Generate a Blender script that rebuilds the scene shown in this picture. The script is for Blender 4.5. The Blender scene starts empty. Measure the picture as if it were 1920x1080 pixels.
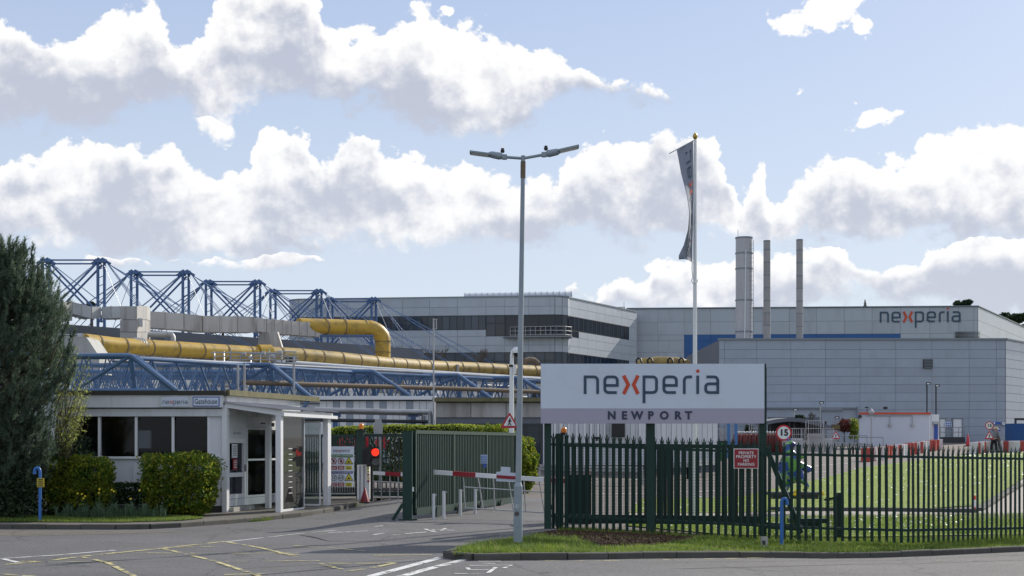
import bpy, math, random
import numpy as np
from mathutils import Vector, Matrix
from mathutils.geometry import delaunay_2d_cdt
random.seed(7); rng = np.random.default_rng(7)
R = math.radians
SC = bpy.context.scene
COL = SC.collection
F = 2667.0; HZ = 835.0; EYE = 2.05           # focal length in photo pixels, horizon row, eye height

# ------------------------------------------------------------------ camera
cam = bpy.data.cameras.new('camera'); camo = bpy.data.objects.new('camera', cam); COL.objects.link(camo)
camo.location = (0, 0, EYE); camo.rotation_euler = (R(90), 0, 0)
cam.sensor_width = 36; cam.lens = 36 * F / 1920; cam.shift_y = (HZ - 540) / 1920
cam.clip_start = 0.1; cam.clip_end = 6000
SC.camera = camo

# ------------------------------------------------------------------ light
SUN_EL, SUN_AZ = 28.0, 40.0                  # azimuth from +Y towards +X
sv = Vector((math.sin(R(SUN_AZ)) * math.cos(R(SUN_EL)), math.cos(R(SUN_AZ)) * math.cos(R(SUN_EL)), math.sin(R(SUN_EL))))
sun = bpy.data.lights.new('sun', 'SUN'); sun.energy = 4.6; sun.angle = R(0.5); sun.color = (1, .93, .82)
suno = bpy.data.objects.new('sun', sun); COL.objects.link(suno)
suno.rotation_euler = sv.to_track_quat('Z', 'Y').to_euler(); suno.location = (20, 20, 30)
SC.view_settings.view_transform = 'Standard'; SC.view_settings.look = 'None'
SC.view_settings.exposure = 0.16; SC.view_settings.gamma = 1; SC.view_settings.use_curve_mapping = False
SC.cycles.max_bounces = 6; SC.cycles.diffuse_bounces = 3; SC.cycles.glossy_bounces = 3
SC.cycles.transparent_max_bounces = 12; SC.cycles.caustics_reflective = False; SC.cycles.caustics_refractive = False

world = bpy.data.worlds.new('World'); SC.world = world; world.use_nodes = True
# cloud banks as (photo x, top y) and (photo x, bottom y); turned into azimuth and elevation below
BANKS = [
 ([(-60,40),(0,42),(40,36),(85,62),(130,72),(190,50),(240,14),(300,16),(312,60),(335,86),(372,62),(392,20),(400,-20),(480,-60),(560,-30),(604,10),(615,48),(640,62),(700,40),(790,22),(850,46),(930,44),(1000,84),(1080,112),(1120,142),(1200,150),(1290,172),(1330,260),(1420,300)],
  [(-60,255),(0,250),(110,246),(230,232),(290,216),(345,205),(380,255),(420,262),(440,222),(480,198),(560,202),(640,214),(700,226),(780,258),(850,276),(950,280),(1000,236),(1040,200),(1100,184),(1180,186),(1240,202),(1290,182),(1330,230),(1420,270)], 34, .85),
 ([(-60,330),(0,310),(25,298),(60,305),(110,270),(140,256),(220,262),(300,280),(390,306),(455,312),(482,286),(496,238),(545,236),(575,250),(592,288),(622,290),(650,246),(700,254),(722,292),(760,292),(790,276),(806,308),(870,300),(930,314),(965,346),(1040,346),(1062,300),(1095,264),(1150,250),(1200,262),(1240,245),(1290,240),(1350,262),(1425,288),(1436,330),(1400,352),(1380,388),(1440,384),(1490,358),(1512,306),(1560,296),(1640,298),(1700,290),(1735,258),(1790,232),(1840,222),(1980,236)],
  [(-60,474),(100,470),(200,488),(300,500),(480,498),(570,492),(610,470),(650,456),(720,470),(860,476),(950,482),(1050,462),(1150,466),(1250,468),(1340,454),(1400,468),(1480,476),(1560,474),(1700,470),(1800,466),(1980,470)], 34, 1.0),
 ([(-60,600),(1020,600),(1062,535),(1090,530),(1125,560),(1160,530),(1215,515),(1225,480),(1270,478),(1300,505),(1380,484),(1440,462),(1560,456),(1600,480),(1660,490),(1740,462),(1800,442),(1980,430)],
  [(-60,560),(1020,560),(1062,578),(1110,578),(1200,590),(1300,600),(1400,600),(1500,590),(1600,565),(1700,590),(1980,612)], 26, .95),
 ([(-60,508),(40,506),(90,482),(200,474),(300,478),(420,466),(540,458),(590,478),(640,512),(1980,512)],
  [(-60,480),(40,482),(90,502),(200,508),(300,502),(420,507),(500,522),(590,500),(640,484),(1980,484)], 26, .55)]
WISPS = [(1488,47,52,26,0,.8),(1578,14,66,44,0,.95),(1618,48,38,32,25,.8),(1650,222,95,28,-8,.62),(1500,178,40,20,-30,.42),(1608,190,44,18,30,.35),(400,245,60,34,15,.75),(1245,495,55,22,0,.7),(845,15,40,16,-20,.4)]
def azel(px, py):
    return math.atan((px - 960) / F), math.atan((HZ - py) / math.hypot(F, px - 960))
K = 26.67                                     # one unit in the cloud field = about 100 photo pixels

def N(t, kind, **kw):
    n = t.nodes.new(kind)
    for k, v in kw.items():
        if k == 'op': n.operation = v
        elif k.startswith('i_'): n.inputs[int(k[2:])].default_value = v
        else: setattr(n, k, v)
    return n
def mth(t, op, a, b=None, c=None, clamp=False):
    n = t.nodes.new('ShaderNodeMath'); n.operation = op; n.use_clamp = clamp
    for i, v in enumerate((a, b, c)):
        if v is None: continue
        if isinstance(v, (int, float)): n.inputs[i].default_value = v
        else: t.links.new(v, n.inputs[i])
    return n.outputs[0]
def vm(t, op, a, b=None):
    n = t.nodes.new('ShaderNodeVectorMath'); n.operation = op
    for i, v in enumerate((a, b)):
        if v is None: continue
        if isinstance(v, (tuple, list)): n.inputs[i].default_value = v
        elif isinstance(v, (int, float)): n.inputs['Scale'].default_value = v
        else: t.links.new(v, n.inputs[i])
    return n.outputs['Value'] if op in ('LENGTH', 'DOT_PRODUCT') else n.outputs[0]
def sstep(t, x, a, b, lo=0.0, hi=1.0):
    n = t.nodes.new('ShaderNodeMapRange'); n.interpolation_type = 'SMOOTHSTEP'
    n.inputs[1].default_value = a; n.inputs[2].default_value = b; n.inputs[3].default_value = lo; n.inputs[4].default_value = hi
    t.links.new(x, n.inputs[0]); return n.outputs[0]
def noise(t, vec, scale, detail=4, rough=.5, color=False, lac=2.0):
    n = t.nodes.new('ShaderNodeTexNoise'); n.inputs['Scale'].default_value = scale; n.inputs['Detail'].default_value = detail
    n.inputs['Roughness'].default_value = rough; n.inputs['Lacunarity'].default_value = lac
    t.links.new(vec, n.inputs['Vector']); return n.outputs['Color' if color else 'Fac']
def mixc(t, fac, a, b, mode='MIX'):
    n = t.nodes.new('ShaderNodeMix'); n.data_type = 'RGBA'; n.blend_type = mode
    for s, v in ((n.inputs[0], fac), (n.inputs[6], a), (n.inputs[7], b)):
        if isinstance(v, (int, float)): s.default_value = v
        elif isinstance(v, (tuple, list)): s.default_value = (*v[:3], 1)
        else: t.links.new(v, s)
    return n.outputs[2]

def cloud_group():
    g = bpy.data.node_groups.new('cloud_density', 'ShaderNodeTree')
    g.interface.new_socket('P', in_out='INPUT', socket_type='NodeSocketVector')      # azimuth, elevation
    g.interface.new_socket('D', in_out='INPUT', socket_type='NodeSocketVector')      # direction
    g.interface.new_socket('Mask', in_out='OUTPUT', socket_type='NodeSocketFloat')
    g.interface.new_socket('Dens', in_out='OUTPUT', socket_type='NodeSocketFloat')
    g.interface.new_socket('Height', in_out='OUTPUT', socket_type='NodeSocketFloat')
    g.interface.new_socket('Puff', in_out='OUTPUT', socket_type='NodeSocketFloat')
    gi = g.nodes.new('NodeGroupInput'); go = g.nodes.new('NodeGroupOutput')
    P, D = gi.outputs[0], gi.outputs[1]
    w = noise(g, D, 1.6, 3, .5, color=True)
    w = vm(g, 'SCALE', vm(g, 'SUBTRACT', w, (.5, .5, .5)), .5)
    Pw = vm(g, 'ADD', P, w)
    sp = g.nodes.new('ShaderNodeSeparateXYZ'); g.links.new(Pw, sp.inputs[0])
    xn = mth(g, 'MULTIPLY_ADD', sp.outputs[0], 1 / 20.0, .5)
    acc = None; H = None
    def curve(pts, high):
        c = g.nodes.new('ShaderNodeFloatCurve'); cm = c.mapping; cv = cm.curves[0]
        cm.use_clip = True; cm.clip_min_x = 0; cm.clip_max_x = 1; cm.clip_min_y = -1; cm.clip_max_y = 2
        pp = []
        for (px, py) in pts:
            a, e = azel(px, py); pp.append((min(1, max(0, a * K / 20 + .5)), e * K / 10))
        cv.points[0].location = pp[0]; cv.points[1].location = pp[-1]
        for p_ in pp[1:-1]: cv.points.new(*p_)
        for p_ in cv.points: p_.handle_type = 'VECTOR'
        cm.update(); g.links.new(xn, c.inputs['Value']); return mth(g, 'MULTIPLY', c.outputs[0], 10.0)
    for top, bot, sc_, wt in BANKS:
        tp = mth(g, 'MULTIPLY', mth(g, 'SUBTRACT', curve(top, 1), sp.outputs[1]), 100 / sc_ * .55)
        bt = mth(g, 'MULTIPLY', mth(g, 'SUBTRACT', sp.outputs[1], curve(bot, 0)), 100 / sc_ * .55)
        v = mth(g, 'MINIMUM', mth(g, 'SMOOTH_MIN', tp, bt, .5), wt)
        hh = mth(g, 'DIVIDE', mth(g, 'MAXIMUM', bt, 0.0), mth(g, 'ADD', mth(g, 'ADD', mth(g, 'MAXIMUM', tp, 0.0), mth(g, 'MAXIMUM', bt, 0.0)), .01))
        H = hh if H is None else mth(g, 'ADD', H, mth(g, 'MULTIPLY', mth(g, 'SUBTRACT', hh, H), mth(g, 'GREATER_THAN', v, acc)))
        acc = v if acc is None else mth(g, 'SMOOTH_MAX', acc, v, .2)
    for (cx, cy, rx, ry, rot, wt) in WISPS:
        a, e = azel(cx, cy)
        m = g.nodes.new('ShaderNodeMapping'); m.vector_type = 'TEXTURE'
        m.inputs['Location'].default_value = (a * K, e * K, 0); m.inputs['Rotation'].default_value = (0, 0, -R(rot))
        m.inputs['Scale'].default_value = (rx / 100, ry / 100, 1)
        g.links.new(Pw, m.inputs['Vector'])
        vv = mth(g, 'SUBTRACT', wt, vm(g, 'LENGTH', m.outputs[0])); H = mth(g, 'MAXIMUM', H, mth(g, 'MULTIPLY', mth(g, 'GREATER_THAN', vv, acc), .48)); acc = mth(g, 'MAXIMUM', acc, vv)
    # elsewhere round the sky the same kind of broken cloud goes on
    sx = g.nodes.new('ShaderNodeSeparateXYZ'); g.links.new(P, sx.inputs[0])
    far = mth(g, 'MAXIMUM', sstep(g, mth(g, 'ABSOLUTE', sx.outputs[0]), 10.3, 13), sstep(g, sx.outputs[1], 8.6, 10.5))
    bn = vm(g, 'MULTIPLY', D, (1, 1, 1.8))
    big = mth(g, 'MULTIPLY_ADD', noise(g, bn, .22, 3, .5), 4.0, -2.0)
    acc = mth(g, 'MULTIPLY_ADD', mth(g, 'SUBTRACT', big, acc), far, acc)
    acc = mth(g, 'MAXIMUM', acc, -1.0)
    Dn = vm(g, 'MULTIPLY', D, (1, 1, 1.25))
    f1 = noise(g, Dn, 1.0, 8, .6)
    Dw = vm(g, 'ADD', Dn, vm(g, 'SCALE', vm(g, 'SUBTRACT', noise(g, D, 3.0, 3, .6, color=True), (.5, .5, .5)), .35))
    vo = g.nodes.new('ShaderNodeTexVoronoi'); vo.feature = 'F1'; vo.inputs['Scale'].default_value = 2.1
    vo.inputs['Detail'].default_value = 2.5; vo.inputs['Roughness'].default_value = .55; g.links.new(Dw, vo.inputs['Vector'])
    puff = mth(g, 'SUBTRACT', .8, vo.outputs['Distance'])
    d = mth(g, 'ADD', acc, mth(g, 'ADD', mth(g, 'MULTIPLY_ADD', f1, 1.9, -.68), mth(g, 'MULTIPLY', mth(g, 'SUBTRACT', puff, .3), .55)))
    H = mth(g, 'MULTIPLY_ADD', mth(g, 'SUBTRACT', mth(g, 'MULTIPLY', f1, 1.1), H), far, H)
    g.links.new(acc, go.inputs[0]); g.links.new(d, go.inputs[1]); g.links.new(H, go.inputs[2]); g.links.new(puff, go.inputs[3])
    return g
def build_world():
    t = world.node_tree; t.nodes.clear()
    out = t.nodes.new('ShaderNodeOutputWorld'); bg = t.nodes.new('ShaderNodeBackground'); t.links.new(bg.outputs[0], out.inputs[0])
    bg.inputs[1].default_value = 0.1
    tc = t.nodes.new('ShaderNodeTexCoord'); dirv = vm(t, 'NORMALIZE', tc.outputs['Generated'])
    sep = t.nodes.new('ShaderNodeSeparateXYZ'); t.links.new(dirv, sep.inputs[0])
    az = mth(t, 'ARCTAN2', sep.outputs[0], sep.outputs[1]); el = mth(t, 'ARCSINE', sep.outputs[2])
    cb = t.nodes.new('ShaderNodeCombineXYZ')
    t.links.new(mth(t, 'MULTIPLY', az, K), cb.inputs[0]); t.links.new(mth(t, 'MULTIPLY', el, K), cb.inputs[1])
    D = vm(t, 'SCALE', dirv, K); P = cb.outputs[0]
    g = cloud_group()
    def ev(p, d):
        n = t.nodes.new('ShaderNodeGroup'); n.node_tree = g; t.links.new(p, n.inputs[0]); t.links.new(d, n.inputs[1]); return n.outputs
    m0, d0, H0, p0 = ev(P, D)
    sky = t.nodes.new('ShaderNodeTexSky'); sky.sky_type = 'NISHITA'; sky.sun_disc = False
    sky.sun_elevation = R(SUN_EL); sky.sun_rotation = R(SUN_AZ); sky.air_density = 1.0; sky.dust_density = .6; sky.ozone_density = 1.5
    # thin bright haze towards the horizon (values are divided by the background strength)
    hz = sstep(t, el, .0, .42, 1.0, 0.0)
    skyc = mixc(t, mth(t, 'MULTIPLY_ADD', hz, .30, .62), sky.outputs[0], mixc(t, hz, (4.6, 5.6, 8.0), (6.4, 7.1, 8.0)))
    alpha = sstep(t, mth(t, 'DIVIDE', d0, sstep(t, H0, .15, .75, .75, .20)), .0, 1.0)
    # broad shade: white towards the sunlit tops, grey in the thick body, with large soft patches
    n0 = noise(t, D, .42, 2, .4)
    n1 = noise(t, vm(t, 'ADD', D, (.12, 0, .20)), 1.5, 5, .55); n2 = noise(t, D, 1.5, 5, .55)
    rim = sstep(t, d0, .25, 1.1, 1.0, .0)
    lit = mth(t, 'MULTIPLY_ADD', H0, 1.15, mth(t, 'MULTIPLY_ADD', n0, 3.0, -1.62))
    lit = mth(t, 'ADD', lit, mth(t, 'MULTIPLY', rim, mth(t, 'MULTIPLY_ADD', H0, .55, .12)))
    lit = mth(t, 'ADD', lit, mth(t, 'MULTIPLY', mth(t, 'SUBTRACT', n2, n1), 1.9))
    lit = mth(t, 'ADD', lit, mth(t, 'MULTIPLY', mth(t, 'SUBTRACT', p0, .42), .38))
    lit = sstep(t, lit, -.15, 1.0)
    cc = mixc(t, lit, (4.4, 4.75, 5.8), (9.4, 9.3, 9.2))
    cc = mixc(t, mth(t, 'MULTIPLY', hz, .30), cc, (7.9, 8.3, 8.9))
    col = mixc(t, alpha, skyc, cc)
    # below the horizon: dull ground light
    col = mixc(t, sstep(t, sep.outputs[2], -.06, -.01), (1.2, 1.2, 1.1), col)
    t.links.new(col, bg.inputs[0])
build_world()
world.cycles.sampling_method = 'MANUAL'; world.cycles.sample_map_resolution = 512

# ------------------------------------------------------------------ ground heights
def ss(a, b, x):
    t = min(1, max(0, (x - a) / (b - a))) if b != a else float(x > a); return t * t * (3 - 2 * t)
def gz(x, y):
    z = .026 * max(0, y - 42) if y < 165 else 3.2
    if 38 < y < 46: z = .026 * (y - 38) ** 2 / 16
    z += -.33 * ss(0, 9, x) * (1 - ss(48, 80, y))
    return z
def rz(x, y):
    w = max(ss(-3.5, -5.5, x) * (1 - ss(50, 56, y)), 1 - ss(30, 38, y - max(0, x) * .55))
    return gz(x, y) - .12 * w
def S(px, py, Y):                              # photo pixel at depth Y -> place
    s = F / Y; return Vector(((px - 960) / s, Y, EYE + (HZ - py) / s))
def G(px, py, f=gz, off=0.0):                  # photo pixel -> place on the ground
    lo, hi = 12.0, 400.0
    for _ in range(40):
        y = (lo + hi) / 2; x = (px - 960) * y / F
        if HZ + (EYE - f(x, y) - off) * F / y > py: lo = y
        else: hi = y
    return Vector((x, y, f(x, y) + off))

# ------------------------------------------------------------------ materials
def mat(name, col, rough=.7, metal=0.0, var=.12, scale=2.0, bump=0.0, bscale=40, dirt=None, dirtamt=.4, dscale=1.2, rnd=0.0, spec=.5, coord='Object', streak=False, emit=None, detail=5):
    m = bpy.data.materials.new(name); m.use_nodes = True; t = m.node_tree
    b = t.nodes['Principled BSDF']
    tc = t.nodes.new('ShaderNodeTexCoord'); v = tc.outputs['Object']
    if coord == 'World':
        ge = t.nodes.new('ShaderNodeNewGeometry'); v = ge.outputs['Position']
    oi = t.nodes.new('ShaderNodeObjectInfo')
    off = t.nodes.new('ShaderNodeCombineXYZ')
    t.links.new(mth(t, 'MULTIPLY', oi.outputs['Random'], 37.0), off.inputs[0]); t.links.new(mth(t, 'MULTIPLY', oi.outputs['Random'], 91.0), off.inputs[1])
    vo = vm(t, 'ADD', v, off.outputs[0]) if coord != 'World' else v
    n = noise(t, vo, scale, detail, .6)
    f = mth(t, 'MULTIPLY_ADD', n, 2 * var, 1 - var)
    if rnd: f = mth(t, 'MULTIPLY', f, mth(t, 'MULTIPLY_ADD', oi.outputs['Random'], 2 * rnd, 1 - rnd))
    cb = t.nodes.new('ShaderNodeCombineXYZ')
    for i in range(3): t.links.new(f, cb.inputs[i])
    c = vm(t, 'MULTIPLY', cb.outputs[0], tuple(col[:3]))
    if dirt:
        dv = vm(t, 'MULTIPLY', vo, (1, 1, .12)) if streak else vo
        d = sstep(t, noise(t, dv, dscale, 6, .65), .45, .75, 0, dirtamt)
        c = mixc(t, d, c, dirt)
    t.links.new(c, b.inputs['Base Color'])
    b.inputs['Roughness'].default_value = rough; b.inputs['Metallic'].default_value = metal; b.inputs['Specular IOR Level'].default_value = spec
    if bump:
        bn = t.nodes.new('ShaderNodeBump'); bn.inputs['Strength'].default_value = bump; bn.inputs['Distance'].default_value = .02
        t.links.new(noise(t, vo, bscale, 5, .6), bn.inputs['Height']); t.links.new(bn.outputs[0], b.inputs['Normal'])
    if emit:
        b.inputs['Emission Color'].default_value = (*emit[0], 1); b.inputs['Emission Strength'].default_value = emit[1]
    return m
def leafmat(name, c1, c2, c3, trans=.45, scale=1.2, rough=.6):
    m = bpy.data.materials.new(name); m.use_nodes = True; t = m.node_tree; t.nodes.clear()
    o = t.nodes.new('ShaderNodeOutputMaterial')
    ge = t.nodes.new('ShaderNodeNewGeometry')
    f = sstep(t, noise(t, ge.outputs['Position'], scale, 3, .6), .35, .65)
    c = mixc(t, f, c1, c2)
    c = mixc(t, sstep(t, ge.outputs['Random Per Island'], .55, 1.0), c, c3)
    d = t.nodes.new('ShaderNodeBsdfPrincipled'); t.links.new(c, d.inputs['Base Color']); d.inputs['Roughness'].default_value = rough; d.inputs['Specular IOR Level'].default_value = .3
    tr = t.nodes.new('ShaderNodeBsdfTranslucent'); t.links.new(vm(t, 'SCALE', c, 1.5), tr.inputs[0])
    mx = t.nodes.new('ShaderNodeMixShader'); mx.inputs[0].default_value = trans
    t.links.new(d.outputs[0], mx.inputs[1]); t.links.new(tr.outputs[0], mx.inputs[2]); t.links.new(mx.outputs[0], o.inputs[0])
    return m
def asphaltmat(name, base, patch=.25):
    m = bpy.data.materials.new(name); m.use_nodes = True; t = m.node_tree; b = t.nodes['Principled BSDF']
    ge = t.nodes.new('ShaderNodeNewGeometry'); v = ge.outputs['Position']
    n1 = mth(t, 'MULTIPLY_ADD', noise(t, v, 17, 4, .85), .6, mth(t, 'MULTIPLY', noise(t, v, 45, 3, .75), .4)); n2 = noise(t, v, .35, 5, .6); n3 = noise(t, v, 2.2, 5, .6)
    f = mth(t, 'MULTIPLY', mth(t, 'MULTIPLY_ADD', n1, 4.2, -1.1), mth(t, 'MULTIPLY_ADD', n2, 2 * patch, 1 - patch))
    f = mth(t, 'MULTIPLY', f, mth(t, 'MULTIPLY_ADD', n3, .3, .85))
    # cracks and sealed joints
    vo = t.nodes.new('ShaderNodeTexVoronoi'); vo.feature = 'DISTANCE_TO_EDGE'; vo.inputs['Scale'].default_value = .22
    t.links.new(vm(t, 'ADD', v, vm(t, 'SCALE', noise(t, v, .8, 4, .6, color=True), 1.6)), vo.inputs['Vector'])
    f = mth(t, 'MULTIPLY', f, sstep(t, vo.outputs['Distance'], .0, .012, .55, 1.0))
    cb = t.nodes.new('ShaderNodeCombineXYZ')
    for i in range(3): t.links.new(f, cb.inputs[i])
    t.links.new(vm(t, 'MULTIPLY', cb.outputs[0], tuple(base)), b.inputs['Base Color'])
    b.inputs['Roughness'].default_value = .85; b.inputs['Specular IOR Level'].default_value = .35
    bn = t.nodes.new('ShaderNodeBump'); bn.inputs['Strength'].default_value = .6; bn.inputs['Distance'].default_value = .01
    t.links.new(noise(t, v, 60, 3, .7), bn.inputs['Height']); t.links.new(bn.outputs[0], b.inputs['Normal'])
    return m
def paintmat(name, col, wear=.5, scale=3.0):
    m = bpy.data.materials.new(name); m.use_nodes = True; t = m.node_tree; b = t.nodes['Principled BSDF']; o = t.nodes['Material Output']
    ge = t.nodes.new('ShaderNodeNewGeometry'); v = ge.outputs['Position']
    a = mth(t, 'ADD', noise(t, v, scale, 4, .6), mth(t, 'MULTIPLY', mth(t, 'SUBTRACT', noise(t, v, 30, 3, .7), .5), .6))
    f = sstep(t, a, wear - .07, wear + .05)
    b.inputs['Base Color'].default_value = (*col, 1); b.inputs['Roughness'].default_value = .7
    tr = t.nodes.new('ShaderNodeBsdfTransparent'); mx = t.nodes.new('ShaderNodeMixShader')
    t.links.new(f, mx.inputs[0]); t.links.new(tr.outputs[0], mx.inputs[1]); t.links.new(b.outputs[0], mx.inputs[2]); t.links.new(mx.outputs[0], o.inputs[0])
    return m
def grassmat(name, c1, c2, c3, daisies=0.0, soil=None):
    m = bpy.data.materials.new(name); m.use_nodes = True; t = m.node_tree; b = t.nodes['Principled BSDF']
    ge = t.nodes.new('ShaderNodeNewGeometry'); v = ge.outputs['Position']
    c = mixc(t, sstep(t, noise(t, v, .5, 4, .6), .35, .65), c1, c2)
    c = mixc(t, sstep(t, noise(t, v, 9, 4, .8), .45, .7), c, c3)
    if soil: c = mixc(t, sstep(t, noise(t, v, .9, 4, .6), .6, .68), c, soil)
    if daisies:
        vo = t.nodes.new('ShaderNodeTexVoronoi'); vo.inputs['Scale'].default_value = 3.4; t.links.new(v, vo.inputs['Vector'])
        dm = mth(t, 'MULTIPLY', sstep(t, vo.outputs['Distance'], .10, .16, 1, 0), sstep(t, noise(t, v, .35, 3, .5), .5, .6))
        c = mixc(t, mth(t, 'MULTIPLY', dm, daisies), c, (.75, .78, .7))
    t.links.new(c, b.inputs['Base Color']); b.inputs['Roughness'].default_value = .8; b.inputs['Specular IOR Level'].default_value = .2
    bn = t.nodes.new('ShaderNodeBump'); bn.inputs['Strength'].default_value = 1; bn.inputs['Distance'].default_value = .06
    t.links.new(noise(t, v, 14, 4, .7), bn.inputs['Height']); t.links.new(bn.outputs[0], b.inputs['Normal'])
    return m
def glassmat(name, tint=(.55, .6, .6), clear=.8, gloss=.9):
    m = bpy.data.materials.new(name); m.use_nodes = True; t = m.node_tree; t.nodes.clear()
    o = t.nodes.new('ShaderNodeOutputMaterial'); tr = t.nodes.new('ShaderNodeBsdfTransparent'); tr.inputs[0].default_value = (*tint, 1)
    gl = t.nodes.new('ShaderNodeBsdfGlossy'); gl.inputs['Roughness'].default_value = .03; gl.inputs[0].default_value = (gloss, gloss, gloss, 1)
    fr = t.nodes.new('ShaderNodeFresnel'); fr.inputs[0].default_value = 1.5
    d = t.nodes.new('ShaderNodeBsdfDiffuse'); d.inputs[0].default_value = (.35, .4, .4, 1)
    m1 = t.nodes.new('ShaderNodeMixShader'); m1.inputs[0].default_value = 1 - clear
    t.links.new(tr.outputs[0], m1.inputs[1]); t.links.new(d.outputs[0], m1.inputs[2])
    m2 = t.nodes.new('ShaderNodeMixShader'); t.links.new(fr.outputs[0], m2.inputs[0]); t.links.new(m1.outputs[0], m2.inputs[1]); t.links.new(gl.outputs[0], m2.inputs[2])
    t.links.new(m2.outputs[0], o.inputs[0]); return m

M = {}
M['asphalt'] = asphaltmat('asphalt', (.112, .111, .114), .36)
M['asphalt_site'] = asphaltmat('asphalt_site', (.135, .118, .11), .15)
M['footway'] = asphaltmat('footway', (.13, .12, .105), .2)
M['kerb'] = mat('kerb_concrete', (.095, .092, .082), .9, var=.25, scale=6, bump=.6, rnd=.15, dirt=(.05, .055, .03), dirtamt=.6, dscale=3)
M['grass'] = grassmat('grass', (.065, .12, .018), (.105, .16, .027), (.045, .075, .012), 0, (.085, .07, .04))
M['lawn'] = grassmat('lawn', (.16, .235, .02), (.21, .28, .026), (.09, .14, .018), .6)
M['earth'] = mat('earth', (.075, .055, .035), .95, var=.4, scale=5, bump=.8, coord='World')
M['soil'] = mat('soil', (.05, .03, .02), .95, var=.5, scale=4, bump=1, coord='World')
M['ground'] = grassmat('ground', (.06, .09, .02), (.09, .11, .03), (.05, .07, .015))
M['white_line'] = paintmat('white_road_paint', (.62, .62, .6), .44)
M['yellow_line'] = paintmat('yellow_road_paint', (.52, .46, .22), .49)
M['yellow_faint'] = paintmat('faded_yellow_paint', (.42, .38, .2), .53)
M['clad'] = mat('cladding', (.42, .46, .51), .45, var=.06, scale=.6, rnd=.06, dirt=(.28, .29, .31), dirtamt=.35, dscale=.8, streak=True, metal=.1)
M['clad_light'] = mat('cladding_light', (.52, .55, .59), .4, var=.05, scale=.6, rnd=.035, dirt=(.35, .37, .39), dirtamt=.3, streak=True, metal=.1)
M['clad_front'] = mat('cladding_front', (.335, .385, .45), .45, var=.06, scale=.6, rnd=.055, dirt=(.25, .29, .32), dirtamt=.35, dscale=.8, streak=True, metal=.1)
M['joint'] = mat('dark_joint', (.14, .155, .18), .8, var=.1)
M['flash'] = mat('grey_flashing', (.22, .25, .28), .5, var=.08, metal=.3)
M['bluepanel'] = mat('blue_panel', (.015, .10, .30), .45, var=.08, rnd=.05)
M['glass_dark'] = mat('dark_window_glass', (.012, .018, .03), .06, var=.4, scale=.5, rnd=.3, spec=.45)
M['glass_office'] = mat('office_window_glass', (.03, .045, .065), .07, var=.5, scale=.4, rnd=.5, spec=.5)
M['glass'] = glassmat('porch_glass', (.72, .78, .78), .93)
M['glass_hut'] = glassmat('hut_glass', (.42, .43, .45), .995, .4)
M['frame_dark'] = mat('dark_frame', (.03, .035, .04), .5)
M['white'] = mat('white_paint', (.70, .72, .75), .5, var=.07, dirt=(.32, .32, .28), dirtamt=.45, dscale=1.5, streak=True)
M['whiteclean'] = mat('white_plastic', (.78, .79, .80), .4, var=.03)
M['signwhite'] = mat('white_sign_face', (.64, .71, .82), .35, var=.02, scale=.5, dirt=(.45, .48, .52), dirtamt=.25, dscale=.9)
M['signmauve'] = mat('mauve_sign_band', (.41, .38, .48), .35, var=.02, scale=.5)
M['navy'] = mat('navy_print', (.028, .065, .115), .4, var=.03)
M['navy2'] = mat('navy_lettering', (.03, .04, .08), .4, var=.03)
M['black'] = mat('black_paint', (.012, .012, .013), .5, var=.1)
M['orangered'] = mat('orange_red_print', (.62, .065, .02), .4, var=.03)
M['red'] = mat('red_sign', (.30, .012, .022), .45, var=.08)
M['redface'] = mat('red_sign_border', (.5, .015, .03), .4, var=.05)
M['blue_print'] = mat('blue_print', (.03, .10, .42), .4, var=.05)
M['green_print'] = mat('green_print', (.03, .17, .06), .4, var=.05)
M['purple_print'] = mat('purple_print', (.05, .04, .25), .4, var=.05)
M['yellow_print'] = mat('yellow_print', (.62, .55, .04), .4, var=.05)
M['green'] = mat('green_steel', (.006, .034, .026), .5, var=.2, rnd=.12, dirt=(.015, .04, .03), dirtamt=.3, spec=.4)
M['green_dark'] = mat('dark_green_steel', (.005, .026, .02), .5, var=.2, rnd=.1)
M['blue_steel'] = mat('blue_steel', (.075, .15, .285), .3, var=.2, dirt=(.16, .2, .26), dirtamt=.4, dscale=.8, rnd=.1)
M['blue_mast'] = mat('blue_mast_steel', (.055, .12, .27), .38, var=.15, rnd=.08)
M['yellow_pipe'] = mat('yellow_pipe', (.46, .29, .035), .5, var=.22, scale=.7, dirt=(.14, .10, .04), dirtamt=.85, dscale=.9, bump=.15, bscale=3)
M['yellow_old'] = mat('weathered_yellow_pipe', (.37, .26, .075), .6, var=.28, scale=.8, dirt=(.10, .075, .04), dirtamt=.9, dscale=1.0, bump=.15, bscale=3)
M['galv'] = mat('galvanised_steel', (.40, .41, .42), .45, metal=.4, var=.15, dirt=(.16, .15, .14), dirtamt=.45, rnd=.1, scale=1)
M['duct'] = mat('duct_sheet', (.43, .42, .41), .55, metal=.2, var=.16, dirt=(.15, .13, .11), dirtamt=.75, dscale=.9, rnd=.14, scale=.8, streak=True)
M['concrete'] = mat('concrete', (.40, .40, .38), .9, var=.15, dirt=(.2, .19, .16), dirtamt=.4, bump=.3, streak=True)
M['roofdark'] = mat('dark_roof_edge', (.05, .048, .04), .85, var=.2)
M['moss'] = mat('mossy_felt', (.17, .155, .085), .9, var=.3, scale=4, bump=.6, dirt=(.06, .08, .02), dirtamt=.7, dscale=3)
M['lamp'] = mat('painted_lamp_steel', (.27, .32, .36), .5, metal=.2, var=.12, dirt=(.4, .42, .42), dirtamt=.3, dscale=2)
M['rust'] = mat('rusty_sleeve', (.17, .13, .09), .85, var=.45, scale=12)
M['stack'] = mat('stack_steel', (.44, .44, .46), .5, metal=.2, var=.1, dirt=(.3, .28, .27), dirtamt=.4, streak=True)
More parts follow.
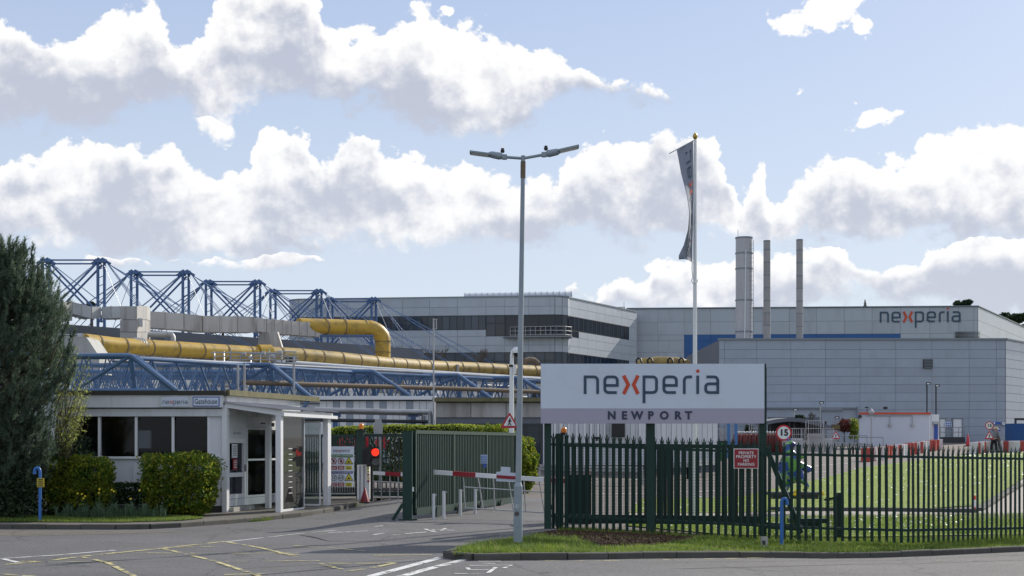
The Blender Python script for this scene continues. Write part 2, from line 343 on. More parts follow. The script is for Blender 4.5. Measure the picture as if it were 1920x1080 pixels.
M['stack2'] = mat('stack_grey', (.33, .32, .32), .6, var=.1, rnd=.1)
M['bluehoop'] = mat('blue_hoop_paint', (.03, .14, .42), .4, var=.12)
M['flagcloth'] = mat('grey_flag_cloth', (.24, .26, .32), .85, var=.08)
M['gold'] = mat('gold_finial', (.5, .34, .07), .35, metal=.7)
M['orange'] = mat('orange_beacon', (.8, .22, .01), .3, var=.1)
M['redlamp'] = mat('red_signal_light', (.8, .03, .01), .3, emit=((1, .03, .01), 1.1))
M['grey_lens'] = mat('grey_lens', (.13, .13, .13), .3)
M['bark'] = mat('bark', (.07, .05, .035), .95, var=.4, scale=8, bump=.8)
M['twig'] = mat('twig', (.11, .09, .07), .95, var=.3)
M['pine'] = leafmat('pine_needles', (.055, .09, .06), (.10, .145, .095), (.16, .20, .14), .35, 1.3)
M['fardark'] = leafmat('far_dark_foliage', (.018, .038, .02), (.03, .055, .024), (.045, .07, .03), .2, .6)
M['hedge'] = leafmat('hedge_leaves', (.06, .12, .013), (.125, .18, .018), (.34, .33, .03), .42, 1.5)
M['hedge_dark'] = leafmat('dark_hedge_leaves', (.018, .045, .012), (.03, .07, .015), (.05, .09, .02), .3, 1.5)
M['hedge_sunlit'] = leafmat('sunlit_hedge_leaves', (.16, .22, .03), (.22, .27, .035), (.32, .33, .05), .45, 1.5)  # brighter leaf colour that paints sunlight on the hedge top
M['hedge_brown'] = leafmat('brown_hedge_leaves', (.13, .075, .03), (.10, .09, .02), (.08, .10, .02), .3, 1.0)
M['willow'] = leafmat('pale_shrub_leaves', (.20, .25, .06), (.27, .31, .08), (.33, .35, .12), .5, 2)
M['blade'] = leafmat('grass_blades', (.075, .145, .02), (.15, .225, .03), (.26, .27, .09), .4, .9)
M['strap'] = leafmat('strap_leaves', (.07, .13, .07), (.11, .17, .10), (.15, .21, .12), .35, 2)
M['daff'] = mat('daffodil_yellow', (.8, .6, .02), .6, emit=None)
M['redshrub'] = leafmat('red_shrub_leaves', (.10, .02, .02), (.14, .03, .025), (.09, .05, .02), .3, 2)
M['redflower'] = mat('red_blossom', (.6, .05, .07), .6)
M['skin'] = mat('skin', (.5, .3, .22), .6, var=.05)
M['hair'] = mat('pale_hair', (.45, .36, .24), .8, var=.2)
M['cyl_red'] = mat('red_cylinder', (.15, .03, .025), .5, var=.2, rnd=.3)
M['rail'] = mat('grey_rail', (.3, .32, .34), .5, metal=.3)
M['barred'] = mat('red_barrier', (.36, .045, .03), .5, var=.15, rnd=.15)
M['barwhite'] = mat('white_barrier', (.62, .62, .6), .5, var=.15, rnd=.1)
M['cabin'] = mat('white_cabin', (.56, .60, .68), .5, var=.04)
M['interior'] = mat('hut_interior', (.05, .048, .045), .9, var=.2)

# ------------------------------------------------------------------ mesh builder
class MB:
    def __init__(s): s.v = []; s.f = []; s.sm = []
    def add(s, vs, fs, smooth=False):
        o = len(s.v); s.v += [tuple(v) for v in vs]; s.f += [tuple(i + o for i in f) for f in fs]; s.sm += [smooth] * len(fs); return s
    def box(s, c, d, rz=0.0, bev=0.0):
        x, y, z = d[0] / 2, d[1] / 2, d[2] / 2; cs, sn = math.cos(rz), math.sin(rz)
        vs = [(c[0] + a * x * cs - b * y * sn, c[1] + a * x * sn + b * y * cs, c[2] + e * z) for e in (-1, 1) for a, b in ((-1, -1), (1, -1), (1, 1), (-1, 1))]
        return s.add(vs, [(3, 2, 1, 0), (4, 5, 6, 7), (0, 1, 5, 4), (1, 2, 6, 5), (2, 3, 7, 6), (3, 0, 4, 7)])
    def tube(s, p0, p1, r, n=8, r1=None, cap=True, smooth=True):
        p0 = Vector(p0); p1 = Vector(p1); d = p1 - p0
        if d.length < 1e-6: return s
        q = d.to_track_quat('Z', 'Y'); r1 = r if r1 is None else r1
        vs = []
        for p, rr in ((p0, r), (p1, r1)):
            for i in range(n):
                a = 2 * math.pi * (i + .5) / n; vs.append(p + q @ Vector((rr * math.cos(a), rr * math.sin(a), 0)))
        fs = [(i, (i + 1) % n, n + (i + 1) % n, n + i) for i in range(n)]
        s.add(vs, fs, smooth and n > 5)
        if cap: s.add(vs, [tuple(range(n - 1, -1, -1)), tuple(range(n, 2 * n))])
        return s
    def path(s, pts, r, n=8, radii=None):
        pts = [Vector(p) for p in pts]; vs = []; q0 = None
        for k, p in enumerate(pts):
            d = (pts[min(k + 1, len(pts) - 1)] - pts[max(k - 1, 0)]).normalized()
            q = d.to_track_quat('Z', 'Y') if q0 is None else (q0[1].rotation_difference(d) @ q0[0]); q0 = (q, d)
            rr = radii[k] if radii else r
            for i in range(n):
                a = 2 * math.pi * (i + .5) / n; vs.append(p + q @ Vector((rr * math.cos(a), rr * math.sin(a), 0)))
        fs = [(k * n + i, k * n + (i + 1) % n, (k + 1) * n + (i + 1) % n, (k + 1) * n + i) for k in range(len(pts) - 1) for i in range(n)]
        s.add(vs, fs, True); L = len(vs)
        return s.add([vs[i] for i in range(n)] + [vs[L - n + i] for i in range(n)], [tuple(range(n - 1, -1, -1)), tuple(range(n, 2 * n))])
    def beam(s, p0, p1, w, h):
        p0 = Vector(p0); p1 = Vector(p1); d = (p1 - p0).normalized()
        up = Vector((0, 0, 1)) if abs(d.z) < .95 else Vector((0, 1, 0))
        a = d.cross(up).normalized() * w / 2; b = a.cross(d).normalized() * h / 2
        vs = [p + i * a + j * b for p in (p0, p1) for i, j in ((-1, -1), (1, -1), (1, 1), (-1, 1))]
        return s.add(vs, [(0, 1, 2, 3), (7, 6, 5, 4), (4, 5, 1, 0), (5, 6, 2, 1), (6, 7, 3, 2), (7, 4, 0, 3)])
    def prism(s, poly, o, u, v, t):
        """polygon (2d) laid out from point o along axes u, v, with thickness t along u x v, centred"""
        o, u, v = Vector(o), Vector(u), Vector(v); w = u.cross(v).normalized() * t
        n = len(poly); a = [o + u * p[0] + v * p[1] for p in poly]
        return s.add([p + w * .5 for p in a] + [p - w * .5 for p in a], [tuple(range(n)), tuple(range(2 * n - 1, n - 1, -1))] + [(i, n + i, n + (i + 1) % n, (i + 1) % n) for i in range(n)])
    def lathe(s, prof, c, n=16):
        vs = [(c[0] + r * math.cos(2 * math.pi * i / n), c[1] + r * math.sin(2 * math.pi * i / n), c[2] + z) for r, z in prof for i in range(n)]
        m = len(prof)
        return s.add(vs, [(k * n + i, k * n + (i + 1) % n, (k + 1) * n + (i + 1) % n, (k + 1) * n + i) for k in range(m - 1) for i in range(n)], True)
    def mesh(s, name, m, mtx=None):
        me = bpy.data.meshes.new(name)
        vs = [mtx @ Vector(v) for v in s.v] if mtx is not None else s.v
        me.from_pydata(vs, [], s.f); me.polygons.foreach_set('use_smooth', s.sm); me.materials.append(m); me.update(); return me
ROOT = {}
def link(name, me, parent=None, loc=(0, 0, 0)):
    o = bpy.data.objects.new(name, me); COL.objects.link(o); o.location = loc
    if parent is not None: o.parent = parent
    return o
def tag(o, label=None, cat=None, group=None, kind=None):
    if label: o['label'] = label
    if cat: o['category'] = cat
    if group: o['group'] = group
    if kind: o['kind'] = kind
    return o
def thing(name, label, cat, loc=(0, 0, 0), rotz=0.0, group=None):
    o = bpy.data.objects.new(name, None); COL.objects.link(o); o.location = loc; o.rotation_euler = (0, 0, rotz); o.empty_display_size = .2
    o.matrix_basis = Matrix.Translation(Vector(loc)) @ Matrix.Rotation(rotz, 4, 'Z')
    ROOT[o] = o.matrix_basis.inverted()
    return tag(o, label, cat, group)
def part(name, mb, m, parent, local=False, label=None):
    """a mesh child; its shape is given in place unless local"""
    inv = ROOT.get(parent, Matrix.Identity(4))
    o = link(name, mb.mesh(name, m, None if local else inv), parent)
    ROOT[o] = inv
    if label: o['label'] = label
    return o
def solo(name, mb, m, label, cat, base=None, group=None, kind=None):
    b = Vector(base) if base is not None else Vector((0, 0, 0))
    o = link(name, mb.mesh(name, m, Matrix.Translation(-b)), None, b)
    return tag(o, label, cat, group, kind)
def struct(name, mb, m, parent=None):
    o = link(name, mb.mesh(name, m), parent)
    if parent is None: o['kind'] = 'structure'
    return o
def rep(name, me, parent, loc, rz=0.0):        # one more alike piece sharing its mesh, loc in place
    inv = ROOT.get(parent, Matrix.Identity(4))
    o = link(name, me, parent, inv @ Vector(loc)); o.rotation_euler = (0, 0, rz); return o
def copy_tree(o, parent=None, loc=None, label=None, group=None):
    c = o.copy(); COL.objects.link(c)
    if parent is not None: c.parent = parent
    if loc is not None: c.location = loc
    if label: c['label'] = label
    if group: c['group'] = group
    for ch in list(o.children): copy_tree(ch, c)
    return c
def sheet(poly, f, off, step=1.2):
    """a ground sheet over polygon (x, y) that follows height f"""
    xs = [p[0] for p in poly]; ys = [p[1] for p in poly]
    pts = [Vector((p[0], p[1])) for p in poly]; n = len(pts)
    dense = []
    for i in range(n):
        a, b = pts[i], pts[(i + 1) % n]; k = max(1, int((b - a).length / step))
        dense += [a.lerp(b, j / k) for j in range(k)]
    edges = [(i, (i + 1) % len(dense)) for i in range(len(dense))]
    P = [Vector((d.x, d.y)) for d in dense]
    arr = np.array([(p[0], p[1]) for p in poly])
    gx = np.arange(min(xs) + step * .5, max(xs), step); gy = np.arange(min(ys) + step * .5, max(ys), step)
    for x in gx:
        for y in gy:
            ins = False; j = n - 1
            for i in range(n):
                xi, yi = arr[i]; xj, yj = arr[j]
                if (yi > y) != (yj > y) and x < (xj - xi) * (y - yi) / (yj - yi) + xi: ins = not ins
                j = i
            if ins: P.append(Vector((x + .01 * math.sin(y * 7), y)))
    r = delaunay_2d_cdt(P, edges, [list(range(len(dense)))], 1, 1e-5)
    m = MB(); vs = [(v.x, v.y, f(v.x, v.y) + off) for v in r[0]]
    fs = []
    for t in r[2]:
        a, b, c = (r[0][t[0]], r[0][t[1]], r[0][t[2]])
        fs.append(tuple(t) if (b - a).cross(c - a) > 0 else tuple(reversed(t)))
    return m.add(vs, fs, True)
def inpoly(poly, x, y):
    ins = False; j = len(poly) - 1
    for i in range(len(poly)):
        xi, yi = poly[i][0], poly[i][1]; xj, yj = poly[j][0], poly[j][1]
        if (yi > y) != (yj > y) and x < (xj - xi) * (y - yi) / (yj - yi) + xi: ins = not ins
        j = i
    return ins
def fast_mesh(name, V, Fc, m, smooth=False):
    """V (n,3), Fc (k,3|4)"""
    me = bpy.data.meshes.new(name); k, w = Fc.shape
    me.vertices.add(len(V)); me.vertices.foreach_set('co', np.asarray(V, dtype=np.float32).ravel())
    me.loops.add(k * w); me.loops.foreach_set('vertex_index', Fc.astype(np.int32).ravel())
    me.polygons.add(k); me.polygons.foreach_set('loop_start', np.arange(0, k * w, w, dtype=np.int32))
    me.materials.append(m); me.update(calc_edges=True); me.validate(); return me
def leaf_quads(C, size, flat=0.0, aspect=.6, nrm=None):
    """leaf-sized quads at centres C with random directions"""
    n = len(C); a = rng.normal(size=(n, 3)); 
    if nrm is not None: a = a - nrm * (np.sum(a * nrm, 1, keepdims=True)) * flat
    a /= np.linalg.norm(a, axis=1, keepdims=True) + 1e-9
    b = rng.normal(size=(n, 3)); b -= a * np.sum(a * b, 1, keepdims=True); b /= np.linalg.norm(b, axis=1, keepdims=True) + 1e-9
    s = (size * (.6 + .8 * rng.random(n)))[:, None]
    V = np.stack([C - a * s, C - b * s * aspect, C + a * s, C + b * s * aspect], 1).reshape(-1, 3)
    return V, np.arange(n * 4).reshape(n, 4)
def needle_tufts(C, Dr, L, k, w, spread=.7):
    """k needles round each twig tip at C pointing along Dr"""
    n = len(C); C2 = np.repeat(C, k, 0); D2 = np.repeat(Dr, k, 0)
    d = D2 + rng.normal(size=(n * k, 3)) * spread; d /= np.linalg.norm(d, axis=1, keepdims=True)
    o = C2 + D2 * (rng.random((n * k, 1)) - .5) * L * 1.6
    b = np.cross(d, rng.normal(size=(n * k, 3))); b /= np.linalg.norm(b, axis=1, keepdims=True) + 1e-9
    l = (L * (.6 + .6 * rng.random(n * k)))[:, None]
    V = np.stack([o - b * w, o + b * w, o + d * l], 1).reshape(-1, 3)
    return V, np.arange(n * k * 3).reshape(-1, 3)

# ------------------------------------------------------------------ lettering
def stroke_poly(m, pts, w, o, u, v, t, T=None):
    """a polyline with width w drawn in the plane (o,u,v), mitred, thickness t. T maps (x, y, depth) to a place instead"""
    pts = [Vector((p[0], p[1])) for p in pts]; L = []; Rr = []
    pts = [p for i, p in enumerate(pts) if i == 0 or (p - pts[i - 1]).length > 1e-4]; n = len(pts)
    for i, p in enumerate(pts):
        a = (pts[i] - pts[i - 1]).normalized() if i else (pts[1] - pts[0]).normalized()
        b = (pts[i + 1] - pts[i]).normalized() if i < n - 1 else a
        na = Vector((-a.y, a.x)); nb = Vector((-b.y, b.x)); mt = (na + nb)
        mt = mt / max(.3, mt.length_squared) * 2 * w / 2
        L.append(p + mt); Rr.append(p - mt)
    def X(p, d): 
        if T: return T(p.x, p.y, d)
        return o + u * p.x + v * p.y + u.cross(v).normalized() * d
    vs = [X(p, t) for p in L] + [X(p, t) for p in Rr] + [X(p, 0) for p in L] + [X(p, 0) for p in Rr]
    fs = []
    for i in range(n - 1):
        fs += [(i, n + i, n + i + 1, i + 1), (2 * n + i, i, i + 1, 2 * n + i + 1), (n + i, 3 * n + i, 3 * n + i + 1, n + i + 1)]
    fs += [(0, 2 * n, 3 * n, n), (n - 1, 2 * n - 1, 4 * n - 1, 3 * n - 1)]
    m.add(vs, fs)
def arc(cx, cy, r, a0, a1, k=5):
    return [(cx + r * math.cos(R(a0 + (a1 - a0) * i / k)), cy + r * math.sin(R(a0 + (a1 - a0) * i / k))) for i in range(k + 1)]
h = .075; W = .83 - .15; q = .2
def _logo():
    A = []
    def sh(x, pts): return [(x + h + p[0], p[1]) for p in pts]
    T1, B1 = 1 - h, h
    A.append(sh(0, [(0, 0), (0, T1)] + [(W - q, T1)] + arc(W - q, T1 - q, q, 90, 0) + [(W, 0)]))
    def e(x): return sh(x, [(W - .03, B1), (q, B1)] + arc(q, B1 + q, q, 270, 180) + arc(q, T1 - q, q, 180, 90) + arc(W - q, T1 - q, q, 90, 0) + [(W, .46), (.04, .46)])
    A.append(e(1.07))
    A.append(sh(3.2, [(0, -.5), (0, T1), (W - q, T1)] + arc(W - q, T1 - q, q, 90, 0) + arc(W - q, B1 + q, q, 0, -90) + [(.05, B1)]))
    A.append(e(4.28))
    A.append(sh(5.39, [(0, 0), (0, T1 - q)] + arc(q, T1 - q, q, 180, 90) + [(.42, T1)]))
    A.append(sh(6.12, [(0, 0), (0, 1)]))
    A.append(sh(6.53, [(.06, T1), (W - q, T1)] + arc(W - q, T1 - q, q, 90, 0) + [(W, B1), (q, B1)] + arc(q, B1 + q * .9, q * .9, 270, 180) + arc(q, .55 - q * .9, q * .9, 180, 90) + [(W - .05, .55)]))
    Rd = [[(2.17, 1), (2.42, .5), (2.17, 0)], [(2.95, 1), (2.71, .5), (2.95, 0)]]
    return A, Rd
LOGO_A, LOGO_R = _logo()
def logo(parent, o, u, v, xh, t=.01, T=None, red='orangered', dark='navy'):
    """the lettering of the site's sign: x-height xh, left baseline at o"""
    o, u, v = Vector(o), Vector(u) * xh, Vector(v) * xh
    m = MB()
    for p in LOGO_A: stroke_poly(m, p, (.15 if xh > .12 else .135), o, u, v, t, T)
    r = MB()
    for p in LOGO_R: stroke_poly(r, p, .19, o, u, v, t, T)
    dot = [(6.2 + .095 * math.cos(a * math.pi / 6), 1.24 + .095 * math.sin(a * math.pi / 6)) for a in range(12)]
    if T: r.add([T(x, y, t) for x, y in dot], [tuple(range(12))])
    else: r.prism(dot, o + u.cross(v).normalized() * t * .5, u, v, t)
    if xh > .3 and not T:
        for p in LOGO_A: k = MB(); stroke_poly(k, p, .15, o, u, v, t, T); part('letter', k, M[dark], parent)
        for p in LOGO_R: k = MB(); stroke_poly(k, p, .19, o, u, v, t, T); part('letter_stroke', k, M[red], parent)
        k = MB(); k.prism(dot, o + u.cross(v).normalized() * t * .5, u, v, t); part('letter_dot', k, M[red], parent); return
    a = part('lettering', m, M[dark], parent); b = part('red_lettering', r, M[red], parent); a['kind'] = b['kind'] = 'stuff'
    return a, b
FONT_CACHE = {}
def text(parent, s, o, u, v, size, m, bold=0.0, spacing=1.0, t=.006, center=True, name='lettering', width=None):
    """flat lettering, cap height about .7 size; centred on o"""
    key = (s, bold, spacing)
    if key not in FONT_CACHE:
        c = bpy.data.curves.new('text', 'FONT'); c.body = s; c.size = 1; c.offset = bold; c.space_character = spacing; c.resolution_u = 3
        c.align_x = 'CENTER'; c.align_y = 'CENTER'
        ob = bpy.data.objects.new('tmp', c); me = bpy.data.meshes.new_from_object(ob)
        vs = [tuple(x.co) for x in me.vertices]; fs = [tuple(p.vertices) for p in me.polygons]
        bpy.data.objects.remove(ob); bpy.data.meshes.remove(me); bpy.data.curves.remove(c); FONT_CACHE[key] = (vs, fs)
    vs, fs = FONT_CACHE[key]; o, u, v = Vector(o), Vector(u), Vector(v); w = u.cross(v).normalized() * t
    sx = size
    if width: xs = [p[0] for p in vs]; sx = width / (max(xs) - min(xs))
    mb = MB(); mb.add([o + u * p[0] * sx + v * p[1] * size + w for p in vs], fs)
    return part(name, mb, m, parent)
XA, ZA = Vector((1, 0, 0)), Vector((0, 0, 1))

def facade(parent, p0, p1, z0, z1, cols, rows, m, name='panel', gap=.03, t=.05, skip=None, proud=.06):
    """rows x cols separate cladding panels on the wall from p0 to p1 (xy); cols/rows are fractions or counts"""
    p0 = Vector((p0[0], p0[1], 0)); p1 = Vector((p1[0], p1[1], 0)); u = (p1 - p0); L = u.length; u /= L
    nrm = Vector((u.y, -u.x, 0)); rzv = math.atan2(u.y, u.x)
    cs = cols if isinstance(cols, list) else [i / cols for i in range(cols + 1)]
    rs = rows if isinstance(rows, list) else [z0 + (z1 - z0) * i / rows for i in range(rows + 1)]
    cache = {}
    for i in range(len(cs) - 1):
        for j in range(len(rs) - 1):
            ca, cb_ = cs[i] * L, cs[i + 1] * L; za, zb = rs[j], rs[j + 1]
            if skip and skip((ca + cb_) / 2 / L, (za + zb) / 2): continue
            key = (round(cb_ - ca, 3), round(zb - za, 3))
            if key not in cache: cache[key] = MB().box((0, 0, 0), (key[0] - gap, t, key[1] - gap)).mesh(name, m)
            c = p0 + u * (ca + cb_) / 2 + nrm * proud; rep(name, cache[key], parent, (c.x, c.y, (za + zb) / 2), rzv)
# ================================================================== ground, roads, verges
def build_ground():
    xs = sorted(set([-1500, -800, -400, -200, -120] + list(range(-80, 81, 4)) + [120, 200, 400, 800, 1500]))
    ys = sorted(set([-400, -200, -100, -40] + list(range(-20, 171, 3)) + [172, 200, 300, 500, 900, 1600, 2500]))
    m = MB(); m.add([(x, y, gz(x, y) - .35 if y < 165 else gz(x, y) - .1) for y in ys for x in xs],
        [(j * len(xs) + i, j * len(xs) + i + 1, (j + 1) * len(xs) + i + 1, (j + 1) * len(xs) + i) for j in range(len(ys) - 1) for i in range(len(xs) - 1)], True)
    struct('ground', m, M['ground'])
build_ground()
KL = [(-60, 37.2), (-13.3, 36.95), (-9.6, 36.7), (-8.9, 37.4), (-7.8, 39.4), (-6.3, 42.6), (-5.55, 45.6), (-4.75, 49.4), (-4.9, 50.3), (-5.6, 51.0)]
KR = [(-1.05, 28.3), (-1.28, 27.5), (-1.15, 27.0), (-.8, 26.85), (1.4, 27.3), (5.3, 30.2), (12.1, 33.6), (40, 47.6), (60, 57.6)]
road_poly = [(-60, -15), (60, -15)] + KR[::-1] + [(-.6, 30.2), (.5, 32.9), (1.1, 34.3), (1.3, 50), (-4.4, 50)] + KL[::-1][2:]
struct('road', sheet(road_poly, rz, 0, 1.5), M['asphalt'])
site_poly = [(-4.6, 50), (1.3, 50), (1.3, 35.4), (4, 36), (9, 37), (70, 44), (95, 165), (-40, 165), (-14, 60), (-14, 52), (-5.6, 51)]
struct('site_road', sheet(site_poly, gz, -.012, 2.0), M['asphalt_site'])
def inset(line, d):
    out = []
    for i, p in enumerate(line):
        a = Vector(line[max(0, i - 1)]); b = Vector(line[min(len(line) - 1, i + 1)]); t = (b - a).normalized(); out.append((p[0] - t.y * d, p[1] + t.x * d))
    return out
KLi = inset(KL, .06); KRi = inset(KR, .06)
foot = lambda x, y: gz(x, y)
struct('road_patch_and_shadow', sheet([tuple(G(*p, rz).xy) for p in ((-60, 1006), (60, 1005), (200, 1002), (385, 996), (262, 995), (-60, 994))], rz, .004, 1.0), M['footway'])
struct('road_patch_and_shadow', sheet([tuple(G(*p, rz).xy) for p in ((560, 1003), (840, 998), (940, 1002), (880, 1014), (620, 1016))], rz, .004, 1.0), asphaltmat('asphalt_shadow_band', (.105, .104, .108), .3))  # cast shadow band across the road, painted as slightly darker asphalt
struct('footway', sheet(KLi + [(-8, 52.5), (-60, 52.5)], foot, 0.0, 1.5), M['footway'])
verge_f = lambda x, y: gz(x, y) + .0
verge_poly = KRi + [(60, 62), (20, 42.5), (12, 37.2), (5, 35.6), (1.15, 35.4), (1.1, 34.3), (.5, 32.9), (-.6, 30.2)]
struct('grass_verge', sheet(verge_poly, verge_f, -.03, 1.0), M['grass'])
def kerb(line, f, off=.0, top=.01, w=.14, hgt=.3, name='kerb', L0=.9):
    k = bpy.data.objects.new(name, None); COL.objects.link(k); k['kind'] = 'structure'; ROOT[k] = Matrix.Identity(4)
    pts = [Vector(p) for p in line]; cum = [0]
    for i in range(1, len(pts)): cum.append(cum[-1] + (pts[i] - pts[i - 1]).length)
    def at(s):
        for i in range(1, len(pts)):
            if s <= cum[i]: return pts[i - 1].lerp(pts[i], (s - cum[i - 1]) / (cum[i] - cum[i - 1]))
        return pts[-1]
    n = int(cum[-1] / L0); L = cum[-1] / n
    for i in range(n):
        a, b = at(i * L), at((i + 1) * L); c = (a + b) / 2
        if abs(c.x) > 22: continue
        d = (b - a); jz = random.uniform(-.008, .008); jn = random.uniform(-.008, .008)
        mb = MB(); l = d.length - .015; 
        prof = [(-w / 2, -hgt), (w / 2, -hgt), (w / 2, -.0), (w / 2 - .1 * w, .0), (-w / 2 + .02, .0), (-w / 2, -.02)]
        mb.prism([(p[0], p[1]) for p in prof], (0, 0, 0), (0, 1, 0), (0, 0, 1), l)
        zz = f(c.x, c.y)
        me = mb.mesh('kerb_stone', M['kerb']); o = link('kerb_stone', me, k, (c.x - d.y / L * jn, c.y + d.x / L * jn, zz + top + jz)); 
        o.rotation_euler = (random.uniform(-.01, .01), math.atan2(-(f(b.x, b.y) - f(a.x, a.y)), d.length), math.atan2(d.y, d.x))
    return k
kerb([(-22, 37.03)] + KL[1:], foot)
kerb(KR[:-2] + [(24, 39.6)], lambda x, y: gz(x, y) - .0)
# far kerb and verge corner at the bottom right of the picture
nv = [(7.2, 24.35), (10.5, 25.6), (16, 27.6), (16, 20), (5, 20)]
struct('grass_verge', sheet(nv, rz, .08, 1.0), M['grass'])
# grass strip and planting bed on the left
gs = [(-40, 38.0), (-13.6, 37.9), (-10.3, 37.7), (-9.0, 38.5), (-8.6, 39.6), (-9.0, 41.5), (-40, 41.8)]
struct('grass_strip', sheet(gs, foot, .02, .8), M['grass'])
struct('planting_bed', sheet([(-40, 40.6), (-14, 40.6), (-9.6, 40.3), (-9.1, 42.6), (-40, 42.6)], foot, .045, .8), M['soil'])
# bare soil below the palisade fence
bs = [G(*p, gz, .0).xy for p in ((1000, 1000), (1040, 994), (1150, 994), (1290, 996), (1330, 1003), (1230, 1022), (1130, 1024), (1080, 1008))]
struct('bare_soil', sheet([tuple(p) for p in bs], verge_f, -.018, .5), M['earth'])
# lawns and paths inside the fence
lawn1 = [tuple(G(*p).xy) for p in ((1170, 986), (1230, 969), (1500, 969), (1920, 973), (2300, 980))] + [(28, 42.5), (14, 38), (5.2, 36)]
struct('lawn', sheet(lawn1, gz, .02, 1.2), M['lawn'])
lawn2 = [tuple(G(*p).xy) for p in ((1180, 962), (1200, 936), (1400, 930), (1470, 912), (1540, 898), (1620, 877), (1700, 866), (1800, 854), (1950, 847), (2150, 845), (2100, 880), (1925, 893), (1835, 948), (1700, 956), (1500, 956))]
struct('lawn', sheet(lawn2, gz, .02, 1.5), M['lawn'])
path1 = [tuple(G(*p).xy) for p in ((1180, 973), (1180, 958), (1500, 958), (1835, 960), (1835, 950), (1925, 895), (2200, 890), (2300, 984), (1920, 975), (1500, 971))]
struct('path', sheet(path1, gz, .005, 1.5), mat('path_surface', (.30, .27, .24), .9, var=.15, scale=3, coord='World', bump=.4))
pk = [G(*p) for p in ((1440, 957), (1640, 958), (1835, 961))]
kerb([tuple(p.xy) for p in pk], gz, top=.12, name='kerb', w=.3)
g1 = [G(*p) for p in ((1835, 958), (1880, 930), (1925, 903))]
kerb([tuple(p.xy) for p in g1], gz, top=.1, name='kerb', w=.3)

# ------------------------------------------------------------------ road markings
def mark(name, pts, w, m, f=rz, off=.006, sub=2.0):
    """painted lines given as photo-pixel polylines on the ground; one flat mesh"""
    mb = MB()
    for line in pts:
        P = [G(*p, f) for p in line]; Q = []
        for a, b in zip(P[:-1], P[1:]):
            k = max(1, int((b - a).length / sub)); Q += [a.lerp(b, j / k) for j in range(k)]
        Q.append(P[-1]); L = []; Rr = []
        for i, p in enumerate(Q):
            t = (Q[min(i + 1, len(Q) - 1)] - Q[max(i - 1, 0)]); t.z = 0; t.normalize(); n = Vector((-t.y, t.x, 0)) * w / 2
            for S_, lst in ((1, L), (-1, Rr)):
                c = p + n * S_; lst.append((c.x, c.y, f(c.x, c.y) + off))
        n = len(Q); mb.add(L + Rr, [(i, n + i, n + i + 1, i + 1) for i in range(n - 1)])
    return struct(name, mb, m)
mark('white_road_line', [[(418, 1017), (560, 1001), (718, 986)]], .10, M['white_line'])
mark('white_road_line', [[(0, 1048), (110, 1041), (216, 1032)], [(0, 1047), (34, 1055)]], .11, M['white_line'], off=.007)
mark('white_road_line', [[(688, 1083), (760, 1064), (830, 1045)], [(748, 1083), (800, 1068), (882, 1047)]], .19, M['white_line'], off=.008)
mark('yellow_box_marking', [[(0, 1060), (90, 1052), (152, 1044), (300, 1029), (420, 1016)], [(0, 1077), (70, 1082)]], .12, M['yellow_line'], off=.009)
mark('yellow_box_marking', [[(150, 1044), (200, 1055), (260, 1085)], [(305, 1029), (400, 1052), (490, 1082)], [(420, 1016), (490, 1028), (560, 1045)],
    [(40, 1053), (220, 1055)], [(210, 1037), (330, 1038)], [(330, 1038), (560, 1038)], [(305, 1027), (450, 1025)], [(380, 1054), (600, 1052)],
    [(552, 1024), (620, 1028), (686, 1034)], [(516, 1038), (560, 1041)], [(598, 1057), (640, 1068)], [(598, 1057), (720, 1057), (772, 1050)], [(648, 1072), (690, 1067), (742, 1056)], [(700, 1042), (810, 1041)], [(420, 1078), (500, 1077)]], .10, M['yellow_line'], off=.010)
mark('faded_kerb_line', [[(905, 1050), (1100, 1052), (1300, 1049)], [(1300, 1049), (1440, 1046), (1680, 1040), (1920, 1033)]], .10, M['yellow_faint'], off=.006)
mark('road_lettering', [[(905, 1049), (968, 1049)], [(896, 1053), (940, 1053)], [(900, 1057), (930, 1057)], [(880, 1061), (960, 1060), (944, 1066)], [(878, 1069), (916, 1069)], [(930, 1064), (915, 1075)], [(852, 1076), (914, 1077)], [(876, 1065), (880, 1069)]], .075, M['white_line'], off=.008)
mark('road_lettering', [[(615, 999), (690, 996)], [(728, 1004), (752, 1003)], [(760, 1001), (800, 998)], [(796, 992), (818, 999), (812, 993), (852, 995)], [(835, 991), (828, 995)], [(700, 1003), (720, 1000)]], .09, M['white_line'], off=.008)
mark('site_road_line', [[(1030, 928), (1420, 914)], [(1040, 902), (1560, 884)], [(1480, 878), (1600, 868), (1720, 855)], [(1560, 862), (1700, 852)]], .14, M['white_line'], gz, .004)

M['seam'] = mat('bitumen_seam', (.045, .045, .047), .9, coord='World')
mark('road_joint', [[(1010, 1074), (1300, 1066), (1600, 1058), (1920, 1050)]], .035, M['seam'], off=.005)
mark('road_joint', [[(1100, 1058), (1500, 1052), (1920, 1040)], [(430, 1068), (700, 1052), (830, 1044)]], .022, M['seam'], off=.005)

